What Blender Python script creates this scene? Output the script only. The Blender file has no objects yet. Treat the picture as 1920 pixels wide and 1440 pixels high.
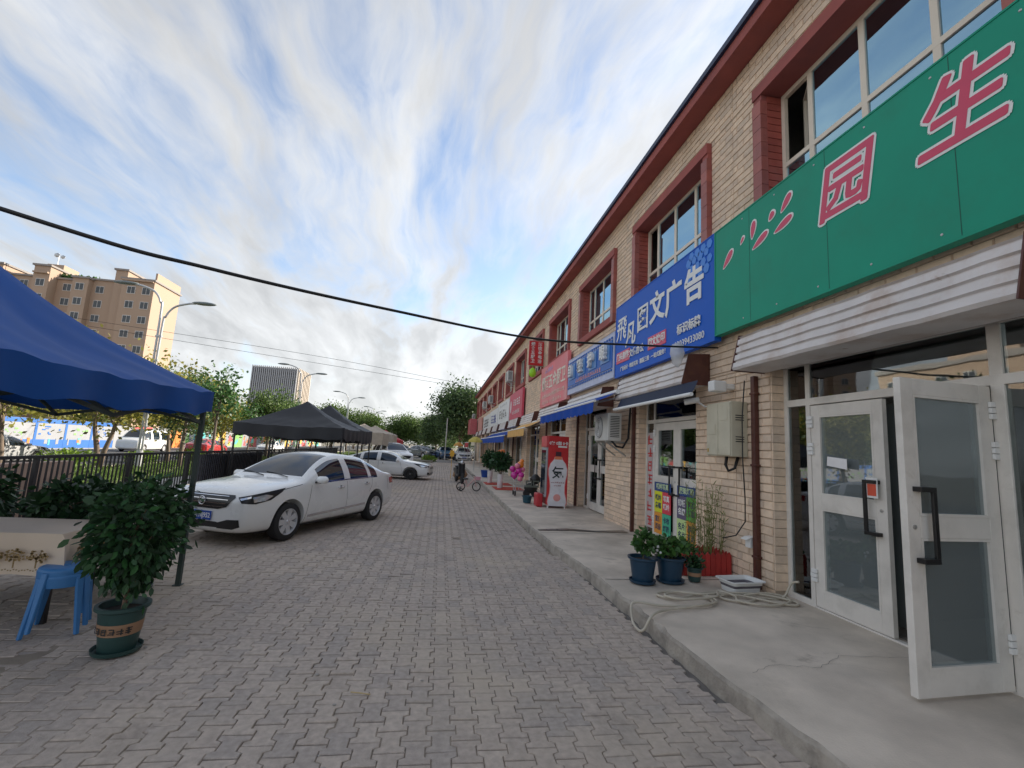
import bpy, bmesh, math, random
import numpy as np
from mathutils import Vector, Matrix
from mathutils.bvhtree import BVHTree
random.seed(7); RNG = np.random.default_rng(7)
PI = math.pi
SC = bpy.context.scene
COL = SC.collection
H = 1.65

# ------------------------------------------------------------------ camera
def _n(v): return Vector(v).normalized()
FPX = 872.0
_dy = _n(((826-960)/FPX, (834-720)/FPX, 1))
_up = _n(((1315-960)/FPX, (-5570-720)/FPX, 1))
_up = (_up - _dy*_up.dot(_dy)).normalized()
_dx = _dy.cross(_up)
cam = bpy.data.cameras.new('camera'); cam.sensor_width = 36; cam.lens = FPX/1920*36
cam.clip_start = 0.05; cam.clip_end = 3000
camo = bpy.data.objects.new('camera', cam); COL.objects.link(camo)
_r = Vector((_dx[0], _dy[0], _up[0])); _d = Vector((_dx[1], _dy[1], _up[1])); _f = Vector((_dx[2], _dy[2], _up[2]))
M = Matrix((( _r[0], -_d[0], -_f[0], 0), (_r[1], -_d[1], -_f[1], 0), (_r[2], -_d[2], -_f[2], H), (0, 0, 0, 1)))
camo.matrix_world = M
SC.camera = camo

# ------------------------------------------------------------------ sky, sun, exposure
SUN_AZ = math.radians(60)      # from +Y (along the street) towards +X (the shop row)
SUN_EL = math.radians(26)
world = bpy.data.worlds.new('World'); SC.world = world; world.use_nodes = True
nt = world.node_tree; nt.nodes.clear()
def N(t, **k):
    n = nt.nodes.new(t)
    for a, b in k.items(): setattr(n, a, b)
    return n
L = lambda a, b: nt.links.new(a, b)
out = N('ShaderNodeOutputWorld'); bg = N('ShaderNodeBackground'); bg.inputs[1].default_value = 0.15
sky = N('ShaderNodeTexSky', sky_type='NISHITA', sun_disc=False, sun_elevation=SUN_EL, sun_rotation=SUN_AZ)
sky.air_density = 1.0; sky.dust_density = 0.35; sky.ozone_density = 2.0
tc = N('ShaderNodeTexCoord'); sx = N('ShaderNodeSeparateXYZ'); L(tc.outputs['Generated'], sx.inputs[0])
def math_n(op, a, b=None):
    m = N('ShaderNodeMath', operation=op)
    for i, v in enumerate((a, b)):
        if v is None: continue
        if isinstance(v, (int, float)): m.inputs[i].default_value = v
        else: L(v, m.inputs[i])
    return m.outputs[0]
zz = math_n('ADD', math_n('MAXIMUM', sx.outputs[2], 0.0), 0.30)
px = math_n('DIVIDE', sx.outputs[0], zz); py = math_n('DIVIDE', sx.outputs[1], zz)
cx = N('ShaderNodeCombineXYZ'); L(px, cx.inputs[0]); L(math_n('MULTIPLY', py, 0.7), cx.inputs[1])
wn = N('ShaderNodeTexNoise'); wn.inputs['Scale'].default_value = 1.1; wn.inputs['Detail'].default_value = 4; L(cx.outputs[0], wn.inputs['Vector'])
wm = N('ShaderNodeMixRGB', blend_type='ADD'); wm.inputs[0].default_value = 0.6; L(cx.outputs[0], wm.inputs[1]); L(wn.outputs['Color'], wm.inputs[2])
mp1 = N('ShaderNodeMapping'); mp1.inputs['Rotation'].default_value = (0, 0, -0.45); mp1.inputs['Scale'].default_value = (1.0, 0.75, 1); mp1.inputs['Location'].default_value = (5.2, 0.4, 0); L(wm.outputs[0], mp1.inputs[0])
n1 = N('ShaderNodeTexNoise'); n1.inputs['Scale'].default_value = 2.0; n1.inputs['Detail'].default_value = 8; n1.inputs['Roughness'].default_value = 0.52
L(mp1.outputs[0], n1.inputs['Vector'])
n2 = N('ShaderNodeTexNoise'); n2.inputs['Scale'].default_value = 6.0; n2.inputs['Detail'].default_value = 8; n2.inputs['Roughness'].default_value = 0.58
mp2 = N('ShaderNodeMapping'); mp2.inputs['Rotation'].default_value = (0, 0, 0.75); mp2.inputs['Scale'].default_value = (1.0, 0.45, 1); L(wm.outputs[0], mp2.inputs[0]); L(mp2.outputs[0], n2.inputs['Vector'])
n3 = N('ShaderNodeTexNoise'); n3.inputs['Scale'].default_value = 9.0; n3.inputs['Detail'].default_value = 6; n3.inputs['Roughness'].default_value = 0.6
mp3 = N('ShaderNodeMapping'); mp3.inputs['Rotation'].default_value = (0, 0, 0.55); mp3.inputs['Scale'].default_value = (1.0, 0.32, 1); L(wm.outputs[0], mp3.inputs[0]); L(mp3.outputs[0], n3.inputs['Vector'])
cov = math_n('ADD', math_n('MULTIPLY', n1.outputs[0], 0.44), math_n('ADD', math_n('MULTIPLY', n2.outputs[0], 0.34), math_n('MULTIPLY', n3.outputs[0], 0.22)))
hz = N('ShaderNodeMapRange'); hz.inputs['From Min'].default_value = 0.0; hz.inputs['From Max'].default_value = 0.40; hz.inputs['To Min'].default_value = 0.20; hz.inputs['To Max'].default_value = 0.0; L(sx.outputs[2], hz.inputs[0])
cov = math_n('ADD', cov, hz.outputs[0])
ramp = N('ShaderNodeMapRange', interpolation_type='SMOOTHSTEP'); ramp.inputs['From Min'].default_value = 0.42; ramp.inputs['From Max'].default_value = 0.60; L(cov, ramp.inputs[0])
# cloud colour: follows the brightness of the sky behind it (brighter towards the sun), soft grey folds
bw = N('ShaderNodeRGBToBW'); L(sky.outputs[0], bw.inputs[0])
cl = N('ShaderNodeMapRange'); cl.inputs['From Min'].default_value = 0.36; cl.inputs['From Max'].default_value = 0.64
cl.inputs['To Min'].default_value = 1.12; cl.inputs['To Max'].default_value = 0.78; L(n2.outputs[0], cl.inputs[0])
hd = N('ShaderNodeMapRange'); hd.inputs['From Min'].default_value = 0.0; hd.inputs['From Max'].default_value = 0.5; hd.inputs['To Min'].default_value = 0.46; hd.inputs['To Max'].default_value = 1.0; L(sx.outputs[2], hd.inputs[0])
glow = math_n('MULTIPLY', math_n('ADD', math_n('MULTIPLY', bw.outputs[0], 0.37), 0.86), hd.outputs[0])
cc = N('ShaderNodeMixRGB', blend_type='MULTIPLY'); cc.inputs[0].default_value = 1; cc.inputs[1].default_value = (0.985, 0.995, 1.0, 1); L(math_n('MULTIPLY', glow, cl.outputs[0]), cc.inputs[2])
hs = N('ShaderNodeHueSaturation'); hs.inputs['Saturation'].default_value = 0.85; hs.inputs['Value'].default_value = 0.40; L(sky.outputs[0], hs.inputs['Color'])
cfac = math_n('MULTIPLY', ramp.outputs[0], 0.94)
mixc = N('ShaderNodeMixRGB'); L(cfac, mixc.inputs[0]); L(hs.outputs[0], mixc.inputs[1]); L(cc.outputs[0], mixc.inputs[2])
L(mixc.outputs[0], bg.inputs[0]); L(bg.outputs[0], out.inputs[0])

sun = bpy.data.lights.new('sun', 'SUN'); sun.energy = 2.1; sun.angle = math.radians(0.6); sun.color = (1.0, 0.9, 0.76)
suno = bpy.data.objects.new('sun', sun); COL.objects.link(suno)
sd = Vector((math.sin(SUN_AZ)*math.cos(SUN_EL), math.cos(SUN_AZ)*math.cos(SUN_EL), math.sin(SUN_EL)))
suno.rotation_euler = sd.to_track_quat('Z', 'Y').to_euler(); suno.location = sd*60
SC.view_settings.view_transform = 'Standard'; SC.view_settings.look = 'None'
SC.view_settings.exposure = 2.02; SC.view_settings.gamma = 1.0; SC.view_settings.use_curve_mapping = False
SC.render.engine = 'CYCLES'; SC.cycles.max_bounces = 6; SC.cycles.transparent_max_bounces = 12
SC.cycles.diffuse_bounces = 3; SC.cycles.glossy_bounces = 3; SC.cycles.use_denoising = True
SC.cycles.sample_clamp_indirect = 4.0

# ------------------------------------------------------------------ helpers: meshes
class MB:
    def __init__(s): s.v = []; s.f = []; s.m = []
    def add(s, vs, fs, mi=0):
        b = len(s.v); s.v += [tuple(q) for q in vs]; s.f += [tuple(i+b for i in q) for q in fs]; s.m += [mi]*len(fs); return s
    def box(s, x0, y0, z0, x1, y1, z1, mi=0):
        vs = [(x, y, z) for z in (z0, z1) for y in (y0, y1) for x in (x0, x1)]
        return s.add(vs, [(0, 2, 3, 1), (4, 5, 7, 6), (0, 1, 5, 4), (2, 6, 7, 3), (0, 4, 6, 2), (1, 3, 7, 5)], mi)
    def obox(s, c, sx, sy, sz, R=None, mi=0):
        R = R or Matrix.Identity(3); c = Vector(c)
        vs = [c + R @ Vector((x*sx/2, y*sy/2, z*sz/2)) for z in (-1, 1) for y in (-1, 1) for x in (-1, 1)]
        return s.add(vs, [(0, 2, 3, 1), (4, 5, 7, 6), (0, 1, 5, 4), (2, 6, 7, 3), (0, 4, 6, 2), (1, 3, 7, 5)], mi)
    def beam(s, a, b, w, h, mi=0):
        a = Vector(a); b = Vector(b); d = b-a
        R = d.to_track_quat('X', 'Z').to_matrix()
        return s.obox((a+b)/2, d.length, w, h, R, mi)
    def tube(s, pts, r, n=8, mi=0, cap=True):
        pts = [Vector(p) for p in pts]; k = len(pts); rs = r if isinstance(r, (list, tuple)) else [r]*k
        b = len(s.v); up = Vector((0, 0, 1)); prev = None
        for i, p in enumerate(pts):
            t = (pts[min(i+1, k-1)]-pts[max(i-1, 0)])
            t = t.normalized() if t.length > 1e-9 else Vector((0, 0, 1))
            if prev is None:
                a = t.cross(up) if abs(t.z) < 0.95 else t.cross(Vector((1, 0, 0)))
            else: a = prev - t*prev.dot(t)
            a.normalize(); prev = a; c = t.cross(a)
            for j in range(n):
                q = 2*PI*j/n; s.v.append(tuple(p + (a*math.cos(q)+c*math.sin(q))*rs[i]))
        for i in range(k-1):
            for j in range(n):
                s.f.append((b+i*n+j, b+i*n+(j+1) % n, b+(i+1)*n+(j+1) % n, b+(i+1)*n+j)); s.m.append(mi)
        if cap:
            s.f.append(tuple(b+j for j in reversed(range(n)))); s.f.append(tuple(b+(k-1)*n+j for j in range(n))); s.m += [mi, mi]
        return s
    def lathe(s, prof, n=20, c=(0, 0, 0), R=None, mi=0, cap=True):   # prof: (r, z) from bottom to top
        R = R or Matrix.Identity(3); c = Vector(c); b = len(s.v)
        for r, z in prof:
            for j in range(n):
                q = 2*PI*j/n; s.v.append(tuple(c + R @ Vector((r*math.cos(q), r*math.sin(q), z))))
        for i in range(len(prof)-1):
            for j in range(n):
                s.f.append((b+i*n+j, b+i*n+(j+1) % n, b+(i+1)*n+(j+1) % n, b+(i+1)*n+j)); s.m.append(mi)
        if cap: s.f.append(tuple(b+j for j in reversed(range(n)))); s.f.append(tuple(b+(len(prof)-1)*n+j for j in range(n))); s.m += [mi, mi]
        return s
    def prism(s, poly, d, mi=0):     # poly: 3-D points, extruded by vector d
        k = len(poly); d = Vector(d); vs = [Vector(p) for p in poly]+[Vector(p)+d for p in poly]
        fs = [tuple(range(k-1, -1, -1)), tuple(range(k, 2*k))]+[(i, (i+1) % k, k+(i+1) % k, k+i) for i in range(k)]
        return s.add(vs, fs, mi)
    def ico(s, c, r, sub=1, mi=0, sc=(1, 1, 1)):
        bm = bmesh.new(); bmesh.ops.create_icosphere(bm, subdivisions=sub, radius=1)
        vs = [(c[0]+v.co.x*r*sc[0], c[1]+v.co.y*r*sc[1], c[2]+v.co.z*r*sc[2]) for v in bm.verts]
        bm.verts.index_update(); fs = [tuple(v.index for v in f.verts) for f in bm.faces]; bm.free(); return s.add(vs, fs, mi)
    def mesh(s, name, mats, smooth=False):
        me = bpy.data.meshes.new(name); me.from_pydata(s.v, [], s.f)
        for m in (mats if isinstance(mats, (list, tuple)) else [mats]): me.materials.append(m)
        if any(s.m): me.polygons.foreach_set('material_index', s.m)
        if smooth: me.polygons.foreach_set('use_smooth', [True]*len(s.f))
        me.update(); return me
    def build(s, name, mats, parent=None, smooth=False, bevel=0, auto=None):
        me = s.mesh(name, mats, smooth)
        bm = bmesh.new(); bm.from_mesh(me); bmesh.ops.recalc_face_normals(bm, faces=bm.faces); bm.to_mesh(me); bm.free()
        if auto is not None: me.set_sharp_from_angle(angle=math.radians(auto)); 
        return link(name, me, parent, bevel)

ROOTS = {}
def link(name, me, parent=None, bevel=0):
    o = bpy.data.objects.new(name, me); COL.objects.link(o)
    if parent is not None:
        o.parent = parent
        if parent.name in ROOTS: o.matrix_parent_inverse = ROOTS[parent.name]
    if bevel:
        b = o.modifiers.new('bevel', 'BEVEL'); b.width = bevel; b.segments = 2; b.limit_method = 'ANGLE'
    return o
def tag(o, label=None, cat=None, group=None, kind=None):
    if label: o['label'] = label
    if cat: o['category'] = cat
    if group: o['group'] = group
    if kind: o['kind'] = kind
    return o
def thing(name, loc, label, cat, group=None, rz=0, world_parts=False):
    o = bpy.data.objects.new(name, None); COL.objects.link(o); o.location = loc; o.rotation_euler = (0, 0, rz)
    o.empty_display_size = 0.2
    if world_parts: ROOTS[o.name] = Matrix.Translation(-Vector(loc))
    return tag(o, label, cat, group)
def solo(o, label, cat, group=None):          # a thing that is one mesh: origin to its base centre
    me = o.data; k = np.empty(len(me.vertices)*3); me.vertices.foreach_get('co', k); k = k.reshape(-1, 3)
    c = Vector(((k[:, 0].min()+k[:, 0].max())/2, (k[:, 1].min()+k[:, 1].max())/2, k[:, 2].min()))
    me.transform(Matrix.Translation(-c)); o.location = c
    return tag(o, label, cat, group)
def copy_tree(o, parent=None, label=None, loc=None, rz=None, group=None):
    c = o.copy(); COL.objects.link(c)
    if parent is not None: c.parent = parent
    for ch in list(o.children): copy_tree(ch, c)
    if label: c['label'] = label
    if group: c['group'] = group
    if loc is not None: c.location = loc
    if rz is not None: c.rotation_euler = (0, 0, rz)
    return c
def Rz(a): return Matrix.Rotation(a, 3, 'Z')

def text_mesh(s, size, bold=0.0, extrude=0.004, width=None, shear=0.0, spacing=1.0, bev=0.0):
    c = bpy.data.curves.new('t', 'FONT'); c.body = s; c.size = size; c.align_x = 'CENTER'; c.align_y = 'CENTER'
    c.offset = bold; c.extrude = extrude; c.resolution_u = 2; c.shear = shear; c.space_character = spacing
    o = bpy.data.objects.new('t', c); COL.objects.link(o)
    dg = bpy.context.evaluated_depsgraph_get()
    me = bpy.data.meshes.new_from_object(o.evaluated_get(dg)); bpy.data.objects.remove(o); bpy.data.curves.remove(c)
    if width:
        k = np.empty(len(me.vertices)*3); me.vertices.foreach_get('co', k); w = np.ptp(k.reshape(-1, 3)[:, 0])
        if w > 0: me.transform(Matrix.Diagonal((width/w, 1, 1, 1)))
    return me
FACE_W = Matrix(((0, 0, -1), (-1, 0, 0), (0, 1, 0)))      # readable when looking towards +X
FACE_S = Matrix(((1, 0, 0), (0, 0, -1), (0, 1, 0)))       # readable when looking towards +Y
def text(s, size, m, parent, pos, F=FACE_W, name='lettering', **k):
    me = text_mesh(s, size, **k); me.materials.clear(); me.materials.append(m)
    me.transform(Matrix.Translation(Vector(pos)) @ F.to_4x4())
    me.name = name
    return link(name, me, parent)

def marks(n, size, m, parent, pos, F=FACE_W, name='lettering', width=None, vertical=False, seed=1, **k):
    """a line of n characters too small to read in the photo: just their strokes"""
    r = random.Random(seed); q = MB(); pitch = (width/n if width else size*1.05)
    for i in range(n):
        cx_, cy_ = (0, (n/2-0.5-i)*pitch) if vertical else ((i-n/2+0.5)*pitch, 0)
        w_ = min(pitch, size*1.1)*0.42; h_ = size*0.42; t_ = size*0.055
        for j in range(r.choice((2, 3, 3))):
            y_ = cy_-h_+h_*2*(j+0.5+r.uniform(-.2, .2))/3; x0 = cx_-w_*r.uniform(0.5, 1); x1 = cx_+w_*r.uniform(0.5, 1); q.box(x0, y_-t_, 0, x1, y_+t_, 0.003)
        for j in range(r.choice((1, 2, 2))):
            x_ = cx_+w_*r.uniform(-.8, .8); y0 = cy_-h_*r.uniform(.5, 1); y1 = cy_+h_*r.uniform(.4, 1); q.box(x_-t_, y0, 0.0002, x_+t_, y1, 0.0034)
    me = q.mesh(name, m); me.transform(Matrix.Translation(Vector(pos)) @ F.to_4x4())
    return tag(link(name, me, parent), kind='stuff')
# ------------------------------------------------------------------ helpers: materials
MATS = {}
def mat(name, col, rough=0.6, metal=0.0, var=0.12, scale=6.0, bump=0.0, bscale=40.0, dirt=None, dscale=1.5, damt=0.5, rnd=0.0, spec=0.5, coat=0.0, objrand=False, trans=0.0, emit=0.0, stain=None, sscale=2.5, sth=(0.58, 0.72), samt=0.6):
    if name in MATS: return MATS[name]
    m = bpy.data.materials.new(name); m.use_nodes = True; t = m.node_tree; b = t.nodes['Principled BSDF']
    nd = lambda ty: t.nodes.new(ty); lk = t.links.new
    b.inputs['Roughness'].default_value = rough; b.inputs['Metallic'].default_value = metal
    b.inputs['Specular IOR Level'].default_value = spec; b.inputs['Coat Weight'].default_value = coat; b.inputs['Coat Roughness'].default_value = 0.03
    g = nd('ShaderNodeNewGeometry'); pos = g.outputs['Position']
    c0 = nd('ShaderNodeRGB'); c0.outputs[0].default_value = (*col, 1); cur = c0.outputs[0]
    if var:
        n = nd('ShaderNodeTexNoise'); n.inputs['Scale'].default_value = scale; n.inputs['Detail'].default_value = 6; lk(pos, n.inputs['Vector'])
        mr = nd('ShaderNodeMapRange'); mr.inputs['From Min'].default_value = 0.25; mr.inputs['From Max'].default_value = 0.75
        mr.inputs['To Min'].default_value = 1-var; mr.inputs['To Max'].default_value = 1+var; lk(n.outputs[0], mr.inputs[0])
        mx = nd('ShaderNodeMixRGB'); mx.blend_type = 'MULTIPLY'; mx.inputs[0].default_value = 1; lk(cur, mx.inputs[1]); lk(mr.outputs[0], mx.inputs[2]); cur = mx.outputs[0]
        rr = nd('ShaderNodeMapRange'); rr.inputs['To Min'].default_value = max(0, rough-0.08); rr.inputs['To Max'].default_value = min(1, rough+0.08); lk(n.outputs[0], rr.inputs[0]); lk(rr.outputs[0], b.inputs['Roughness'])
    if rnd:
        if objrand: q = nd('ShaderNodeObjectInfo').outputs['Random']
        else: q = g.outputs['Random Per Island']
        rm = nd('ShaderNodeValToRGB'); e = rm.color_ramp.elements
        e[0].color = (1-rnd*1.1, 1-rnd, 1-rnd*0.75, 1); e[1].color = (1+rnd, 1+rnd*0.85, 1+rnd*0.7, 1)
        e2 = rm.color_ramp.elements.new(0.5); e2.color = (1, 0.98, 0.97, 1); lk(q, rm.inputs[0])
        mx = nd('ShaderNodeMixRGB'); mx.blend_type = 'MULTIPLY'; mx.inputs[0].default_value = 1; lk(cur, mx.inputs[1]); lk(rm.outputs[0], mx.inputs[2]); cur = mx.outputs[0]
    if dirt:
        n = nd('ShaderNodeTexNoise'); n.inputs['Scale'].default_value = dscale; n.inputs['Detail'].default_value = 8; n.inputs['Roughness'].default_value = 0.65; lk(pos, n.inputs['Vector'])
        mr = nd('ShaderNodeMapRange'); mr.interpolation_type = 'SMOOTHSTEP'; mr.inputs['From Min'].default_value = 0.45; mr.inputs['From Max'].default_value = 0.7; mr.inputs['To Max'].default_value = damt; lk(n.outputs[0], mr.inputs[0])
        mx = nd('ShaderNodeMixRGB'); lk(mr.outputs[0], mx.inputs[0]); lk(cur, mx.inputs[1]); mx.inputs[2].default_value = (*dirt, 1); cur = mx.outputs[0]
    if stain:
        n = nd('ShaderNodeTexNoise'); n.inputs['Scale'].default_value = sscale; n.inputs['Detail'].default_value = 9; n.inputs['Roughness'].default_value = 0.7; n.inputs['Distortion'].default_value = 0.6; lk(pos, n.inputs['Vector'])
        mr = nd('ShaderNodeMapRange'); mr.interpolation_type = 'SMOOTHSTEP'; mr.inputs['From Min'].default_value = sth[0]; mr.inputs['From Max'].default_value = sth[1]; mr.inputs['To Max'].default_value = samt; lk(n.outputs[0], mr.inputs[0])
        mx = nd('ShaderNodeMixRGB'); lk(mr.outputs[0], mx.inputs[0]); lk(cur, mx.inputs[1]); mx.inputs[2].default_value = (*stain, 1); cur = mx.outputs[0]
    lk(cur, b.inputs['Base Color'])
    if bump:
        n = nd('ShaderNodeTexNoise'); n.inputs['Scale'].default_value = bscale; n.inputs['Detail'].default_value = 5; lk(pos, n.inputs['Vector'])
        bp = nd('ShaderNodeBump'); bp.inputs['Strength'].default_value = bump; bp.inputs['Distance'].default_value = 0.01; lk(n.outputs[0], bp.inputs['Height']); lk(bp.outputs[0], b.inputs['Normal'])
    if trans:
        o = t.nodes['Material Output']; tl = nd('ShaderNodeBsdfTranslucent'); lk(cur, tl.inputs[0]); ms = nd('ShaderNodeMixShader'); ms.inputs[0].default_value = trans
        lk(b.outputs[0], ms.inputs[1]); lk(tl.outputs[0], ms.inputs[2]); lk(ms.outputs[0], o.inputs[0])
    if emit:
        lk(cur, b.inputs['Emission Color']); b.inputs['Emission Strength'].default_value = emit
    MATS[name] = m; return m
def glass(name, tint, refl=0.35, rough=0.02, milky=0.0, base_r=0.0, gcol=(0.92, 0.95, 0.98)):
    if name in MATS: return MATS[name]
    m = bpy.data.materials.new(name); m.use_nodes = True; t = m.node_tree; t.nodes.clear(); nd = t.nodes.new; lk = t.links.new
    o = nd('ShaderNodeOutputMaterial'); tr = nd('ShaderNodeBsdfTransparent'); tr.inputs[0].default_value = (*tint, 1)
    gl = nd('ShaderNodeBsdfGlossy'); gl.inputs['Roughness'].default_value = rough; gl.inputs[0].default_value = (*gcol, 1)
    fr = nd('ShaderNodeLayerWeight'); fr.inputs[0].default_value = refl
    mx = nd('ShaderNodeMixShader'); mrg = nd('ShaderNodeMapRange'); mrg.inputs['To Min'].default_value = base_r; lk(fr.outputs['Fresnel'], mrg.inputs[0]); lk(mrg.outputs[0], mx.inputs[0]); base = tr.outputs[0]
    if milky:
        df = nd('ShaderNodeBsdfDiffuse'); df.inputs[0].default_value = (0.35, 0.4, 0.4, 1); m2 = nd('ShaderNodeMixShader'); m2.inputs[0].default_value = milky
        lk(tr.outputs[0], m2.inputs[1]); lk(df.outputs[0], m2.inputs[2]); base = m2.outputs[0]
    n = nd('ShaderNodeTexNoise'); n.inputs['Scale'].default_value = 1.7; bp = nd('ShaderNodeBump'); bp.inputs['Strength'].default_value = 0.02; bp.inputs['Distance'].default_value = 0.05
    g = nd('ShaderNodeNewGeometry'); lk(g.outputs['Position'], n.inputs['Vector']); lk(n.outputs[0], bp.inputs['Height']); lk(bp.outputs[0], gl.inputs['Normal'])
    lk(base, mx.inputs[1]); lk(gl.outputs[0], mx.inputs[2]); lk(mx.outputs[0], o.inputs[0]); MATS[name] = m; return m

m_brick = mat('wall_tile_cream', (0.78, 0.615, 0.465), 0.8, spec=0.2, stain=(0.42, 0.30, 0.20), sscale=0.7, sth=(0.55, 0.75), samt=0.45, rnd=0.13, var=0.10, scale=14, bump=0.5, bscale=60, dirt=(0.60, 0.46, 0.32), dscale=0.9, damt=0.5)
m_brick_o = mat('wall_tile_cream_single', (0.78, 0.615, 0.465), 0.8, spec=0.2, stain=(0.42, 0.30, 0.20), sscale=0.7, sth=(0.55, 0.75), samt=0.45, rnd=0.13, objrand=True, var=0.10, scale=14, bump=0.5, bscale=60, dirt=(0.60, 0.46, 0.32), dscale=0.9, damt=0.5)
m_mortar = mat('mortar', (0.46, 0.37, 0.28), 0.9, bump=0.3)
m_maroon = mat('maroon_tile', (0.36, 0.09, 0.07), 0.6, spec=0.25, rnd=0.12, var=0.12, scale=9, bump=0.2, dirt=(0.36, 0.16, 0.14), dscale=2, damt=0.4)
m_maroon_pl = mat('maroon_paint', (0.38, 0.115, 0.10), 0.75, spec=0.2, var=0.12, scale=2.5, dirt=(0.24, 0.09, 0.09), dscale=0.7, damt=0.6)
m_alu = mat('white_aluminium', (0.74, 0.70, 0.64), 0.4, stain=(0.42, 0.37, 0.3), sscale=5, samt=0.35, var=0.06, scale=5, dirt=(0.42, 0.39, 0.34), dscale=3, damt=0.35)
m_cream_fr = mat('cream_upvc', (0.80, 0.71, 0.58), 0.4, var=0.05)
m_black = mat('black_plastic', (0.012, 0.012, 0.013), 0.35, var=0.1)
m_dark = mat('dark_void', (0.02, 0.02, 0.022), 0.8)
m_room = mat('room_paint', (0.34, 0.33, 0.31), 0.8)
m_roomf = mat('room_floor', (0.22, 0.2, 0.18), 0.5)
m_curtain = mat('curtain_pale_blue', (0.6, 0.75, 0.82), 0.9, var=0.2, scale=3)
m_glassb = glass('glass_blue_tint', (0.30, 0.48, 0.62), 0.42, base_r=0.5, gcol=(0.52, 0.82, 1.0))
m_glass = glass('glass_clear', (0.70, 0.76, 0.76), 0.30, base_r=0.1)
m_glassg = glass('glass_greenish', (0.52, 0.62, 0.62), 0.30, milky=0.42, base_r=0.12)
m_conc = mat('platform_concrete', (0.63, 0.55, 0.46), 0.9, spec=0.2, stain=(0.25, 0.21, 0.17), sscale=1.6, samt=0.55, var=0.2, scale=2.2, bump=0.35, bscale=70, dirt=(0.44, 0.38, 0.31), dscale=0.9, damt=0.8)
m_kerb = mat('kerb_concrete', (0.40, 0.355, 0.30), 0.9, var=0.2, scale=7, bump=0.8, bscale=45, dirt=(0.17, 0.15, 0.13), dscale=3, damt=0.7)
m_sand = mat('joint_sand', (0.155, 0.14, 0.125), 0.95, var=0.25, scale=9, bump=0.5)
m_asph = mat('asphalt', (0.07, 0.07, 0.072), 0.85, var=0.15, bump=0.4, bscale=90)
m_white = mat('white_paint', (0.78, 0.78, 0.76), 0.5, var=0.05)
m_red = mat('red_paint', (0.55, 0.025, 0.03), 0.4, var=0.08)
m_blue = mat('blue_sign_face', (0.01, 0.115, 0.56), 0.5, spec=0.2, var=0.06, scale=1.5)
m_green = mat('green_sign_face', (0.016, 0.31, 0.20), 0.5, spec=0.2, dirt=(0.03, 0.25, 0.16), dscale=1.5, damt=0.5, var=0.08, scale=1.2)
m_pinkred = mat('sign_pink_red', (0.65, 0.06, 0.13), 0.4, var=0.04)
m_steel = mat('galvanised_steel', (0.48, 0.48, 0.47), 0.4, 0.7, var=0.1)
m_brown = mat('brown_painted_steel', (0.085, 0.026, 0.02), 0.45, var=0.25, scale=5, dirt=(0.15, 0.06, 0.03), dscale=4, damt=0.5)
m_corr = mat('corrugated_white_steel', (0.66, 0.62, 0.60), 0.45, 0.0, stain=(0.22, 0.10, 0.04), sscale=3.5, sth=(0.62, 0.74), samt=0.7, var=0.1, scale=3, dirt=(0.36, 0.20, 0.10), dscale=2.6, damt=0.38)
m_rust = mat('rust', (0.27, 0.10, 0.04), 0.9, var=0.3)
m_navy = mat('navy_fabric', (0.008, 0.06, 0.34), 0.8, spec=0.2, var=0.12, scale=3)
m_navyd = mat('dark_navy_fabric', (0.012, 0.022, 0.055), 0.75, var=0.12)
m_tent = mat('blue_tent_fabric', (0.012, 0.085, 0.34), 0.6, spec=0.25, bump=0.25, bscale=7, var=0.10, scale=2, trans=0.12)
m_tentb = mat('black_tent_fabric', (0.018, 0.019, 0.023), 0.6, var=0.1)
m_fblack = mat('fence_black_paint', (0.018, 0.018, 0.02), 0.45, var=0.15)
m_grn_metal = mat('dark_green_steel', (0.03, 0.05, 0.045), 0.5)
m_soil = mat('soil', (0.06, 0.045, 0.035), 0.95, bump=0.8)
m_bark = mat('bark', (0.17, 0.13, 0.10), 0.9, var=0.25, scale=8, bump=0.6)
m_leafd = mat('leaf_dark_glossy', (0.024, 0.075, 0.024), 0.55, rnd=0.5, var=0.2, trans=0.12)
m_leafd_o = mat('leaf_dark_single', (0.03, 0.10, 0.03), 0.5, spec=0.3, rnd=0.5, objrand=True, var=0.2, trans=0.12)
m_leafm = mat('leaf_mid', (0.06, 0.15, 0.035), 0.5, rnd=0.45, var=0.2, trans=0.25)
m_leaft = mat('leaf_tree', (0.10, 0.165, 0.04), 0.6, rnd=0.45, var=0.3, scale=1.0, trans=0.35)
m_leafy = mat('leaf_yellowing', (0.27, 0.26, 0.05), 0.6, rnd=0.5, var=0.35, scale=1.0, trans=0.35)
m_leafdk = mat('leaf_elm', (0.075, 0.13, 0.045), 0.6, rnd=0.5, var=0.35, scale=0.8, trans=0.3)
m_grass = mat('grass_blade', (0.10, 0.17, 0.03), 0.7, rnd=0.4, var=0.3, scale=0.6, trans=0.3)
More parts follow.
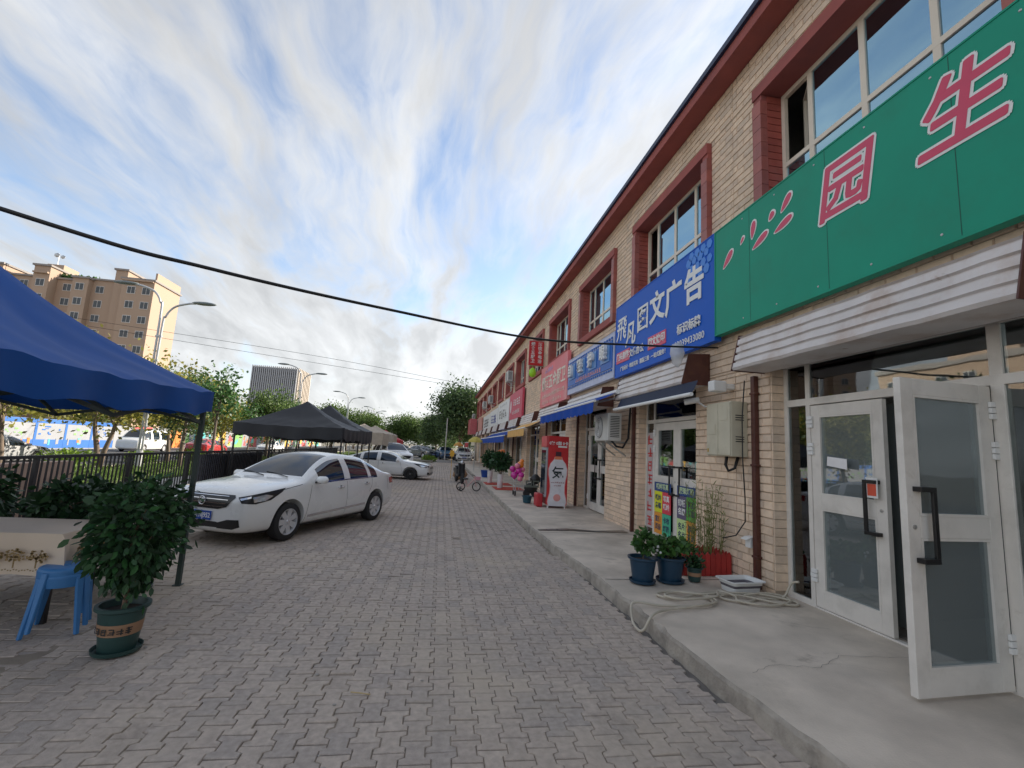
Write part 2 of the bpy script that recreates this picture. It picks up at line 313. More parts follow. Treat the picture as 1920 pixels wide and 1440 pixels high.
# ------------------------------------------------------------------ the setting
KERB = [(-3.0, 2.2), (2.3, 2.17), (2.9, 2.12), (4.5, 2.07), (5.75, 2.08), (6.6, 2.01), (8.8, 1.92), (13.2, 1.87), (20.0, 1.9), (30.0, 1.95), (56.0, 2.0)]
def kerb_x(y):
    for (a, xa), (b, xb) in zip(KERB, KERB[1:]):
        if a <= y <= b: return xa+(xb-xa)*(y-a)/(b-a)
    return KERB[0][1] if y < KERB[0][0] else KERB[-1][1]
PZ = 0.14
m_earth = mat('dry_earth', (0.20, 0.175, 0.14), 0.95, var=0.3, scale=0.4, bump=0.5, bscale=8, dirt=(0.12, 0.12, 0.07), dscale=0.15, damt=0.8)
g = MB(); g.add([(-900, -300, -0.62), (900, -300, -0.62), (900, 1500, -0.62), (-900, 1500, -0.62)], [(0, 1, 2, 3)])
tag(g.build('ground', m_earth), kind='structure')
g = MB(); g.box(-6.55, -3, -0.6, 2.35, 45, -0.014); pav = tag(g.build('pavement', m_sand), kind='structure')
g = MB(); g.box(2.35, -3, -0.6, 14, 56, -0.02); tag(g.build('terrain', m_earth), kind='structure')
m_far = mat('far_paving', (0.24, 0.225, 0.205), 0.9, var=0.2, scale=3, dirt=(0.17, 0.15, 0.13), dscale=0.5, damt=0.6)
g = MB(); g.box(-6.55, 45, -0.6, 9, 110, -0.006); tag(g.build('far_pavement', m_far), kind='structure')

# road beyond the fence, verge with grass, far path
g = MB(); g.box(-31, -40, -0.62, -16.5, 400, -0.45); road = tag(g.build('road', m_asph), kind='structure')
for xx in (-16.9, -30.6): 
    k = MB(); k.box(xx-0.06, -40, -0.449, xx+0.06, 400, -0.446); k.build('edge_line', m_white, road)
for i in range(28):
    k = MB(); y = -10+i*6; k.box(-23.8, y, -0.449, -23.68, y+3, -0.446); k.build('lane_dash', m_white, road)
g = MB(); g.box(-16.5, -40, -0.62, -16.3, 400, -0.30); tag(g.build('road_kerb', m_kerb), kind='structure')
g = MB()
nx, ny = 14, 60
vs = []; 
for j in range(ny+1):
    for i in range(nx+1):
        x = -16.3+i*(16.3-6.6)/nx; y = -10+j*3.0
        vs.append((x, y, -0.36+0.3*(x+16.3)/9.7+0.05*math.sin(x*2.1+y*0.7)))
g.add(vs, [(j*(nx+1)+i, j*(nx+1)+i+1, (j+1)*(nx+1)+i+1, (j+1)*(nx+1)+i) for j in range(ny) for i in range(nx)])
m_verge = mat('verge_soil', (0.10, 0.11, 0.045), 0.95, var=0.4, scale=0.8, bump=0.6, bscale=10, dirt=(0.21, 0.18, 0.13), dscale=0.5, damt=0.6)
tag(g.build('verge', m_verge), kind='structure')
# a pale concrete path between fence and verge
g = MB(); g.box(-9.4, -10, -0.4, -6.62, 60, -0.05); tag(g.build('path', mat('path_slab', (0.36, 0.34, 0.31), 0.9, dirt=(0.24, 0.22, 0.19))), kind='structure')
# grass
n = 34000
gx = RNG.uniform(-16.2, -9.5, n); gy = 6+64*RNG.random(n)**1.3; gh = RNG.uniform(0.08, 0.26, n)*(0.6+0.7*np.sin(gx*1.3+gy*0.4)**2)
ga = RNG.uniform(0, PI, n); gz = -0.36+0.3*(gx+16.3)/9.7-0.03
w = 0.035
V = np.empty((n, 3, 3)); V[:, 0] = np.c_[gx-w*np.cos(ga), gy-w*np.sin(ga), gz]; V[:, 1] = np.c_[gx+w*np.cos(ga), gy+w*np.sin(ga), gz]
V[:, 2] = np.c_[gx+RNG.normal(0, 0.05, n), gy+RNG.normal(0, 0.05, n), gz+gh]
def np_mesh(name, V, m):           # V: (faces, k, 3)
    f, k, _ = V.shape; me = bpy.data.meshes.new(name)
    me.vertices.add(f*k); me.vertices.foreach_set('co', V.reshape(-1)); me.loops.add(f*k); me.loops.foreach_set('vertex_index', np.arange(f*k, dtype=np.int32))
    me.polygons.add(f); me.polygons.foreach_set('loop_start', np.arange(0, f*k, k, dtype=np.int32)); me.update(calc_edges=True); me.materials.append(m); return me
tag(link('grass', np_mesh('grass', V, m_grass)), 'sunlit green grass on the verge behind the black fence', 'grass', kind='stuff')

# ---- pavers: dog-bone blocks 200 x 160, each with its own height and tilt
hw, wt, hl = 0.0835, 0.0510, 0.0945
OUT = [(-hw, -hl), (hw, -hl), (hw, -0.058), (wt, -0.043), (wt, 0.043), (hw, 0.058), (hw, hl), (-hw, hl), (-hw, 0.058), (-wt, 0.043), (-wt, -0.043), (-hw, -0.058)]
INN = [(x-math.copysign(0.0035, x), y*(1-0.0035/0.0945) if abs(y) > 0.08 else y) for x, y in OUT]
PV = np.array([(x, y, -0.0045) for x, y in OUT]+[(x, y, 0.0) for x, y in INN]+[(x, y, -0.02) for x, y in OUT])
PF = [tuple(range(12, 24))]+[(i, (i+1) % 12, 12+(i+1) % 12, 12+i) for i in range(12)]+[(24+i, 24+(i+1) % 12, (i+1) % 12, i) for i in range(12)]
pv = dict(col=(0.465, 0.40, 0.345), rough=0.88, spec=0.2, rnd=0.10, stain=(0.2, 0.17, 0.145), sscale=1.1, sth=(0.56, 0.74), samt=0.5, var=0.2, scale=22, bump=0.55, bscale=120, dirt=(0.56, 0.47, 0.37), dscale=0.4, damt=0.85)
def paver_mat(nm, objr):
    q = dict(pv); c = q.pop('col'); return mat(nm, c, objrand=objr, **q)
m_pav, m_pav_o = paver_mat('paver_grey', False), paver_mat('paver_grey_single', True)
me1 = bpy.data.meshes.new('paver'); me1.from_pydata([tuple(q) for q in PV], [], PF); me1.materials.append(m_pav_o)
cells = []
ci = 0; x = -6.45
while x < 2.2:
    off = 0.1*(ci % 2); y = -1.2+off
    while y < 44.8:
        if x < kerb_x(y)-0.02: cells.append((x, y))
        y += 0.2
    x += 0.14; ci += 1
cells = np.array(cells)
def in_view(p):
    v = Vector((p[0], p[1], -H)); d = v.dot(_f)
    if d < 0.3: return False
    return abs(v.dot(_r)/d) < 1.12 and abs(v.dot(_d)/d) < 0.84
ordr = sorted(range(len(cells)), key=lambda i: (0 if in_view(cells[i]) else 1e3)+math.hypot(*cells[i]))
near = set(ordr[:300])
rand = RNG.normal(0, 1, (len(cells), 4))
def pz(x, y, r):                      # gentle settlement of the laid surface
    return 0.0022*r+0.0035*math.sin(x*1.9+0.7)*math.sin(y*1.3)-0.002
vs, fs = [], []; off = 0
for i, (x, y) in enumerate(cells):
    r = rand[i]; z = pz(x, y, r[0]); tx, ty = 0.011*r[1], 0.011*r[2]
    if abs(x+0.42) < 0.2 and 3.05 < y < 3.7 and r[3] > -0.3: z -= 0.004; tx *= 1.5; ty *= 1.5
    if i in near:
        o = link('paver', me1, pav); o.location = (x, y, z); o.rotation_euler = (ty, -tx, 0.008*r[3])
    else:
        q = PV.copy(); c, s = math.cos(0.008*r[3]), math.sin(0.008*r[3])
        q[:, 2] += z + PV[:, 0]*tx + PV[:, 1]*ty
        q[:, 0] = x+PV[:, 0]*c-PV[:, 1]*s; q[:, 1] = y+PV[:, 0]*s+PV[:, 1]*c
        far = math.hypot(x, y) > 9
        vs.append(q[:24] if far else q); fs += [tuple(a+off for a in f) for f in (PF[:13] if far else PF)]; off += 24 if far else 36
me = bpy.data.meshes.new('paver_field'); me.from_pydata(np.concatenate(vs).tolist(), [], fs); me.materials.append(m_pav)
tag(link('paver_field', me, pav), kind='stuff')

# ---- dry sand lying in the joints and drifting over blocks, thicker towards the tent
from mathutils import noise as mnoise
gx_ = np.arange(-6.4, 2.05, 0.06); gy_ = np.arange(0.6, 15.0, 0.07); q = MB()
for yy in gy_:
    for xx in gx_:
        nz = mnoise.fractal(Vector((xx*0.9, yy*0.9, 3.3)), 1.0, 2.0, 5); fine = mnoise.noise(Vector((xx*9, yy*9, 1.0)))
        left = max(0.0, min(1.0, (-1.2-xx)/2.2)); near_k = max(0.0, min(1.0, (7.5-yy)/3))
        q.v.append((xx, yy, -0.0135+0.005*max(-0.5, nz)+0.0014*fine+0.0075*left*near_k))
nxg = len(gx_)
q.f += [(j*nxg+i, j*nxg+i+1, (j+1)*nxg+i+1, (j+1)*nxg+i) for j in range(len(gy_)-1) for i in range(nxg-1)]; q.m += [0]*len(q.f)
so = q.build('sand', mat('dry_sand', (0.30, 0.255, 0.205), 0.95, spec=0.1, var=0.25, scale=5, bump=0.4, bscale=90, dirt=(0.27, 0.225, 0.18), dscale=2.0, damt=0.7), smooth=True); tag(so, 'dry sandy dust filling the joints of the block paving', 'sand', kind='stuff')
# ---- raised concrete walkway in front of the shops, broken front edge
g = MB(); ys = np.arange(-3, 56.01, 0.12); k = len(ys)
xs = [kerb_x(y)+RNG.normal(0, 0.008)+0.012*math.sin(y*3.1) for y in ys]
for y, x in zip(ys, xs):
    ch = 0.012+0.02*max(0, RNG.normal(0, 0.6))
    g.v += [(x-0.01+RNG.normal(0, .006), y, -0.05), (x, y, PZ-0.022-ch*0.6), (x+ch, y, PZ-0.003), (x+0.12, y, PZ+0.0), (5.0, y, PZ+0.012)]
for i in range(k-1):
    for j in range(4):
        g.f.append((i*5+j, i*5+5+j, i*5+6+j, i*5+1+j)); g.m.append(0 if j > 1 else 1)
walk = tag(g.build('walkway', [m_conc, m_kerb]), kind='structure')
for y in (8.75, 5.68, 12.9, 17.0, 21.1):      # slab joints, wet dark streak at one of them
    j = MB(); j.add([(kerb_x(y)+0.02, y-0.005, PZ+0.006), (3.96, y-0.005+0.05, PZ+0.014), (3.96, y+0.01+0.05, PZ+0.014), (kerb_x(y)+0.02, y+0.01, PZ+0.006)], [(0, 1, 2, 3)]); j.build('slab_joint', m_sand, walk)
for j, pts in enumerate([[(2.35, 3.3), (2.6, 3.42), (2.95, 3.36), (3.3, 3.55), (3.9, 3.5)], [(2.2, 7.2), (2.6, 7.05), (3.0, 7.2), (3.5, 7.1)]]):
    q = MB()
    for k2 in range(len(pts)-1):
        for u in range(6):
            def pt(uu): return (pts[k2][0]+(pts[k2+1][0]-pts[k2][0])*uu, pts[k2][1]+(pts[k2+1][1]-pts[k2][1])*uu+0.012*math.sin(uu*23+k2*5))
            (xa, ya), (xb, yb_) = pt(u/6), pt((u+1)/6); za = PZ+0.007+0.004*(xa-2.2)
            q.add([(xa, ya-0.0017, za), (xb, yb_-0.0017, za), (xb, yb_+0.0017, za), (xa, ya+0.0017, za)], [(0, 1, 2, 3)])
    tag(q.build('crack', m_sand, walk), kind='stuff')
wet = MB(); pts = [(kerb_x(9)+0.05, 9.0), (2.6, 9.12), (3.1, 8.98), (3.75, 9.06)]; wd = [0.05, 0.12, 0.06, 0.14]
wet.add([(x, y-w_, PZ+0.0105+0.003*i) for i, ((x, y), w_) in enumerate(zip(pts, wd))]+[(x, y+w_, PZ+0.0105+0.003*i) for i, ((x, y), w_) in enumerate(zip(pts, wd))], [(i, i+1, i+5, i+4) for i in range(3)])
wet.build('wet_streak', mat('wet_concrete', (0.10, 0.09, 0.08), 0.3), walk)
# litter
def litter(name, pts, r, m, label, cat):
    q = MB(); q.tube(pts, r, 5); solo(q.build(name, m), label, cat)
litter('straw', [(2.115, 2.49, 0.012), (2.16, 2.43, 0.014), (2.24, 2.36, 0.012)], 0.006, mat('yellow_straw', (0.6, 0.42, 0.03), 0.5), 'yellow drinking straw lying at the foot of the kerb', 'straw')
litter('dry_twig', [(-0.46, 3.42, 0.008), (-0.40, 3.40, 0.012), (-0.33, 3.385, 0.008)], 0.004, mat('dry_twig', (0.5, 0.38, 0.2), 0.8), 'pale dry twig lying in a sunken paver', 'twig')
for i in range(26):
    x = RNG.uniform(-3.2, 1.9); y = RNG.uniform(2.6, 8); q = MB(); q.ico((x, y, 0.006), RNG.uniform(0.006, 0.013), 1, sc=(1.4, 1, 0.6))
    solo(q.build('pebble', mat('pebble', (0.33, 0.31, 0.28), 0.8)), 'small pale pebble lying on the block paving', 'pebble', 'pebbles scattered on the paving')
# ------------------------------------------------------------------ the shop row
WX, BP = 3.95, 4.05
def yb(k): return 1.75+BP*k
KMIN, KMAX = -1, 13
shop = thing('shop_row_building', (WX, 25, 0), 'long two-storey shop row clad in cream tiles with maroon window surrounds', 'building', world_parts=True)
OPEN = {-1: (0.55, 3.2), 0: (0.30, 3.36), 1: (1.0, 3.18), 2: (1.0, 3.15)}       # shop openings measured from the bay start
def opening(k): return OPEN.get(k, (0.7, 3.45))
W0, W1, WZ0, WZ1 = 0.55, 3.5, 4.82, 6.68        # outer edge of the upper surrounds
T = 0.17
core = MB(); tiles = []                          # tiles: rects (y0,y1,z0,z1) on the facade
YS, YE = yb(KMIN), yb(KMAX)
OT = 2.86
for k in range(KMIN, KMAX):
    y = yb(k); a, b = opening(k)
    for r in [(y, y+a, PZ-0.1, OT), (y+b, y+BP, PZ-0.1, OT), (y, y+BP, OT, WZ0+T-0.02), (y, y+W0+T-0.02, WZ0+T-0.02, WZ1-T+0.02), (y+W1-T+0.02, y+BP, WZ0+T-0.02, WZ1-T+0.02), (y, y+BP, WZ1-T+0.02, 7.3)]:
        core.box(WX, r[0], r[2], WX+0.30, r[1], r[3])
    tiles += [(y, y+a, PZ, OT), (y+b, y+BP, PZ, OT), (y, y+BP, OT, WZ0), (y, y+W0, WZ0, WZ1), (y+W1, y+BP, WZ0, WZ1), (y, y+BP, WZ1, 7.3)]
core.box(WX+0.02, YS-0.2, PZ-0.1, 13, YS, 7.3); core.box(WX+0.02, YE, PZ-0.1, 13, YE+0.2, 7.3); core.box(12.8, YS, 0, 13, YE, 7.3)
core.build('wall', m_mortar, shop)
BL, BH = 0.285, 0.1
cand = []
for (y0, y1, z0, z1) in tiles:
    r0 = int(math.floor(z0/BH+1e-6)); r1 = int(math.ceil(z1/BH-1e-6))
    for r in range(r0, r1):
        a, b = max(z0, r*BH), min(z1, (r+1)*BH)
        if b-a < 0.03: continue
        s = (r % 2)*BL/2; i0 = int(math.floor((y0-s)/BL)); i1 = int(math.ceil((y1-s)/BL))
        for i in range(i0, i1):
            c, d = max(y0, s+i*BL), min(y1, s+(i+1)*BL)
            if d-c < 0.03: continue
            cand.append((c+0.004, d-0.004, a+0.004, b-0.004))
def brick_geo(c, d, a, b, x):
    e = 0.006; t = 0.016
    return [(x, c, a), (x, d, a), (x, d, b), (x, c, b), (x-t, c+e, a+e), (x-t, d-e, a+e), (x-t, d-e, b-e), (x-t, c+e, b-e)], [(4, 7, 6, 5), (0, 4, 5, 1), (1, 5, 6, 2), (2, 6, 7, 3), (3, 7, 4, 0)]
def seen(c):
    ym, zm = (c[0]+c[1])/2, (c[2]+c[3])/2
    v = Vector((WX, ym, zm-H)); d = v.dot(_f)
    if d < 0.5: return False
    if abs(v.dot(_r)/d) > 1.1 or abs(v.dot(_d)/d) > 0.83: return False
    if zm > 2.8 and zm < 4.95: return False
    return True
vis = sorted([i for i, c in enumerate(cand) if seen(c)], key=lambda i: math.hypot(cand[i][0], cand[i][2]))
nearb = set(vis[:300])
full = MB(); vv, ff = brick_geo(-BL/2+0.004, BL/2-0.004, -BH/2+0.004, BH/2-0.004, 0); full.add(vv, ff); full_me = full.mesh('brick', m_brick_o)
fld = MB()
for i, (c, d, a, b) in enumerate(cand):
    dx_ = RNG.uniform(-0.003, 0.003)
    if i in nearb:
        o = link('brick', full_me, shop); o.location = (WX+dx_, (c+d)/2, (a+b)/2); o.scale = (1, (d-c)/(BL-0.008), (b-a)/(BH-0.008))
    else:
        fld.add(*brick_geo(c, d, a, b, WX+dx_))
tag(fld.build('brick_field', m_brick, shop), kind='stuff')
# returns of the shop openings, tiled too
for k in range(KMIN, KMAX):
    y = yb(k); a, b = opening(k); q = MB()
    for r in range(2, 28):
        z0 = r*BH+0.004; z1 = z0+BH-0.008
        for yy, s in ((y+a, 1), (y+b, -1)):
            q.box(WX-0.01, yy-0.002*s, z0, WX+0.2, yy+s*0.014, z1)
    tag(q.build('return_tile', m_brick, shop), kind='stuff')
# eaves and roof
e = MB(); e.box(3.62, YS-0.25, 7.30, WX+0.3, YE+0.25, 7.47); e.build('eaves', m_maroon_pl, shop)
e = MB(); e.box(3.57, YS-0.3, 7.472, 3.70, YE+0.3, 7.56); e.box(3.70, YS-0.3, 7.52, 4.2, YE+0.3, 7.56); e.build('roof_edge_trim', mat('dark_blue_trim', (0.02, 0.035, 0.085), 0.5), shop)
e = MB(); e.prism([(3.70, YS-0.3, 7.56), (8.4, YS-0.3, 8.55), (13.1, YS-0.3, 7.56)], (0, YE-YS+0.6, 0)); e.build('roof', mat('blue_roof_sheet', (0.05, 0.10, 0.22), 0.5), shop)
# floors and rooms
for k in range(KMIN, KMAX):
    y = yb(k); q = MB()
    q.box(WX+0.3, y+0.01, PZ-0.05, 9, y+BP-0.01, PZ+0.03); q.build('shop_floor', m_roomf, shop)
    q = MB(); q.box(9, y+0.08, PZ, 9.1, y+BP-0.08, 6.9); q.box(WX+0.3, y-0.07, PZ+0.03, 9, y+0.07, 7.0); q.build('party_wall', m_room, shop)
    q = MB(); q.box(WX+0.3, y+0.075, 3.1, 9, y+BP-0.075, 3.3); q.box(WX+0.3, y+0.075, 6.85, 9, y+BP-0.075, 7.0); q.build('room_ceiling', m_room, shop)
# upper windows
tile_b = MB(); tile_b.box(-0.10, -0.083, -0.098, 0.0, 0.083, 0.098); tile_me = tile_b.mesh('surround_tile', mat('maroon_tile_single', (0.36, 0.11, 0.09), 0.5, rnd=0.15, objrand=True, var=0.12, scale=9, bump=0.2, dirt=(0.36, 0.16, 0.14), dscale=2, damt=0.4))
def frame_bars(q, x, y0, y1, z0, z1, t, d=0.05):
    q.box(x, y0, z0, x+d, y1, z0+t); q.box(x, y0, z1-t, x+d, y1, z1); q.box(x, y0, z0+t, x+d, y0+t, z1-t); q.box(x, y1-t, z0+t, x+d, y1, z1-t)
for k in range(KMIN, KMAX):
    y = yb(k); ya, ybb = y+W0, y+W1; x0 = WX-0.10
    s = MB(); s.box(x0, ya, WZ1-T, WX+0.31, ybb, WZ1); s.box(x0+0.004, ya+T, WZ0, WX+0.31, ybb-T, WZ0+T)
    s.box(x0+0.02, ya+0.004, WZ0+0.003, WX+0.31, ya+T-0.012, WZ1-T); s.box(x0+0.02, ybb-T+0.012, WZ0+0.003, WX+0.31, ybb-0.004, WZ1-T)
    sur = s.build('window_surround', m_maroon_pl, shop)
    if 0 <= k < 3:
        for yy in (ya+T/2, ybb-T/2):
            for j in range(8):
                o = link('surround_tile', tile_me, sur); o.location = (x0+0.1+RNG.uniform(-.002, .002), yy, WZ0+0.105+j*0.2)
                o.scale = (1, 1, 0.99)
    # courses on the inner reveal
    q = MB()
    for j in range(15):
        z0 = WZ0+T+0.006+j*0.1
        if z0+0.09 > WZ1-T: break
        q.box(x0+0.10, ya+T-0.013, z0, WX+0.29, ya+T+0.004, z0+0.09); q.box(x0+0.10, ybb-T-0.004, z0, WX+0.29, ybb-T+0.013, z0+0.09)
    tag(q.build('reveal_tile', m_maroon, sur), kind='stuff')
    a, b, c, d = ya+T+0.006, ybb-T-0.006, WZ0+T, WZ1-T-0.004; xg = WX+0.20
    win = MB(); frame_bars(win, xg, a, b, c, d, 0.06)
    zt = c+0.50; win.box(xg+0.001, a+0.06, zt-0.03, xg+0.049, b-0.06, zt+0.03)
    cols = [a+0.03, a+(b-a)*0.26, a+(b-a)*0.54, a+(b-a)*0.815, b-0.03]
    for yc in cols[1:-1]: win.box(xg+0.002, yc-0.035, c+0.06, xg+0.048, yc+0.035, zt-0.03); win.box(xg+0.002, yc-0.035, zt+0.03, xg+0.048, yc+0.035, d-0.06)
    wo = win.build('window', m_cream_fr, shop)
    for i in range(4):
        for (p0, p1) in ((c+0.05, zt-0.02), (zt+0.02, d-0.05)):
            op = (i == 3 and p0 > zt and k in (0, 1, 3))
            if op: continue
            q = MB(); q.box(xg+0.02, cols[i]+0.02, p0, xg+0.026, cols[i+1]-0.02, p1); q.build('pane', m_glassb, wo)
    # opened casement at the far end of some windows
    i0, i1 = cols[3]+0.04, cols[4]-0.01
    q = MB(); 
    if k in (0, 1, 3):
        wd = i1-i0; hh0, hh1 = zt+0.035, d-0.065
        q.box(-0.02, 0, 0, 0.02, 0.05, hh1-hh0); q.box(-0.02, wd-0.05, 0, 0.02, wd, hh1-hh0); q.box(-0.02, 0.05, 0, 0.02, wd-0.05, 0.05); q.box(-0.02, 0.05, hh1-hh0-0.05, 0.02, wd-0.05, hh1-hh0)
        o = q.build('casement', m_cream_fr, wo); o.location = (xg+0.06, i0, hh0); o.rotation_euler = (0, 0, -0.55)
    # curtain
    if k in (0, 1, 2, 4, 6):
        q = MB(); npl = 30; pts = []
        y0c, y1c = a+0.02, a+(b-a)*(0.66 if k != 4 else 0.4)
        for j in range(npl+1):
            yy = y0c+(y1c-y0c)*j/npl; xx = xg+0.16+0.03*math.sin(j*1.9)+0.01*math.sin(j*0.7)
            q.v += [(xx, yy, c-0.1), (xx, yy, d)]
        q.f += [(2*j, 2*j+2, 2*j+3, 2*j+1) for j in range(npl)]; q.m += [0]*npl
        q.build('curtain', m_curtain, wo, smooth=True)

# ---- shop fronts
XG = WX+0.15
def leaf(parent, hinge, ang, wdt, z1, outer=1, mg=None, handle=True, wide=0.11, mid=1.08, hz=None, hinges=True):
    """door leaf: local x runs away from the hinge, z up; outer = side of local y that faces the street"""
    mg = mg or m_glassg; hgt = z1-(PZ+0.03)
    q = MB(); q.box(0, -0.025, 0, wide, 0.025, hgt); q.box(wdt-wide, -0.025, 0, wdt, 0.025, hgt)
    q.box(wide, -0.024, 0, wdt-wide, 0.024, 0.17); q.box(wide, -0.024, hgt-0.12, wdt-wide, 0.024, hgt); q.box(wide, -0.024, mid-0.075, wdt-wide, 0.024, mid+0.075)
    o = q.build('door', m_alu, parent, bevel=0.004); o.location = hinge; o.rotation_euler = (0, 0, ang)
    for a, b in ((0.17, mid-0.075), (mid+0.075, hgt-0.12)):
        p = MB(); p.box(wide-0.005, -0.006, a-0.005, wdt-wide+0.005, 0.006, b+0.005); p.build('pane', mg, o)
        bd = MB(); frame_local(bd, wide, wdt-wide, a, b, 0.018, 0.018); bd.build('glazing_bead', m_alu, o)
    if handle:
        zc = hz or 1.08; x1 = wdt-0.055; x0 = x1-0.14; h = MB(); s = outer
        y0, y1 = 0.026*s, 0.085*s
        for z in (zc-0.24, zc+0.24): h.box(x0, y0, z-0.017, x1, y0+0.03*s, z+0.017) if False else h.box(min(x0, x1), min(y0, y1), z-0.017, x1+0.0, max(y0, y1), z+0.017)
        h.box(x0, min(y1-0.02*s, y1), zc-0.223, x0+0.036, max(y1-0.02*s, y1), zc+0.223)
        h.build('handle', m_black, o, bevel=0.003)
        h = MB(); h.lathe([(0.016, 0), (0.016, 0.006), (0.008, 0.007)], 12, (wdt-0.055, 0.025*s, zc-0.02), Matrix.Rotation(-PI/2*s, 3, 'X')); h.build('lock', m_steel, o)
    if hinges:
        for z in (0.25, hgt-0.55, hgt-0.25):
            h = MB()
            for dz, dxx in ((0, 0.0), (0.045, -0.03), (0.09, 0.0)): h.box(-0.035+dxx*0.3, min(0.026*outer, 0.05*outer), z+dz, 0.04, max(0.026*outer, 0.05*outer), z+dz+0.04)
            h.build('hinge', m_white, o, bevel=0.004)
    return o
def frame_local(q, x0, x1, z0, z1, t, d):
    q.box(x0, -d-0.008, z0, x1, d+0.008, z0+t); q.box(x0, -d-0.008, z1-t, x1, d+0.008, z1); q.box(x0, -d-0.008, z0+t, x0+t, d+0.008, z1-t); q.box(x1-t, -d-0.008, z0+t, x1, d+0.008, z1-t)
def glass_rect(y0, y1, z0, z1, m=None):
    q = MB(); q.box(XG+0.02, y0, z0, XG+0.028, y1, z1); return q.build('pane', m or m_glass, shop)
def bars(lst, x=None):
    q = MB(); x = XG if x is None else x
    for i, (y0, z0, y1, z1) in enumerate(lst): q.box(x+0.0007*(i % 5), y0, z0, x+0.065-0.0007*(i % 5), y1, z1)
    return q.build('shopfront_frame', m_alu, shop, bevel=0.004)
HB = PI/2
# bay A: wide front, left leaf shut, right leaf standing open
y0, y1 = yb(0)+0.30, yb(0)+3.36
zt0, zt1, zh = 2.33, 2.41, 2.80
pa, pb = 4.70, 2.93
bars([(y1-0.07, PZ, y1, zh), (pa, PZ, pa+0.06, zh), (pb-0.09, PZ, pb, zh), (y0, PZ, y0+0.07, zh), (y0, zh, y1, zh+0.06), (y0+0.07, zt0, y1-0.07, zt1), (pa+0.06, PZ, y1-0.07, PZ+0.07), (y0+0.07, PZ, pb-0.09, PZ+0.09), (pb, PZ, pa, PZ+0.025)])
for r in [(pa+0.06, y1-0.07, PZ+0.07, zt0), (pa+0.06, y1-0.07, zt1, zh), (pb, pa, zt1, zh), (y0+0.07, pb-0.09, PZ+0.09, zt0), (y0+0.07, pb-0.09, zt1, zh)]: glass_rect(*r)
dA = leaf(shop, (XG+0.03, pa-0.005, PZ+0.03), -HB, 0.87, zt0-0.01, outer=-1, hz=1.12, mid=1.10)
dB = leaf(shop, (XG-0.01, pb+0.02, PZ+0.03), PI+math.radians(4.5), 0.87, zt0-0.01, outer=1, hz=1.12, mid=1.10)
# dim things inside: strip curtain, counter, ceiling lamp
q = MB()
for j in range(9):
    yy = 3.0+j*0.19; q.v += [(4.32+0.01*(j % 2), yy, PZ+0.08), (4.32+0.01*(j % 2), yy+0.2, PZ+0.08), (4.33, yy+0.2, 2.3), (4.33, yy, 2.3)]; q.f.append((4*j, 4*j+1, 4*j+2, 4*j+3)); q.m.append(0)
q.build('strip_curtain', glass('pvc_strip', (0.45, 0.42, 0.42), 0.2, 0.1, milky=0.35), shop)
lamp_m = mat('fluorescent_tube', (0.9, 0.95, 1.0), 0.5, var=0, emit=6.0)
for k in (0,):
    q = MB(); q.tube([(5.6, 1.95, 2.98), (5.6, 2.75, 2.98)], 0.02, 8); q.build('fluorescent_tube', lamp_m, shop)
q = MB(); q.box(6.3, 2.4, PZ+0.03, 7.0, 5.2, 1.05); q.box(6.25, 2.35, 1.05, 7.05, 5.25, 1.09); q.build('counter', mat('counter_wood', (0.25, 0.15, 0.08), 0.5), shop)
# bay B: double door, red lettered side light
y0, y1 = yb(1)+1.0, yb(1)+3.18
bars([(y0, PZ, y0+0.06, zh), (y1-0.06, PZ, y1, zh), (y1-0.40, PZ, y1-0.345, zh), (y0, zh, y1, zh+0.055), (y0+0.06, 2.30, y1-0.06, 2.37), (y1-0.345, PZ, y1-0.06, PZ+0.07)])
for r in [(y1-0.345, y1-0.06, PZ+0.07, 2.30), (y1-0.345, y1-0.06, 2.37, zh), (y0+0.06, y1-0.40, 2.37, zh)]: glass_rect(*r)
lw = (y1-0.40-(y0+0.06))/2-0.004
leafB1 = leaf(shop, (XG+0.03, y1-0.405, PZ+0.03), -HB, lw, 2.29, outer=-1, mg=m_glass, mid=1.05)
leafB2 = leaf(shop, (XG+0.03, y0+0.065, PZ+0.03), HB, lw, 2.29, outer=1, mg=m_glass, mid=1.05)
# bay C
y0, y1 = yb(2)+1.0, yb(2)+3.15
bars([(y0, PZ, y0+0.06, zh), (y1-0.06, PZ, y1, zh), (y1-0.36, PZ, y1-0.305, zh), (y0, zh, y1, zh+0.055), (y0+0.06, 2.28, y1-0.06, 2.35), (y1-0.305, PZ, y1-0.06, PZ+0.07)])
for r in [(y1-0.305, y1-0.06, PZ+0.07, 2.28), (y1-0.305, y1-0.06, 2.35, zh), (y0+0.06, y1-0.36, 2.35, zh)]: glass_rect(*r)
lw = (y1-0.36-(y0+0.06))/2-0.004
leaf(shop, (XG+0.03, y1-0.365, PZ+0.03), -HB, lw, 2.27, outer=-1, mg=m_glass); leaf(shop, (XG+0.03, y0+0.065, PZ+0.03), HB, lw, 2.27, outer=1, mg=m_glass)
# the other bays
for k in [-1]+list(range(3, KMAX)):
    a, b = opening(k); y0, y1 = yb(k)+a, yb(k)+b; mdl = (y0+y1)/2
    bars([(y0, PZ, y0+0.06, zh), (y1-0.06, PZ, y1, zh), (mdl-0.03, PZ, mdl+0.03, zh), (y0, zh, y1, zh+0.055), (y0+0.06, 2.28, y1-0.06, 2.35), (mdl+0.03, PZ, y1-0.06, PZ+0.3)])
    for r in [(mdl+0.03, y1-0.06, PZ+0.3, 2.28), (y0+0.06, y1-0.06, 2.35, zh)]: glass_rect(*r)
    leaf(shop, (XG+0.03, mdl-0.035, PZ+0.03), -HB, mdl-0.035-y0-0.065, 2.27, outer=-1, mg=m_glass, hinges=False)

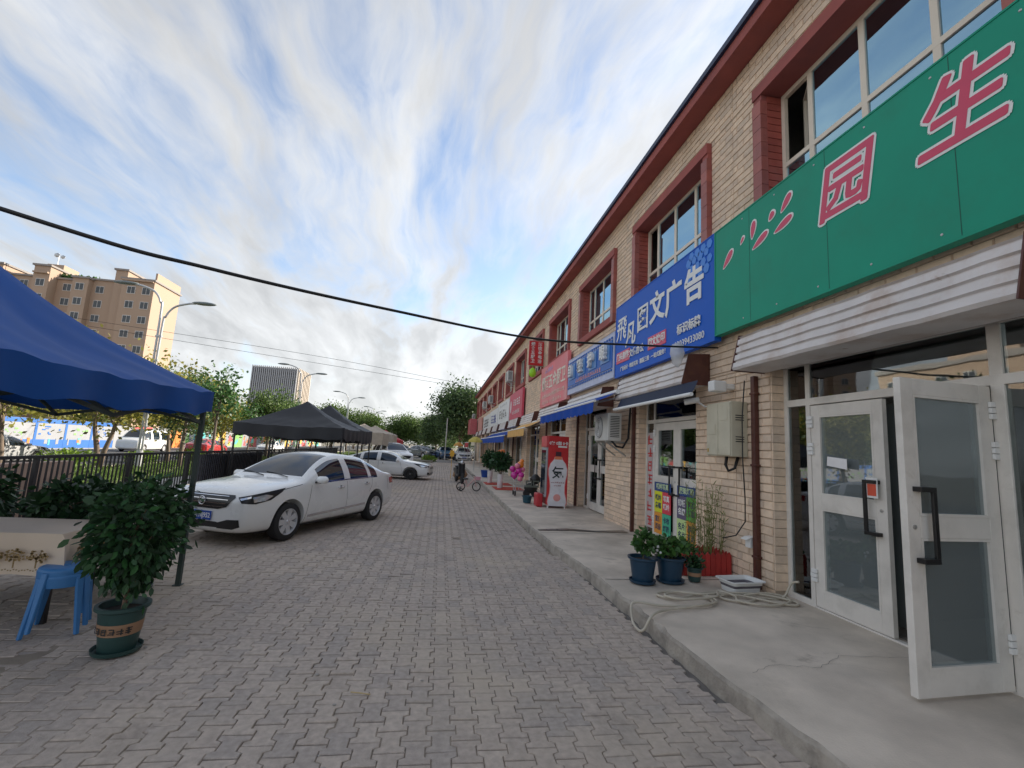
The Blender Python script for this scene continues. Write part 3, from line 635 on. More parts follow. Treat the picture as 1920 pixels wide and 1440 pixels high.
# ---- roller-shutter boxes: corrugated fronts with brown end plates
def shutter_box(k, a, b, xf=3.48, z0=2.76, z1=3.19):
    y0, y1 = yb(k)+a, yb(k)+b; prof = []; nr = 4; st = (z1-z0-0.03)/nr
    prof.append((xf+0.02, z0)); prof.append((xf, z0+0.03))
    for i in range(nr):
        z = z0+0.03+i*st; lean = 0.10*((z-z0)/(z1-z0))
        prof += [(xf+lean, z+st*0.05), (xf+lean+0.012, z+st*0.62), (xf+lean+0.045, z+st*0.72), (xf+lean+0.045, z+st*0.84), (xf+lean+0.02, z+st*0.97)]
    prof += [(WX-0.02, z1+0.03)]
    q = MB(); nseg = 14
    for j in range(nseg+1):
        yy = y0+(y1-y0)*j/nseg
        for (x, z) in prof: q.v.append((x+0.004*math.sin(j*2.7+z*9), yy, z+0.003*math.sin(j*1.7)))
    m = len(prof)
    for j in range(nseg):
        for i in range(m-1): q.f.append((j*m+i, (j+1)*m+i, (j+1)*m+i+1, j*m+i+1)); q.m.append(0)
    o = q.build('shutter_box', m_corr, shop)
    e = MB(); e.box(xf+0.03, y0, z0+0.002, WX-0.02, y1, z0+0.02); e.build('box_underside', m_corr, o)
    for yy in (y0-0.012, y1):
        e = MB(); e.prism([(xf-0.01, yy, z0-0.01), (WX-0.02, yy, z0-0.01), (WX-0.02, yy, z1+0.05), (xf+0.10, yy, z1+0.02)], (0, 0.012, 0)); e.build('end_plate', m_brown, o)
    return o
shutter_box(0, 0.55, 3.45); shutter_box(1, 0.62, 3.35); shutter_box(-1, 0.4, 3.6)
for k in range(2, KMAX): shutter_box(k, 0.55, 3.5, xf=3.55)
q = MB(); q.box(WX-0.04, yb(0)+0.2, 2.80, WX+0.12, yb(0)+3.40, 2.885); q.build('door_head', m_brown, shop)
# downpipes
for k, yy in ((0, 5.36), (1, 9.13), (2, 13.15), (3, 17.2), (5, 25.3), (7, 33.4)):
    q = MB(); q.box(WX-0.085, yy-0.035, PZ, WX-0.018, yy+0.035, 2.74)
    for z in (0.5, 1.6, 2.5): q.box(WX-0.09, yy-0.055, z, WX-0.016, yy+0.055, z+0.03)
    q.build('downpipe', m_brown, shop, bevel=0.008)
# ------------------------------------------------------------------ signs
m_txtw = mat('sign_white', (0.80, 0.80, 0.78), 0.45, var=0.03)
def sign_board(name, y0, y1, z0, z1, m, label, x=3.76, d=0.10, mf=None):
    t = thing(name, (x+d/2, (y0+y1)/2, z0), label, 'sign', world_parts=True)
    q = MB(); q.box(x, y0, z0, x+d, y1, z1); q.build('panel', m, t, bevel=0.004)
    q = MB()
    for yy in np.arange(y0+0.3, y1, 1.1):
        for zz in (z0+0.15, z1-0.15): q.box(x+d, yy-0.02, zz-0.02, WX, yy+0.02, zz+0.02)
    q.build('bracket', m_steel, t)
    q = MB(); f = 0.018
    q.box(x-0.006, y0-f, z0-f, x+d, y1+f, z0); q.box(x-0.006, y0-f, z1, x+d, y1+f, z1+f); q.box(x-0.006, y0-f, z0, x+d, y0, z1); q.box(x-0.006, y1, z0, x+d, y1+f, z1)
    q.build('edge_trim', mf or m, t)
    return t
SX = 3.752
# green sign
gs = sign_board('shop_sign', 1.55, 5.98, 3.42, 4.95, m_green, 'large green shop sign with pink white-outlined characters above the open door')
for ch, yy, zz, sz in (('园', 3.80, 4.40, 0.64), ('生', 2.74, 4.42, 0.68)):
    for j in range(12):
        an = j*PI/6
        text(ch, sz, m_txtw, gs, (SX+0.0048-0.0002*j, yy+0.036*math.cos(an), zz+0.036*math.sin(an)), extrude=0.001, shear=0.18, name='character_outline')
    for j in range(8):
        an = j*PI/4
        text(ch, sz, m_pinkred, gs, (SX+0.0012-0.0002*j, yy+0.012*math.cos(an), zz+0.012*math.sin(an)), extrude=0.001, shear=0.18, name='character')
for (yy, zz, ln, wd_, an) in ((5.68, 4.42, 0.15, 0.055, 0.75), (5.36, 4.56, 0.05, 0.022, 0.9), (5.14, 4.60, 0.12, 0.05, 1.35), (4.80, 4.62, 0.06, 0.045, 0.8), (4.56, 4.66, 0.12, 0.05, 0.8), (5.02, 4.40, 0.16, 0.05, 0.4), (4.62, 4.42, 0.16, 0.05, 0.3)):
    for mm, ex, dd, nm in ((m_txtw, 0.024, 0.003, 'brush_stroke_outline'), (m_pinkred, 0.0, -0.001, 'brush_stroke')):
        P_ = []
        for a_ in np.arange(0, 2*PI, PI/8):
            u = (ln+ex)*math.cos(a_)*(1 if math.cos(a_) > 0 else 0.85); v_ = (wd_+ex)*math.sin(a_)*(0.75+0.35*math.cos(a_)); P_.append((SX+dd, yy-(u*math.cos(an)-v_*math.sin(an)), zz+u*math.sin(an)+v_*math.cos(an)))
        q = MB(); q.prism(P_, (0.004, 0, 0)); q.build(nm, mm, gs)
for yy in (2.78, 4.0, 5.22):
    q = MB(); q.box(SX+0.0065, yy-0.003, 3.43, SX+0.0075, yy+0.003, 4.94); q.build('panel_seam', mat('sign_seam', (0.005, 0.09, 0.06), 0.6), gs)
q = MB()
for yy in np.arange(1.7, 5.95, 0.61):
    for zz in (3.5, 4.87): q.lathe([(0.012, 0), (0.008, 0.004)], 8, (SX+0.007, yy, zz), Matrix.Rotation(-PI/2, 3, 'Y'))
tag(q.build('screw', m_steel, gs), kind='stuff')
text('193', 0.21, m_txtw, gs, (SX, 2.18, 3.72), bold=0.004, shear=0.15, name='phone_number')
# blue print-shop sign
bs = sign_board('shop_sign', 6.02, 9.88, 3.36, 4.95, m_blue, 'bright blue print shop sign with white and red lettering')
yl = lambda f: 9.88-f*3.86
text('飛', 0.56, m_txtw, bs, (SX, yl(.085), 4.36), bold=0.006, shear=0.12); text('凡', 0.54, m_txtw, bs, (SX, yl(.215), 4.14), bold=0.01, shear=0.12)
text('图', 0.56, m_txtw, bs, (SX, yl(.37), 4.32), bold=0.006); text('文', 0.60, m_txtw, bs, (SX, yl(.53), 4.36), bold=0.018)
text('广', 0.60, m_txtw, bs, (SX, yl(.69), 4.34), bold=0.018); text('告', 0.60, m_txtw, bs, (SX, yl(.86), 4.34), bold=0.018)
for f, s, box in ((.115, '门头制作', 1), (.30, '文体办公', 0), (.53, '图文快印', 1), (.82, '标识标牌', 0)):
    zz = 3.74+0.02*(box) ; 
    if box:
        q = MB(); q.box(SX-0.003, yl(f)-0.36, zz-0.125, SX+0.012, yl(f)+0.36, zz+0.125); q.build('red_label', m_pinkred, bs, bevel=0.003)
    text(s, 0.17 if box else 0.18, m_txtw, bs, (SX-0.006, yl(f), zz), bold=0.004)
text('广告设计 · 喷绘写真 · 雕版三维 · 一站式服务！', 0.105, m_txtw, bs, (SX, yl(.36), 3.49), bold=0.001); text('13039433080', 0.165, m_txtw, bs, (SX, yl(.82), 3.50), bold=0.0)
# darker hexagon pattern at the right end
hexm = mat('sign_light_blue', (0.03, 0.22, 0.72), 0.4, var=0.1)
for i in range(16):
    cy_, cz_ = 6.12+0.17*(i % 4)+0.085*((i//4) % 2), 4.90-0.13*(i//4); r_ = 0.065+0.02*RNG.random()
    if cz_+r_ > 4.94: cz_ = 4.94-r_
    q = MB(); q.prism([(SX+0.006, cy_+r_*math.cos(a), cz_+r_*math.sin(a)) for a in np.arange(0, 2*PI, PI/3)], (-0.008, 0, 0)); q.build('hexagon', hexm, bs)
# blue optician-like sign with raised letters on pale blocks
m_panel2 = mat('sign_mid_blue', (0.02, 0.13, 0.48), 0.4, spec=0.2, var=0.08)
os_ = sign_board('shop_sign', 9.98, 13.86, 3.40, 4.44, mat('sign_pale_lilac', (0.52, 0.56, 0.72), 0.5), 'blue sign with raised white characters in a dotted white border')
q = MB(); q.box(SX-0.012, 10.06, 3.62, SX+0.004, 13.80, 4.28); q.build('inner_panel', m_panel2, os_)
for i, ch in enumerate('自轻护眼'):
    yy = 13.35-i*0.95
    q = MB(); q.box(SX-0.03, yy-0.30, 3.80, SX-0.012, yy+0.30, 4.24); q.build('block', mat('sign_soft_blue', (0.11, 0.28, 0.6), 0.4), os_)
    text(ch, 0.40, m_txtw, os_, (SX-0.075, yy, 4.02), bold=0.008, extrude=0.04, name='raised_character')
marks(15, 0.14, mat('sign_coral', (0.8, 0.3, 0.25), 0.4), os_, (SX-0.016, 11.9, 3.70))
for zz in (4.33, 3.57):
    q = MB()
    for yy in np.arange(10.08, 13.8, 0.16): q.box(SX-0.014, yy, zz-0.025, SX+0.002, yy+0.09, zz+0.025)
    tag(q.build('border_dash', m_panel2, os_), kind='stuff')
# pink hardware sign
m_pinkf = mat('faded_red_sign', (0.78, 0.22, 0.24), 0.5, spec=0.2, var=0.12, scale=1.0, dirt=(0.78, 0.42, 0.40), dscale=0.8, damt=0.7)
m_palet = mat('faded_cream_text', (0.85, 0.74, 0.62), 0.5)
ps = sign_board('shop_sign', 14.0, 17.9, 3.30, 4.82, m_pinkf, 'faded pink hardware shop sign with pale lettering')
text('烟酒五金厨卫', 0.58, m_palet, ps, (SX, 15.95, 4.12), bold=0.01, width=3.5); marks(6, 0.2, mat('lilac_text', (0.6, 0.45, 0.75), 0.5), ps, (SX, 16.6, 4.62))
marks(17, 0.17, m_palet, ps, (SX, 15.95, 3.68), width=3.4, seed=4); marks(13, 0.15, m_palet, ps, (SX, 16.1, 3.44), width=3.0, seed=5)
# hanging red sign
hs_ = thing('hanging_sign', (3.58, 18.3, 5.02), 'red blade sign with two columns of white characters hung from the wall', 'sign', world_parts=True)
q = MB(); q.box(3.27, 18.27, 5.05, 3.87, 18.35, 6.06); q.build('panel', m_red, hs_)
for ch, zz in zip('酒饮金电浴', np.linspace(5.92, 5.22, 5)): text(ch, 0.17, m_txtw, hs_, (3.72, 18.265, zz), F=FACE_S, bold=0.003)
for ch, zz in zip('烟食五厨卫', np.linspace(5.92, 5.22, 5)): text(ch, 0.17, m_txtw, hs_, (3.43, 18.265, zz), F=FACE_S, bold=0.003)
q = MB(); q.tube([(3.3, 18.31, 6.07), (3.95, 18.31, 6.07)], 0.02, 6); q.tube([(3.3, 18.31, 5.04), (3.95, 18.31, 5.04)], 0.02, 6); q.build('bracket', m_steel, hs_)
q = MB(); q.lathe([(0.02, 0), (0.10, 0.03), (0.15, 0.16), (0.13, 0.30), (0.05, 0.38), (0.02, 0.4)], 14, (3.45, 18.25, 4.55)); q.tube([(3.45, 18.25, 4.95), (3.45, 18.3, 5.05)], 0.006, 5)
solo(q.build('plastic_lantern', mat('lime_plastic', (0.35, 0.75, 0.03), 0.4), smooth=True), 'lime green plastic lantern hanging below the red blade sign', 'lantern')
# farther signs
fs_ = sign_board('shop_sign', 22.2, 26.3, 3.2, 4.66, mat('rose_sign', (0.62, 0.09, 0.14), 0.5, spec=0.2), 'rose red shop sign between the air conditioner and the hanging sign')
marks(4, 0.48, m_txtw, fs_, (SX, 23.9, 4.1), width=2.2, seed=7); marks(7, 0.26, m_txtw, fs_, (SX, 24.1, 3.6), width=2.4, seed=8)
q = MB(); q.prism([(SX+0.006, 25.85+0.16*math.cos(a), 3.95+0.34*math.sin(a)) for a in np.arange(0, 2*PI, PI/6)], (-0.012, 0, 0)); q.build('emblem', m_txtw, fs_)
wsg = mat('white_sign', (0.74, 0.74, 0.73), 0.4)
ink = mat('sign_dark_ink', (0.05, 0.05, 0.06), 0.5); inkb = mat('sign_ink_blue', (0.03, 0.05, 0.3), 0.5)
a = sign_board('shop_sign', 26.6, 31.9, 3.0, 4.56, wsg, 'white shop sign with dark grey characters, nearest of three'); marks(4, 0.75, mat('grey_ink', (0.25, 0.23, 0.22), 0.5), a, (SX, 29.3, 3.8), width=3.6, seed=9)
marks(6, 0.2, ink, a, (SX, 29.3, 4.36), width=3.4, seed=10)
a = sign_board('shop_sign', 32.1, 37.0, 3.0, 4.42, wsg, 'white shop sign with deep blue characters, middle of three'); marks(4, 0.85, inkb, a, (SX, 34.5, 3.75), width=3.4, seed=11)
a = sign_board('shop_sign', 37.2, 43.0, 3.0, 4.36, wsg, 'white shop sign with black characters, farthest of three'); marks(4, 0.9, ink, a, (SX, 40.1, 3.7), width=3.8, seed=12)
a = sign_board('shop_sign', 45.0, 49.5, 3.1, 4.5, mat('salmon_sign', (0.6, 0.3, 0.25), 0.5), 'salmon coloured plain sign towards the far end of the row')
a = sign_board('shop_sign', 50.0, 54.2, 3.0, 4.6, mat('dusty_red_sign', (0.5, 0.12, 0.13), 0.5), 'dusty red box sign at the far end of the row', x=3.0, d=0.7)

# ------------------------------------------------------------------ awnings
def awning(y0, y1, xw, zw, xf, zf, val, m, label, poles=False, roll=True, name='awning', n=24, mval=None):
    t = thing(name, ((xw+xf)/2, (y0+y1)/2, zf-val), label, 'awning', world_parts=True)
    q = MB(); 
    for i in range(n+1):
        yy = y0+(y1-y0)*i/n
        for j in range(5):
            u = j/4; q.v.append((xw+(xf-xw)*u, yy, zw+(zf-zw)*u-0.03*math.sin(PI*u)-0.006*math.sin(i*1.1)*u))
    q.f += [(i*5+j, i*5+j+1, i*5+6+j, i*5+5+j) for i in range(n) for j in range(4)]; q.m += [0]*(n*4)
    q.build('canopy', m, t, smooth=True)
    q = MB(); nv = n*4
    for i in range(nv+1):
        yy = y0+(y1-y0)*i/nv; zb = zf-val-0.035*abs(math.sin(i*PI/6)); xo = xf-0.025-0.015*math.sin(i*0.5)
        q.v += [(xf-0.012, yy, zf), (xo, yy, zb)]
    q.f += [(2*i, 2*i+1, 2*i+3, 2*i+2) for i in range(nv)]; q.m += [0]*nv
    if val > 0: q.build('valance', mval or m, t, smooth=True)
    q = MB(); q.tube([(xf, y0-0.04, zf), (xf, y1+0.04, zf)], 0.028, 10); q.build('front_bar', m_white, t, smooth=True, auto=40)
    if roll: q = MB(); q.tube([(xw+0.02, y0-0.05, zw), (xw+0.02, y1+0.05, zw)], 0.05, 10); q.build('roller', m_white, t, smooth=True, auto=40)
    q = MB()
    for yy in (y0+0.15, y1-0.15):
        q.beam((xw+0.02, yy, zw-0.12), ((xw+xf)/2, yy+0.2, (zw+zf)/2-0.08), 0.03, 0.03); q.beam(((xw+xf)/2, yy+0.2, (zw+zf)/2-0.08), (xf, yy, zf-0.02), 0.03, 0.03)
    q.build('folding_arm', m_steel, t)
    if poles:
        for yy in (y0+0.1, y1-0.1): q = MB(); q.tube([(xf, yy, 0), (xf, yy, zf)], 0.018, 8); q.build('pole', m_steel, t)
    return t
awning(9.0, 14.1, 3.46, 2.92, 3.0, 2.70, 0.22, m_navy, 'royal blue awning with scalloped valance over the drinks fridge')
awning(6.0, 8.85, 3.50, 2.75, 3.38, 2.54, 0.0, m_navyd, 'dark navy half-rolled awning above the print shop door', roll=False)
q = MB(); q.box(3.60, 5.78, 2.58, 3.80, 5.93, 2.73); q.box(3.80, 5.80, 2.62, 3.94, 5.91, 2.70); solo(q.build('awning_bracket', m_white, bevel=0.02), 'white cast bracket at the near end of the navy awning', 'bracket')
m_orange = mat('faded_orange_fabric', (0.70, 0.40, 0.12), 0.8, var=0.15)
awning(16.9, 21.2, 3.6, 2.75, 3.0, 2.45, 0.28, m_orange, 'faded orange awning with fringe beyond the hardware shop')
awning(21.6, 34.5, 3.7, 2.62, 2.9, 2.25, 0.30, m_navy, 'long deep blue awning over the pharmacy front', poles=True)
awning(36.0, 40.5, 3.6, 2.4, 2.6, 2.1, 0.35, mat('cream_fabric', (0.66, 0.58, 0.42), 0.8), 'cream awning beyond the long blue awning', poles=True)
awning(41.0, 47.0, 3.6, 2.3, 2.4, 2.0, 0.4, mat('red_fabric', (0.45, 0.03, 0.04), 0.8), 'red awning near the far end of the row', poles=True)

# ------------------------------------------------------------------ air conditioners
def aircon(loc, label, rz=0):
    t = thing('air_conditioner', loc, label, 'air conditioner', 'air conditioner units on the shop row', rz)
    q = MB(); q.box(-0.15, -0.42, 0, 0.15, 0.42, 0.58); q.build('casing', mat('ac_casing', (0.62, 0.61, 0.57), 0.5, var=0.06, dirt=(0.42, 0.4, 0.36)), t, bevel=0.015)
    # fan grille on the street face (local -x)
    R = Matrix.Rotation(-PI/2, 3, 'Y')
    q = MB(); q.lathe([(0.235, 0), (0.235, 0.012), (0.22, 0.014)], 28, (-0.151, 0.12, 0.29), R); q.build('fan_recess', mat('ac_grey', (0.28, 0.28, 0.28), 0.6), t)
    for r_ in (0.06, 0.10, 0.14, 0.18, 0.22):
        q = MB(); q.tube([(-0.172, 0.12+r_*math.cos(a), 0.29+r_*math.sin(a)) for a in np.linspace(0, 2*PI, 25)], 0.004, 5); q.build('grille_ring', m_white, t)
    q = MB()
    for i in range(3):
        a = i*2*PI/3+0.4; q.add([(-0.167, 0.12+0.03*math.cos(a+d)+rr*math.cos(a+d*0.4), 0.29+0.03*math.sin(a+d)+rr*math.sin(a+d*0.4)) for d, rr in ((-0.8, 0.03), (0.8, 0.03), (1.1, 0.17), (-0.5, 0.17))], [(0, 1, 2, 3)])
    q.build('fan_blade', mat('ac_fan', (0.5, 0.5, 0.5), 0.5), t)
    q = MB()
    for z in np.arange(0.08, 0.52, 0.035): q.box(-0.10, -0.424, z, 0.10, -0.421, z+0.015)
    tag(q.build('louvre', m_dark, t), kind='stuff')
    q = MB()
    for yy in (-0.3, 0.3): q.box(-0.15, yy-0.02, -0.035, 0.33, yy+0.02, -0.003); q.beam((0.30, yy, -0.30), (-0.1, yy, -0.04), 0.03, 0.03)
    q.build('mount', m_steel, t)
    return t
aircon((3.56, 9.72, 1.93), 'white air conditioner unit low on the wall beside the print shop')
pp = MB(); pp.tube([(3.5, 9.35, 1.95), (3.6, 9.3, 1.82), (3.75, 9.32, 1.80), (3.88, 9.36, 2.0), (3.92, 9.36, 2.7)], 0.022, 8); solo(pp.build('refrigerant_pipe', m_dark, smooth=True), 'dark insulated pipe looping under the lowest air conditioner', 'pipe')
aircon((3.58, 26.0, 5.42), 'air conditioner under the upper windows above the rose red sign'); aircon((3.58, 35.8, 5.05), 'air conditioner above the middle white sign'); aircon((3.58, 41.0, 5.05), 'air conditioner above the farthest white sign'); aircon((3.5, 53.2, 4.75), 'air conditioner on top of the dusty red far box sign')

# ------------------------------------------------------------------ things on the near wall
t = thing('electric_cabinet', (3.82, 5.82, 1.71), 'cream metal electricity cabinet with two doors fixed to the tiled wall', 'cabinet', world_parts=True)
m_cab = mat('cream_cabinet', (0.56, 0.52, 0.40), 0.45, var=0.08, scale=4, dirt=(0.42, 0.37, 0.26), dscale=3, damt=0.5)
q = MB(); q.box(3.70, 5.55, 1.71, 3.935, 6.10, 2.43); cb = q.build('casing', m_cab, t, bevel=0.008)
for a, b in ((5.56, 5.82), (5.83, 6.09)):
    q = MB(); q.box(3.685, a, 1.725, 3.699, b, 2.415); d = q.build('cabinet_door', m_cab, t, bevel=0.004)
    q = MB(); q.box(3.68, a+0.05, 2.0 if a > 5.7 else 2.18, 3.6845, a+0.2, 2.14 if a > 5.7 else 2.36); q.build('hatch', m_cab, d, bevel=0.002)
q = MB(); q.box(3.681, 6.04, 1.76, 3.6845, 6.07, 1.81); q.build('warning_sticker', mat('yellow_brown_sticker', (0.4, 0.25, 0.05), 0.5), t)
q = MB()
for z in (1.9, 1.93, 1.96, 2.18, 2.21, 2.24): q.box(3.76, 5.5465, z, 3.88, 5.5495, z+0.012)
q.build('vent_slot', m_dark, t)
q = MB(); q.tube([(3.8, 5.8, 1.72), (3.78, 5.8, 1.60), (3.80, 5.77, 1.52), (3.86, 5.72, 1.56), (3.92, 5.72, 1.75)], 0.02, 8); q.build('conduit', m_dark, t, smooth=True)
t = thing('security_camera', (3.72, 6.42, 2.46), 'white bullet security camera above the print shop door', 'camera', world_parts=True)
q = MB(); q.tube([(3.55, 6.46, 2.48), (3.72, 6.34, 2.52)], 0.042, 12); q.build('housing', m_white, t, smooth=True, auto=40)
q = MB(); q.tube([(3.545, 6.464, 2.479), (3.55, 6.46, 2.48)], 0.032, 12); q.build('lens', m_black, t)
q = MB(); q.tube([(3.70, 6.35, 2.49), (3.78, 6.30, 2.42), (3.94, 6.28, 2.42)], 0.012, 8); q.build('arm', m_white, t)
q = MB(); q.tube([(3.86, 5.50, 2.70), (3.80, 5.47, 2.2), (3.80, 5.47, 1.7), (3.82, 5.46, 1.2), (3.88, 5.55, 0.9), (3.80, 5.62, 0.72), (3.7, 5.75, 0.66)], 0.008, 6); solo(q.build('wall_cable', m_black, smooth=True), 'thin black cable hanging down the wall past the cabinet', 'cable')
t = thing('wall_socket', (3.88, 5.46, 0.62), 'white weatherproof socket low on the wall by the downpipe', 'socket', world_parts=True)
q = MB(); q.box(3.86, 5.43, 0.60, 3.935, 5.53, 0.72); q.build('box', m_white, t, bevel=0.008)
q = MB(); q.prism([(3.86, 5.42, 0.73), (3.93, 5.42, 0.74), (3.80, 5.42, 0.70)], (0, 0.12, 0)); q.build('lid', m_white, t)
# clear plastic bag on the wire
m_bag = bpy.data.materials.new('clear_plastic_bag'); m_bag.use_nodes = True
_t = m_bag.node_tree; _b = _t.nodes['Principled BSDF']; _b.inputs['Base Color'].default_value = (0.75, 0.76, 0.78, 1); _b.inputs['Roughness'].default_value = 0.25; _b.inputs['Alpha'].default_value = 0.55
q = MB(); prof = [(0.03, 0.36), (0.075, 0.34), (0.10, 0.28), (0.10, 0.2), (0.085, 0.12), (0.05, 0.05), (0.015, 0.0)][::-1]; q.lathe(prof, 18, (3.36, 6.33, 2.98))
q.v = [(x+0.015*math.sin(z*40+y*30), y+0.015*math.sin(z*33+x*50), z) for x, y, z in q.v]; solo(q.build('plastic_bag', m_bag, smooth=True), 'clear crumpled plastic bag hanging in front of the blue sign', 'bag')
# paper and sticker on the shut leaf, sticker as its own thing
q = MB(); q.add([(4.058, 4.44, 1.66), (4.056, 4.19, 1.63), (4.056, 4.19, 1.735), (4.058, 4.43, 1.755)], [(0, 1, 2, 3)]); q.add([(4.060, 4.44, 1.66), (4.060, 4.19, 1.63), (4.060, 4.19, 1.735), (4.060, 4.43, 1.755)], [(3, 2, 1, 0)])
solo(q.build('notice_paper', mat('notice_paper', (0.82, 0.80, 0.80), 0.8)), 'white paper notice taped inside the shut door', 'paper')
t = thing('qr_sticker', (4.06, 3.93, 1.37), 'small red and white payment sticker at the edge of the shut door', 'sticker', world_parts=True)
t.name = 'door_sticker'; ROOTS['door_sticker'] = ROOTS.pop('qr_sticker')
q = MB(); q.box(4.060, 3.87, 1.38, 4.066, 3.99, 1.57); q.build('card', m_white, t); q = MB(); q.box(4.058, 3.885, 1.40, 4.0605, 3.975, 1.51); q.build('red_field', mat('sticker_red', (0.7, 0.1, 0.05), 0.4), t)
# posters on the print shop door leaves
cols = {'y': (0.72, 0.72, 0.02), 'r': (0.68, 0.05, 0.08), 'o': (0.75, 0.30, 0.03), 'g': (0.06, 0.45, 0.27), 'n': (0.015, 0.06, 0.22), 'p': (0.12, 0.10, 0.18), 'l': (0.55, 0.72, 0.30), 'k': (0.08, 0.40, 0.06)}
def pm(c): return mat('poster_'+c, cols[c], 0.4, var=0.05)
def poster(lf, lw, head, cells_, label, outer):
    t = thing('door_poster', (XG-0.02, 0, 0), label, 'poster', 'posters on the print shop door', world_parts=True)
    t.location = (4.05, head[0], 0.27); ROOTS[t.name] = Matrix.Translation(-Vector(t.location))
    yA, yB = head[0]+head[1]/2, head[0]-head[1]/2; x = 4.052
    q = MB(); q.box(x, yB, 1.03, x+0.01, yA, 1.19); q.build('heading', pm('n'), t)
    text(head[2], 0.11, mat('poster_pale', (0.55, 0.68, 0.4), 0.4), t, (x-0.002, (yA+yB)/2, 1.11), bold=0.003, width=head[1]*0.75, extrude=0.001)
    for i, (c, s1, s2) in enumerate(cells_):
        r, cc = divmod(i, 2); y1_ = yA-cc*head[1]/2; y0_ = y1_-head[1]/2; z1_ = 1.025-r*0.38; z0_ = z1_-0.375
        q = MB(); q.box(x, y0_, z0_, x+0.01, y1_, z1_); q.build('square', pm(c), t)
        tm = m_txtw if c in 'rp' else mat('poster_ink', (0.02, 0.05, 0.12), 0.4)
        text(s1, 0.115, tm, t, (x-0.002, (y0_+y1_)/2, z1_-0.12), bold=0.003, extrude=0.001); text(s2, 0.115, tm, t, (x-0.002, (y0_+y1_)/2, z1_-0.26), bold=0.003, extrude=0.001)
yB0, yB1 = yb(1)+1.0, yb(1)+3.18; lwB = (yB1-0.40-(yB0+0.06))/2
poster(leafB1, lwB, (yB1-0.405-lwB/2, 0.62, '喷绘写真'), [('y', '喷绘', '条幅'), ('r', '写真', '喷绘'), ('o', '宣传', '页册'), ('g', '卡布', '灯箱')], 'colourful four-square poster on the far leaf of the print shop door', -1)
poster(leafB2, lwB, (yB0+0.065+lwB/2, 0.62, '展架灯箱'), [('p', '铜板', '名牌'), ('k', '奖牌', '锦旗'), ('l', '名片', '名片'), ('o', '标牌', '雕刻')], 'colourful four-square poster on the near leaf of the print shop door', 1)
t = thing('window_lettering', (4.09, yB1-0.2, 0.3), 'column of red characters on the narrow side light of the print shop', 'lettering', world_parts=True)
q = MB(); q.box(4.112, yB1-0.335, 0.30, 4.118, yB1-0.07, 2.12); q.build('film', mat('pale_film', (0.5, 0.45, 0.45), 0.5), t)
marks(7, 0.25, m_red, t, (4.110, yB1-0.20, 1.21), vertical=True, width=1.8, seed=21)
# ------------------------------------------------------------------ plants and foliage helpers
def leaves(centers, normals, size, asp=0.5, droop=0.0, jitter=0.6):
    """six-point leaf blades at the given points; returns array (n,6,3)"""
    n = len(centers); d = normals+RNG.normal(0, jitter, (n, 3)); d /= np.linalg.norm(d, axis=1)[:, None]; d[:, 2] -= droop; d /= np.linalg.norm(d, axis=1)[:, None]
    s = np.cross(d, RNG.normal(0, 1, (n, 3))); s /= np.linalg.norm(s, axis=1)[:, None]+1e-9
    L_ = size*RNG.uniform(0.65, 1.2, (n, 1)); W_ = L_*asp
    up_ = np.cross(s, d); c = centers
    return np.stack([c, c+d*L_*0.3+s*W_*0.5+up_*L_*0.03, c+d*L_*0.7+s*W_*0.42+up_*L_*0.02, c+d*L_, c+d*L_*0.7-s*W_*0.42+up_*L_*0.02, c+d*L_*0.3-s*W_*0.5+up_*L_*0.03], 1)
def quads(centers, size, asp=0.6):
    n = len(centers); d = RNG.normal(0, 1, (n, 3)); d /= np.linalg.norm(d, axis=1)[:, None]
    s = np.cross(d, RNG.normal(0, 1, (n, 3))); s /= np.linalg.norm(s, axis=1)[:, None]+1e-9
    L_ = size*RNG.uniform(0.6, 1.3, (n, 1)); W_ = L_*asp
    return np.stack([centers-d*L_/2, centers+s*W_/2, centers+d*L_/2, centers-s*W_/2], 1)
def blob(n, c, r, shell=0.5):
    v = RNG.normal(0, 1, (n, 3)); v /= np.linalg.norm(v, axis=1)[:, None]
    rr = (shell+(1-shell)*RNG.random((n, 1)))
    return np.array(c)+v*rr*np.array(r), v
def pot(t, r0, r1, h, m, rim=0.02, saucer=True, n=28, oval=1.0, band=None, ribs=False):
    q = MB(); q.lathe([(r0, 0.012), (r0+(r1-r0)*0.9, h*0.9), (r1+rim*0.3, h*0.9), (r1+rim, h*0.93), (r1+rim, h), (r1-0.005, h), (r1-0.012, h*0.9), (r1-0.02, h*0.86)], n)
    if ribs: q.v = [(x*(1+0.012*math.cos(12*math.atan2(y, x))), y*(1+0.012*math.cos(12*math.atan2(y, x))), z) for x, y, z in q.v]
    q.build('pot', m, t, smooth=True, auto=35)
    q = MB(); q.lathe([(r1-0.02, h*0.84), (r1-0.015, h*0.865)], n); q.build('soil', m_soil, t)
    if saucer: q = MB(); q.lathe([(r0*1.1, 0), (r0*1.32, 0.012), (r0*1.38, 0.04), (r0*1.33, 0.04), (r0*1.25, 0.016)], n); q.build('saucer', m, t, smooth=True, auto=35)
    if band:
        q = MB(); rr = lambda z: r0+(r1-r0)*z/h+0.003; q.lathe([(rr(h*0.42), h*0.42), (rr(h*0.66), h*0.66)], n); q.build('band', band, t, smooth=True, auto=35)
m_potg = mat('pot_dark_green', (0.022, 0.06, 0.055), 0.45, var=0.1); m_potb = mat('pot_teal_blue', (0.012, 0.045, 0.085), 0.4, var=0.1)
m_band = mat('pot_tan_band', (0.33, 0.19, 0.11), 0.6)
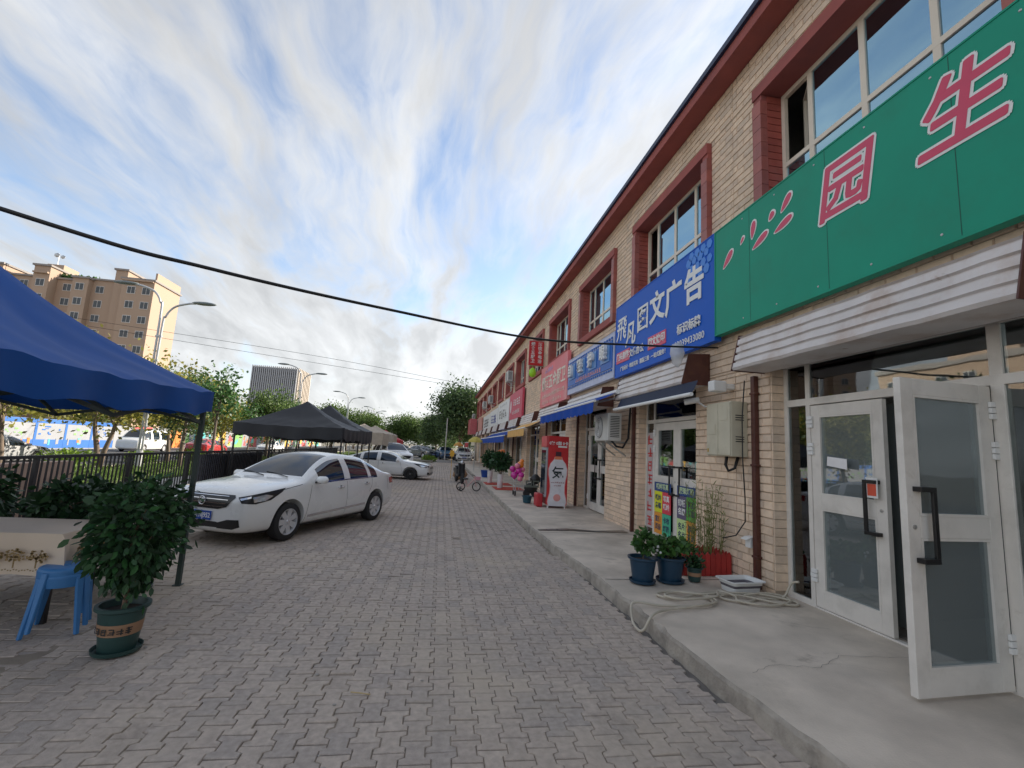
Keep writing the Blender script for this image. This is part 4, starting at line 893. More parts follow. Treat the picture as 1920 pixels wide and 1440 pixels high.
def big_plant(loc, label, n_single=0, n=2200, r=(0.36, 0.36, 0.44), zc=0.88, stem=True, m_pot=None, ph=0.34, size=0.10, r0=0.125, r1=0.165, leafm=None, band=None):
    t = thing('potted_plant', loc, label, 'potted plant', 'leafy pot plants by the tent')
    pot(t, r0, r1, ph, m_pot or m_potg, band=band)
    if band:
        mk_ = marks(6, 0.06, mat('dark_ink', (0.03, 0.03, 0.03), 0.6), None, (0, 0, 0), F=FACE_S, width=0.3, seed=41); me = mk_.data; bpy.data.objects.remove(mk_) 
        for v in me.vertices:
            a = v.co.x/0.14; v.co = Vector((0.1445*math.sin(a)*1.0, -0.1445*math.cos(a)+ (v.co.y), v.co.z+ph*0.54))
        me.materials.clear(); me.materials.append(mat('dark_ink', (0.03, 0.03, 0.03), 0.6)); link('lettering', me, t)
    q = MB(); q.tube([(0, 0, ph*0.8), (0.012, 0, 0.5), (-0.01, 0.01, 0.8)], [0.017, 0.015, 0.012], 8)
    for i in range(9):
        a = i*0.7; q.tube([(0, 0, 0.55+0.04*i), (0.5*r[0]*math.cos(a), 0.5*r[1]*math.sin(a), zc+0.1*(i % 3))], [0.008, 0.004], 5)
    q.build('stem', mat('stem_brown', (0.20, 0.13, 0.09), 0.8), t)
    # clustered foliage: 70 sprays on the ellipsoid, leaves hanging from each
    P, Nn = [], []
    k = 70; c, v = blob(k, (0, 0, zc), r, 0.55)
    for i in range(k):
        m = n//k; p = c[i]+RNG.normal(0, 0.055, (m, 3))*np.array([1, 1, 1.3]); P.append(p); Nn.append(np.tile(v[i], (m, 1)))
    P = np.concatenate(P); Nn = np.concatenate(Nn)
    V = leaves(P, Nn, size, 0.48, droop=0.55); me = np_mesh('foliage', V, leafm or m_leafd)
    tag(link('foliage', me, t), kind='stuff')
    if n_single:
        lm = leaves(np.zeros((1, 3)), np.array([[1.0, 0, 0]]), 0.10, 0.46, 0, 0)[0]
        lme = bpy.data.meshes.new('leaf'); lme.from_pydata([tuple(q) for q in lm], [], [(0, 1, 2, 3, 4, 5)]); lme.materials.append(m_leafd_o)
        c, v = blob(n_single, (0, 0, zc), [q*1.1 for q in r], 0.86)
        for i in range(n_single):
            o = link('leaf', lme, t); o.location = c[i]; d = Vector(v[i])+Vector((RNG.normal(0, .4), RNG.normal(0, .4), -0.45+RNG.normal(0, .3)))
            o.rotation_euler = (d.to_track_quat('X', 'Z').to_matrix() @ Matrix.Rotation(RNG.normal(0, 0.6), 3, 'X')).to_euler(); o.scale = [RNG.uniform(0.7, 1.15)]*3
    return t
big_plant((-2.26, 4.08, 0), 'tall round leafy plant in a green pot with a tan band, nearest the camera', n_single=260, band=m_band, n=1900, r=(0.24, 0.25, 0.35), zc=0.84, size=0.075, r0=0.115, r1=0.152)
big_plant((-3.02, 5.55, 0), 'leafy plant in a dark pot hidden behind the stool', n=1800, r=(0.44, 0.36, 0.32), zc=0.72)
big_plant((-3.75, 5.75, 0), 'very dark leafy plant behind the cloth table', n=2200, r=(0.5, 0.36, 0.32), zc=0.73)
big_plant((-4.75, 5.7, 0), 'leafy plant at the left edge beside the table', n=900, r=(0.30, 0.3, 0.36), zc=0.82)

# pots in front of the print shop
def small_plant(loc, label, kind):
    t = thing('potted_plant', (loc[0], loc[1], PZ+0.008), label, 'potted plant', 'pot plants on the walkway')
    if kind == 'shrub':
        pot(t, 0.115, 0.16, 0.30, m_potb, ribs=True)
        q = MB(); q.tube([(0, 0, 0.25), (0.02, 0, 0.42), (0.0, 0.02, 0.55)], [0.009, 0.007, 0.004], 6); q.build('stem', m_bark, t)
        P, v = blob(230, (0.02, 0, 0.47), (0.12, 0.12, 0.15), 0.3); V = leaves(P, v, 0.075, 0.6, 0.2); lf = m_leafm
    elif kind == 'wide':
        pot(t, 0.125, 0.165, 0.30, m_potb, ribs=True)
        q = MB(); 
        for i in range(6): a = i; q.tube([(0, 0, 0.25), (0.12*math.cos(a), 0.12*math.sin(a), 0.42)], 0.005, 5)
        q.build('stem', m_bark, t)
        P, v = blob(420, (0, 0, 0.42), (0.24, 0.2, 0.11), 0.3); V = leaves(P, v, 0.07, 0.75, 0.1); lf = m_leafm
        fl = MB(); 
        for i in range(5): fl.ico((-0.2+RNG.normal(0, .02), -0.08+RNG.normal(0, .03), 0.42+RNG.normal(0, .03)), 0.018, 1)
        fl.build('flower', m_white, t)
    else:
        pot(t, 0.07, 0.09, 0.18, m_potg, band=m_band, saucer=False)
        q = MB(); q.tube([(0, 0, 0.15), (0, 0, 0.24)], 0.006, 5); q.build('stem', m_bark, t)
        P, v = blob(260, (0, 0, 0.24), (0.12, 0.11, 0.06), 0.2); V = leaves(P, v, 0.055, 0.5, 0.1); lf = m_leafd
    tag(link('foliage', np_mesh('foliage', V, lf), t), kind='stuff'); return t
small_plant((2.52, 5.55), 'small upright shrub in a ribbed blue pot at the walkway edge', 'shrub')
small_plant((2.90, 5.60), 'wide leafy plant with white flowers in a ribbed blue pot', 'wide')
small_plant((3.23, 5.62), 'little dark plant in a small green banded pot before the red planter', 'little')
# red picket planter with reedy plant
t = thing('picket_planter', (3.55, 6.05, PZ), 'red picket-fence planter with a tall wispy plant by the wall', 'planter', world_parts=True)
m_pick = mat('red_picket', (0.42, 0.035, 0.03), 0.5, rnd=0.15, objrand=True, var=0.15)
pk = MB(); pk.prism([(-0.034, 0, 0), (0.034, 0, 0), (0.034, 0, 0.26), (0, 0, 0.30), (-0.034, 0, 0.26)], (0, 0.012, 0)); pkm = pk.mesh('picket', m_pick)
for i in range(9): o = link('picket', pkm, t); o.location = (3.27+i*0.075, 5.88, PZ+0.008+RNG.uniform(0, .008))
for i in range(6): 
    for xx in (3.23, 3.91): o = link('picket', pkm, t); o.location = (xx, 5.92+i*0.075, PZ+0.008); o.rotation_euler = (0, 0, PI/2)
for i in range(9): o = link('picket', pkm, t); o.location = (3.27+i*0.075, 6.37, PZ+0.01)
q = MB(); q.box(3.25, 5.90, PZ+0.05, 3.89, 6.36, PZ+0.22); q.build('soil', m_soil, t)
P = []; 
q = MB()
for i in range(46):
    x, y = RNG.uniform(3.42, 3.85), RNG.uniform(5.95, 6.3); h = RNG.uniform(0.55, 1.05); lx, ly = RNG.normal(0, 0.06), RNG.normal(0, 0.06)
    q.tube([(x, y, PZ+0.2), (x+lx*0.4, y+ly*0.4, PZ+0.2+h*0.5), (x+lx, y+ly, PZ+0.2+h)], [0.004, 0.003, 0.0015], 4)
    for k in range(14): u = RNG.uniform(0.15, 1); P.append((x+lx*u, y+ly*u, PZ+0.2+h*u))
tag(q.build('stem', mat('reed_stem', (0.18, 0.20, 0.06), 0.7), t), kind='stuff')
P = np.array(P); V = leaves(P, np.tile([0, 0, 0.7], (len(P), 1)), 0.08, 0.12, 0.0, 0.7); tag(link('foliage', np_mesh('foliage', V, mat('reed_leaf', (0.16, 0.19, 0.05), 0.6, rnd=0.4, trans=0.25)), t), kind='stuff')
q = MB(); P, v = blob(120, (3.35, 6.0, PZ+0.3), (0.14, 0.1, 0.1), 0.3); tag(link('ground_foliage', np_mesh('ground_foliage', leaves(P, v, 0.06, 0.5), m_leafm), t), kind='stuff')

# white folding basin
t = thing('washing_basin', (3.62, 5.28, PZ+0.008), 'white and grey oblong plastic basin beside the hose', 'basin', rz=math.radians(8))
def rrect(a, b, r, n=5):
    o = []
    for cx_, cy_, q0 in ((a-r, b-r, 0), (-a+r, b-r, 1), (-a+r, -b+r, 2), (a-r, -b+r, 3)):
        for i in range(n): ang = (q0+i/(n-1))*PI/2; o.append((cx_+r*math.cos(ang), cy_+r*math.sin(ang)))
    return o
def loft(q, secs, mi=0, capb=True):
    b = len(q.v); k = len(secs[0][0])
    for pts, z in secs: q.v += [(x, y, z) for x, y in pts]
    for i in range(len(secs)-1): q.f += [(b+i*k+j, b+i*k+(j+1) % k, b+(i+1)*k+(j+1) % k, b+(i+1)*k+j) for j in range(k)]; q.m += [mi]*k
    if capb: q.f.append(tuple(b+j for j in reversed(range(k)))); q.m.append(mi)
q = MB(); loft(q, [(rrect(0.19, 0.115, 0.04), 0.0), (rrect(0.195, 0.12, 0.04), 0.055)]); q.build('tub', m_white, t, smooth=True, auto=40)
q = MB(); loft(q, [(rrect(0.197, 0.122, 0.04), 0.055), (rrect(0.208, 0.133, 0.045), 0.085)], capb=False); q.build('folding_band', mat('grey_rubber', (0.13, 0.12, 0.14), 0.6), t, smooth=True, auto=40)
q = MB(); loft(q, [(rrect(0.21, 0.135, 0.045), 0.085), (rrect(0.222, 0.147, 0.05), 0.13), (rrect(0.245, 0.168, 0.06), 0.132), (rrect(0.245, 0.168, 0.06), 0.122)], capb=False); q.build('rim', m_white, t, smooth=True, auto=40)
# garden hose
m_hose = mat('cream_hose', (0.50, 0.45, 0.36), 0.55, var=0.12)
def spline(P, n=10):
    P = [Vector(p) for p in P]; P = [P[0]]+P+[P[-1]]; o = []
    for i in range(1, len(P)-2):
        for j in range(n):
            u = j/n; a, b, c, d = P[i-1], P[i], P[i+1], P[i+2]
            o.append(0.5*((2*b)+(c-a)*u+(2*a-5*b+4*c-d)*u*u+(3*b-a-3*c+d)*u**3))
    o.append(P[-2]); return o
Z = PZ+0.026
hp = [(4.04, 4.86, Z+0.20), (4.0, 4.93, Z+0.16), (3.9, 4.95, Z), (3.6, 4.93, Z), (3.35, 4.8, Z), (3.15, 4.95, Z), (3.35, 5.1, Z+.005), (3.15, 5.14, Z), (2.9, 5.02, Z+.008), (2.6, 4.9, Z), (2.45, 5.02, Z), (2.6, 5.14, Z), (2.85, 5.06, Z+.02), (2.98, 4.9, Z+.01), (2.9, 4.72, Z), (2.6, 4.66, Z), (2.3, 4.68, Z), (2.05, 4.72, Z+0.012), (1.98, 4.58, 0.07), (1.97, 4.44, 0.03), (2.0, 4.36, 0.05), (2.1, 4.38, Z+0.01), (2.35, 4.56, Z), (2.7, 4.62, Z+.02), (3.0, 4.78, Z+.012), (3.02, 5.0, Z+.02), (3.4, 5.0, Z+.01), (3.75, 4.75, Z), (3.9, 4.72, Z), (3.95, 4.85, Z), (3.7, 5.0, Z+.02), (3.3, 5.06, Z+.02), (2.95, 4.96, Z+.03), (2.7, 5.06, Z+.02), (2.5, 4.94, Z+.02), (2.65, 4.82, Z+.02), (3.05, 4.88, Z+.03), (3.2, 5.08, Z+.03), (3.3, 4.92, Z+.03), (3.28, 4.80, Z+.01), (3.55, 4.70, Z), (3.85, 4.78, Z+.01), (3.95, 4.95, Z+.01), (3.75, 5.02, Z+.03), (3.45, 4.97, Z+.02)]
q = MB(); q.tube(spline(hp, 10), 0.0125, 8); solo(q.build('garden_hose', m_hose, smooth=True), 'cream garden hose lying in loops across the walkway and kerb', 'hose')
# ------------------------------------------------------------------ cars
m_cwhite = mat('car_white', (0.82, 0.82, 0.80), 0.28, var=0.02, scale=2, coat=0.8)
m_cglass = mat('car_glass', (0.010, 0.018, 0.03), 0.03, var=0, spec=0.9)
m_ctrim = mat('car_black_trim', (0.012, 0.012, 0.013), 0.4, var=0)
m_tyre = mat('tyre_rubber', (0.02, 0.02, 0.021), 0.75, var=0.15)
m_rim = mat('alloy', (0.62, 0.62, 0.63), 0.3, 0.25, var=0.04)
m_chrome = mat('chrome', (0.72, 0.72, 0.74), 0.12, 1.0, var=0)
m_lamp = mat('lamp_glass', (0.55, 0.57, 0.60), 0.08, 0.6, var=0.2, scale=20, coat=1.0)
m_seam = mat('panel_gap', (0.05, 0.05, 0.05), 0.7, var=0)
m_tail = mat('tail_lamp_red', (0.35, 0.01, 0.015), 0.15, var=0, coat=1)
m_plate = mat('plate_blue', (0.01, 0.07, 0.38), 0.4, var=0)
def sedan_shell(p):
    """control cage -> subdivided shell; faces carry 0 body, 1 glass"""
    W = p['w']; ST = p['st']           # x, zb, kind, top params
    rows = []
    for s in ST:
        x, zb, wf, kd = s[0], s[1], s[2]*W, s[3]
        if kd == 'h':                  # hood / boot: zt
            zt = s[4]; e = s[5] if len(s) > 5 else 1.0
            ps = [(0, zb), (.80*wf, zb), (.965*wf, zb+.07), (wf, min(.50, zt-.16)), (.995*wf, min(.66, zt-.12)), (.975*wf, zt-.085*e), (.93*wf, zt-.05*e), (.86*wf, zt-.03*e), (.74*wf, zt-.015*e), (.42*wf, zt), (0, zt+.006)]
        else:                          # cabin: belt z, roof z, roof half width
            zbelt, zr, wr = s[4], s[5], s[6]; m1 = (wf*.955+wr)/2
            hz = zr-zbelt
            ps = [(0, zb), (.80*wf, zb), (.965*wf, zb+.07), (wf, .50), (.998*wf, .70), (.965*wf, zbelt), (m1+.035, zbelt+hz*.48), (wr+.02, zbelt+hz*.84), (wr-.035, zbelt+hz*.93), (wr*.55, zr-.012), (0, zr)]
        rows.append([(x, a, b) for a, b in ps])
    n = len(rows[0]); q = MB(); full = []
    for r in rows:
        ring = r+[(x, -y, z) for x, y, z in reversed(r[1:-1])]; full.append(ring)
    k = len(full[0])
    for ring in full: q.v += ring
    def col(j): return j if j < n-1 else k-1-j
    for i in range(len(full)-1):
        for j in range(k):
            c = col(j); mi = 0
            for (i0, i1, c0, c1) in p['glass']:
                if i0 <= i < i1 and c0 <= c < c1: mi = 1
            q.f.append((i*k+j, i*k+(j+1) % k, (i+1)*k+(j+1) % k, (i+1)*k+j)); q.m.append(mi)
    # end caps
    for i in (0, len(full)-1):
        b = i*k
        for j in range(n-1):
            a0, a1 = b+j, b+j+1; m0 = b+(k-j) % k; m1_ = b+(k-j-1)
            if j == 0: f = (a0, a1, m1_)
            elif j == n-2: f = (a0, a1, m0)
            else: f = (a0, a1, m1_, m0)
            q.f.append(f); q.m.append(0)
    me = q.mesh('shell', [m_cwhite, m_cglass], True)
    bm = bmesh.new(); bm.from_mesh(me); bmesh.ops.recalc_face_normals(bm, faces=bm.faces); bm.to_mesh(me); bm.free()
    o = bpy.data.objects.new('shell', me); COL.objects.link(o)
    s = o.modifiers.new('s', 'SUBSURF'); s.levels = p.get('sub', 2); s.render_levels = s.levels
    cut = MB(); 
    for ax in p['axles']:
        for sgn in (-1, 1): cut.lathe([(p['ra'], 0), (p['ra'], 0.45)], 36, (ax, sgn*(W-0.24) if sgn > 0 else -(W-0.24), p['rw']+0.01), Matrix.Rotation(-PI/2*sgn, 3, 'X'))
    cm = cut.mesh('cut', [m_ctrim]); bm = bmesh.new(); bm.from_mesh(cm); bmesh.ops.recalc_face_normals(bm, faces=bm.faces); bm.to_mesh(cm); bm.free()
    co = bpy.data.objects.new('cut', cm); COL.objects.link(co)
    cm.materials.clear()
    for mm in (m_cwhite, m_cglass, m_ctrim): cm.materials.append(mm)
    cm.polygons.foreach_set('material_index', [2]*len(cm.polygons)); me.materials.append(m_ctrim)
    b = o.modifiers.new('b', 'BOOLEAN'); b.object = co; b.operation = 'DIFFERENCE'; b.solver = 'EXACT'
    dg = bpy.context.evaluated_depsgraph_get(); dg.update()
    res = bpy.data.meshes.new_from_object(o.evaluated_get(dg), preserve_all_data_layers=True, depsgraph=dg)
    bpy.data.objects.remove(o); bpy.data.objects.remove(co)
    return res
def split_mat(me, idx, name, m):
    bm = bmesh.new(); bm.from_mesh(me); bmesh.ops.delete(bm, geom=[f for f in bm.faces if f.material_index not in idx], context='FACES')
    r = bpy.data.meshes.new(name); bm.to_mesh(r); bm.free(); r.materials.clear()
    for mm in (m if isinstance(m, list) else [m]): r.materials.append(mm)
    if not isinstance(m, list): r.polygons.foreach_set('material_index', [0]*len(r.polygons))
    return r
def islands(me):
    bm = bmesh.new(); bm.from_mesh(me); bm.faces.ensure_lookup_table(); seen_ = set(); res = []
    for f in bm.faces:
        if f.index in seen_: continue
        st = [f]; grp = []
        seen_.add(f.index)
        while st:
            a = st.pop(); grp.append(a)
            for e in a.edges:
                for b in e.link_faces:
                    if b.index not in seen_: seen_.add(b.index); st.append(b)
        vid = {}; vs = []; fs = []
        for a in grp:
            ff = []
            for v in a.verts:
                if v.index not in vid: vid[v.index] = len(vs); vs.append(v.co[:])
                ff.append(vid[v.index])
            fs.append(ff)
        if len(fs) > 3: res.append((vs, fs))
    bm.free(); return res
def drape(bvh, poly, o3, u3, v3, dr, off=0.006, cuts=3, thick=0.0):
    """2-D polygon (u,v) on a plane thrown along dr onto the shell"""
    bm = bmesh.new(); u3, v3, dr, o3 = map(Vector, (u3, v3, dr, o3)); dr.normalize()
    vs = [bm.verts.new(o3+u3*a+v3*b) for a, b in poly]; f = bm.faces.new(vs)
    bmesh.ops.triangulate(bm, faces=[f]); bmesh.ops.subdivide_edges(bm, edges=bm.edges[:], cuts=cuts, use_grid_fill=True)
    bmesh.ops.triangulate(bm, faces=bm.faces[:])
    bad = []
    for v in bm.verts:
        h = bvh.ray_cast(v.co, dr)
        if h[0] is None: bad.append(v); continue
        nn = h[1] if h[1].dot(dr) < 0 else -h[1]
        v.co = h[0]+nn*off
    if bad: bmesh.ops.delete(bm, geom=bad, context='VERTS')
    bmesh.ops.recalc_face_normals(bm, faces=bm.faces)
    me = bpy.data.meshes.new('drape'); bm.to_mesh(me); bm.free()
    me.polygons.foreach_set('use_smooth', [True]*len(me.polygons)); return me
def strip(path, w):
    P = [Vector((a, b, 0)) for a, b in path]; L1, L2 = [], []
    for i, p in enumerate(P):
        t = (P[min(i+1, len(P)-1)]-P[max(i-1, 0)]).normalized(); nn = Vector((-t.y, t.x, 0))*w/2
        L1.append((p+nn)[:2]); L2.append((p-nn)[:2])
    return L1, L2
def drape_strip(bvh, path, w, o3, u3, v3, dr, off=0.002, seg=12):
    pp = []
    for (a, b), (c, d) in zip(path, path[1:]):
        for i in range(seg): pp.append((a+(c-a)*i/seg, b+(d-b)*i/seg))
    pp.append(path[-1]); A, B = strip(pp, w); u3, v3, dr, o3 = map(Vector, (u3, v3, dr, o3)); dr.normalize()
    def hit(q):
        h = bvh.ray_cast(o3+u3*q[0]+v3*q[1], dr)
        if h[0] is None: return None
        nn = h[1] if h[1].dot(dr) < 0 else -h[1]; return h[0]+nn*off
    q = MB(); pa = [hit(a) for a in A]; pb_ = [hit(b) for b in B]
    for i in range(len(pp)-1):
        if None in (pa[i], pa[i+1], pb_[i], pb_[i+1]): continue
        q.add([pa[i], pa[i+1], pb_[i+1], pb_[i]], [(0, 1, 2, 3)])
    return q
def wheel(t, loc, R, side, style):
    """wheel with its outer face on local +y*side"""
    w = bpy.data.objects.new('wheel', None)
    q = MB(); A = Matrix.Rotation(-PI/2*side, 3, 'X')
    q.lathe([(R*0.66, -0.10), (R*0.9, -0.10), (R*0.985, -0.085), (R, -0.05), (R, 0.05), (R*0.985, 0.085), (R*0.93, 0.10), (R*0.70, 0.102), (R*0.67, 0.09)], 40, (0, 0, 0), A, cap=False)
    o = q.build('wheel', m_tyre, t, smooth=True, auto=40); o.location = loc
    q = MB(); q.lathe([(R*0.55, -0.09), (R*0.68, 0.07), (R*0.70, 0.098), (R*0.665, 0.10), (R*0.62, 0.06), (R*0.60, -0.02), (R*0.3, -0.03)], 40, (0, 0, 0), A)
    n = style[0]
    for i in range(n):
        a = i*2*PI/n
        for d in ((0,) if style[1] == 1 else (-0.11, 0.11)):
            p0 = Vector((R*0.14*math.cos(a), R*0.14*math.sin(a), 0.078)); p1 = Vector((R*0.665*math.cos(a+d), R*0.665*math.sin(a+d), 0.085))
            wv = style[2]*R; tt = (p1-p0).normalized(); nn = Vector((-tt.y, tt.x, 0))
            vs = [p0+nn*wv*0.45, p0-nn*wv*0.45, p1-nn*wv*0.62, p1+nn*wv*0.62]
            q.add([A @ v for v in vs]+[A @ (v-Vector((0, 0, 0.035))) for v in vs], [(0, 1, 2, 3), (0, 4, 5, 1), (1, 5, 6, 2), (2, 6, 7, 3), (3, 7, 4, 0)])
    q.lathe([(R*0.19, 0.05), (R*0.19, 0.082), (R*0.12, 0.09)], 20, (0, 0, 0), A)
    q.build('rim', style[3], o, smooth=True, auto=30)
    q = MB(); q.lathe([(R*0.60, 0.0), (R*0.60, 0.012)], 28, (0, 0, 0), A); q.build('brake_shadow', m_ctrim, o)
    q = MB(); q.lathe([(R*0.085, 0.09), (R*0.07, 0.097)], 16, (0, 0, 0), A); q.build('hub_cap', m_chrome, o)
    return o
def car(name, p, label, cat='car', group=None):
    t = thing(name, (0, 0, 0), label, cat, group)
    sh = sedan_shell(p); sh.polygons.foreach_set('use_smooth', [True]*len(sh.polygons))
    bm = bmesh.new(); bm.from_mesh(sh); bvh = BVHTree.FromBMesh(bm); bm.free()
    body_me = split_mat(sh, (0, 2), 'body', [m_cwhite, m_cglass, m_ctrim]); body_me.set_sharp_from_angle(angle=math.radians(38))
    body = link('body', body_me, t)
    gl = split_mat(sh, (1,), 'glass', m_cglass)
    for vs, fs in islands(gl):
        me = bpy.data.meshes.new('window'); me.from_pydata(vs, [], fs); me.materials.append(m_cglass); me.polygons.foreach_set('use_smooth', [True]*len(fs)); 
        xm = sum(v[0] for v in vs)/len(vs); ym = sum(v[1] for v in vs)/len(vs)
        link('windscreen' if abs(ym) < 0.1 and xm > 0 else ('rear_window' if abs(ym) < 0.1 else 'side_window'), me, t)
    W = p['w']; R = p['rw']
    for ax in p['axles']:
        for s in (1, -1): wheel(t, (ax, s*(W-0.115), R), R, s, p['wheel'])
    q = MB(); q.box(p['axles'][1]-0.5, -W+0.2, 0.17, p['axles'][0]+0.5, W-0.2, 0.3); q.build('underbody', m_ctrim, t)
    # side details
    for s in (1, -1):
        o3 = (0, s*2.0, 0); dr = (0, -s, 0)
        for path in p['seams']:
            q = drape_strip(bvh, path, 0.008, o3, (1, 0, 0), (0, 0, 1), dr); 
            if q.f: q.build('door_gap', m_seam, t)
        for path, wd, mm, nm in p['strips']:
            q = drape_strip(bvh, path, wd, o3, (1, 0, 0), (0, 0, 1), dr, off=0.005); 
            if q.f: q.build(nm, mm, t, smooth=True)
        for hx, hz in p['handles']:
            h = bvh.ray_cast(Vector((hx, s*2, hz)), Vector(dr)); yy = h[0].y if h[0] else s*W
            q = MB(); q.tube([(hx+0.10, yy+s*0.004, hz), (hx+0.075, yy+s*0.028, hz), (hx-0.075, yy+s*0.028, hz), (hx-0.10, yy+s*0.004, hz)], 0.011, 8); q.build('handle', p.get('hm', m_chrome), t, smooth=True)
            q = MB(); q.lathe([(0.035, 0), (0.03, 0.003)], 14, (hx, yy+s*0.001, hz), Matrix.Rotation(-PI/2*s, 3, 'X')); q.build('handle_cup', m_seam, t)
        mx, mz = p['mirror']
        q = MB(); q.ico((mx, s*(W+0.075), mz), 0.13, 3, sc=(0.62, 0.95, 0.60)); q.v = [(max(x, mx-0.045), y, min(max(z, mz-0.062), mz+0.066)) for x, y, z in q.v]; mo = q.build('mirror', m_cwhite, t, smooth=True)
        q = MB(); q.beam((mx+0.03, s*(W-0.07), mz-0.06), (mx, s*(W+0.03), mz-0.03), 0.05, 0.03); q.build('mirror_stalk', m_ctrim, mo)
    for nm, poly, o3, u3, v3, dr, mm, off, both in p['patches']:
        for s in ((1, -1) if both else (1,)):
            f = lambda a: (a[0], a[1]*s, a[2])
            me = drape(bvh, poly, f(o3), f(u3), f(v3), f(dr), off); me.materials.append(mm); link(nm, me, t)
    if 'extra' in p: p['extra'](t, bvh)
    return t
# ---- the near white sedan
st = [(2.31, .30, .70, 'h', .70, .7), (2.27, .22, .86, 'h', .80), (2.14, .19, .95, 'h', .88), (1.80, .18, .99, 'h', .935), (1.40, .18, 1.0, 'h', .975), (1.06, .18, 1.0, 'h', 1.0),
      (0.98, .18, 1.0, 'c', .925, 1.035, .80), (0.66, .18, 1.0, 'c', .93, 1.24, .675), (0.26, .18, 1.0, 'c', .935, 1.425, .60), (0.12, .18, 1.0, 'c', .94, 1.455, .595), (-0.17, .18, 1.0, 'c', .945, 1.487, .59), (-0.26, .18, 1.0, 'c', .945, 1.488, .59), (-0.80, .18, 1.0, 'c', .955, 1.455, .58), (-1.02, .18, .995, 'c', .965, 1.42, .575), (-1.08, .18, .995, 'c', .965, 1.405, .575), (-1.36, .19, .99, 'c', .985, 1.285, .60), (-1.66, .20, .98, 'c', 1.0, 1.12, .70), (-1.76, .20, .97, 'h', 1.075, .8), (-2.05, .22, .94, 'h', 1.06), (-2.24, .27, .86, 'h', 1.01), (-2.33, .36, .68, 'h', .88, .8)]
glassz = [(6, 9, 8, 10), (7, 10, 5, 7), (11, 13, 5, 7), (14, 15, 5, 7), (14, 16, 8, 10)]
FR = ((3.2, 0, 0), (0, 1, 0), (0, 0, 1), (-1, 0, 0))
m_grille = mat('grille_black', (0.015, 0.015, 0.016), 0.3, var=0)
def plate_text(t, bvh):
    h = bvh.ray_cast(Vector((3.2, 0, 0.47)), Vector((-1, 0, 0))); x = h[0].x+0.012
    q = MB(); q.box(x, -0.22, 0.40, x+0.008, 0.22, 0.54); pl = q.build('number_plate', m_plate, t, bevel=0.004)
    F = Matrix(((0, 0, 1), (1, 0, 0), (0, 1, 0)))
    me = text_mesh('新A·NJ952', 0.105, bold=0.002, extrude=0.001, width=0.40); me.transform(Matrix.Translation((x+0.009, 0, 0.468)) @ F.to_4x4()); me.materials.clear(); me.materials.append(m_txtw); link('plate_characters', me, pl)
    # bright bars across the grille and a round twin-leaf emblem
    for z in (0.62, 0.672, 0.724, 0.776):
        q = drape_strip(bvh, [(-0.50+abs(z-.74)*0.6, z), (0.50-abs(z-.74)*0.6, z)], 0.009, *FR, off=0.014, seg=30); q.build('grille_bar', m_chrome, t, smooth=True)
    h = bvh.ray_cast(Vector((3.2, 0, 0.695)), Vector((-1, 0, 0))); x = h[0].x+0.022
    q = MB(); q.tube([(x, 0.062*math.cos(a), 0.695+0.062*math.sin(a)) for a in np.linspace(0, 2*PI, 33)], 0.008, 8)
    for s in (1, -1): q.tube([(x, s*y, 0.695+s*z) for y, z in ((0.012, 0.05), (0.03, 0.02), (0.012, -0.012), (-0.012, -0.03), (-0.03, -0.045))], [0.004, 0.011, 0.012, 0.009, 0.003], 8)
    q.build('emblem', m_chrome, t, smooth=True)
    q = MB()
    for y0 in (0.45, -0.1): q.tube([(1.02, y0, 1.03), (0.93, y0-0.35, 1.075), (0.90, y0-0.6, 1.09)], 0.008, 6)
    q.build('wiper', m_ctrim, t)
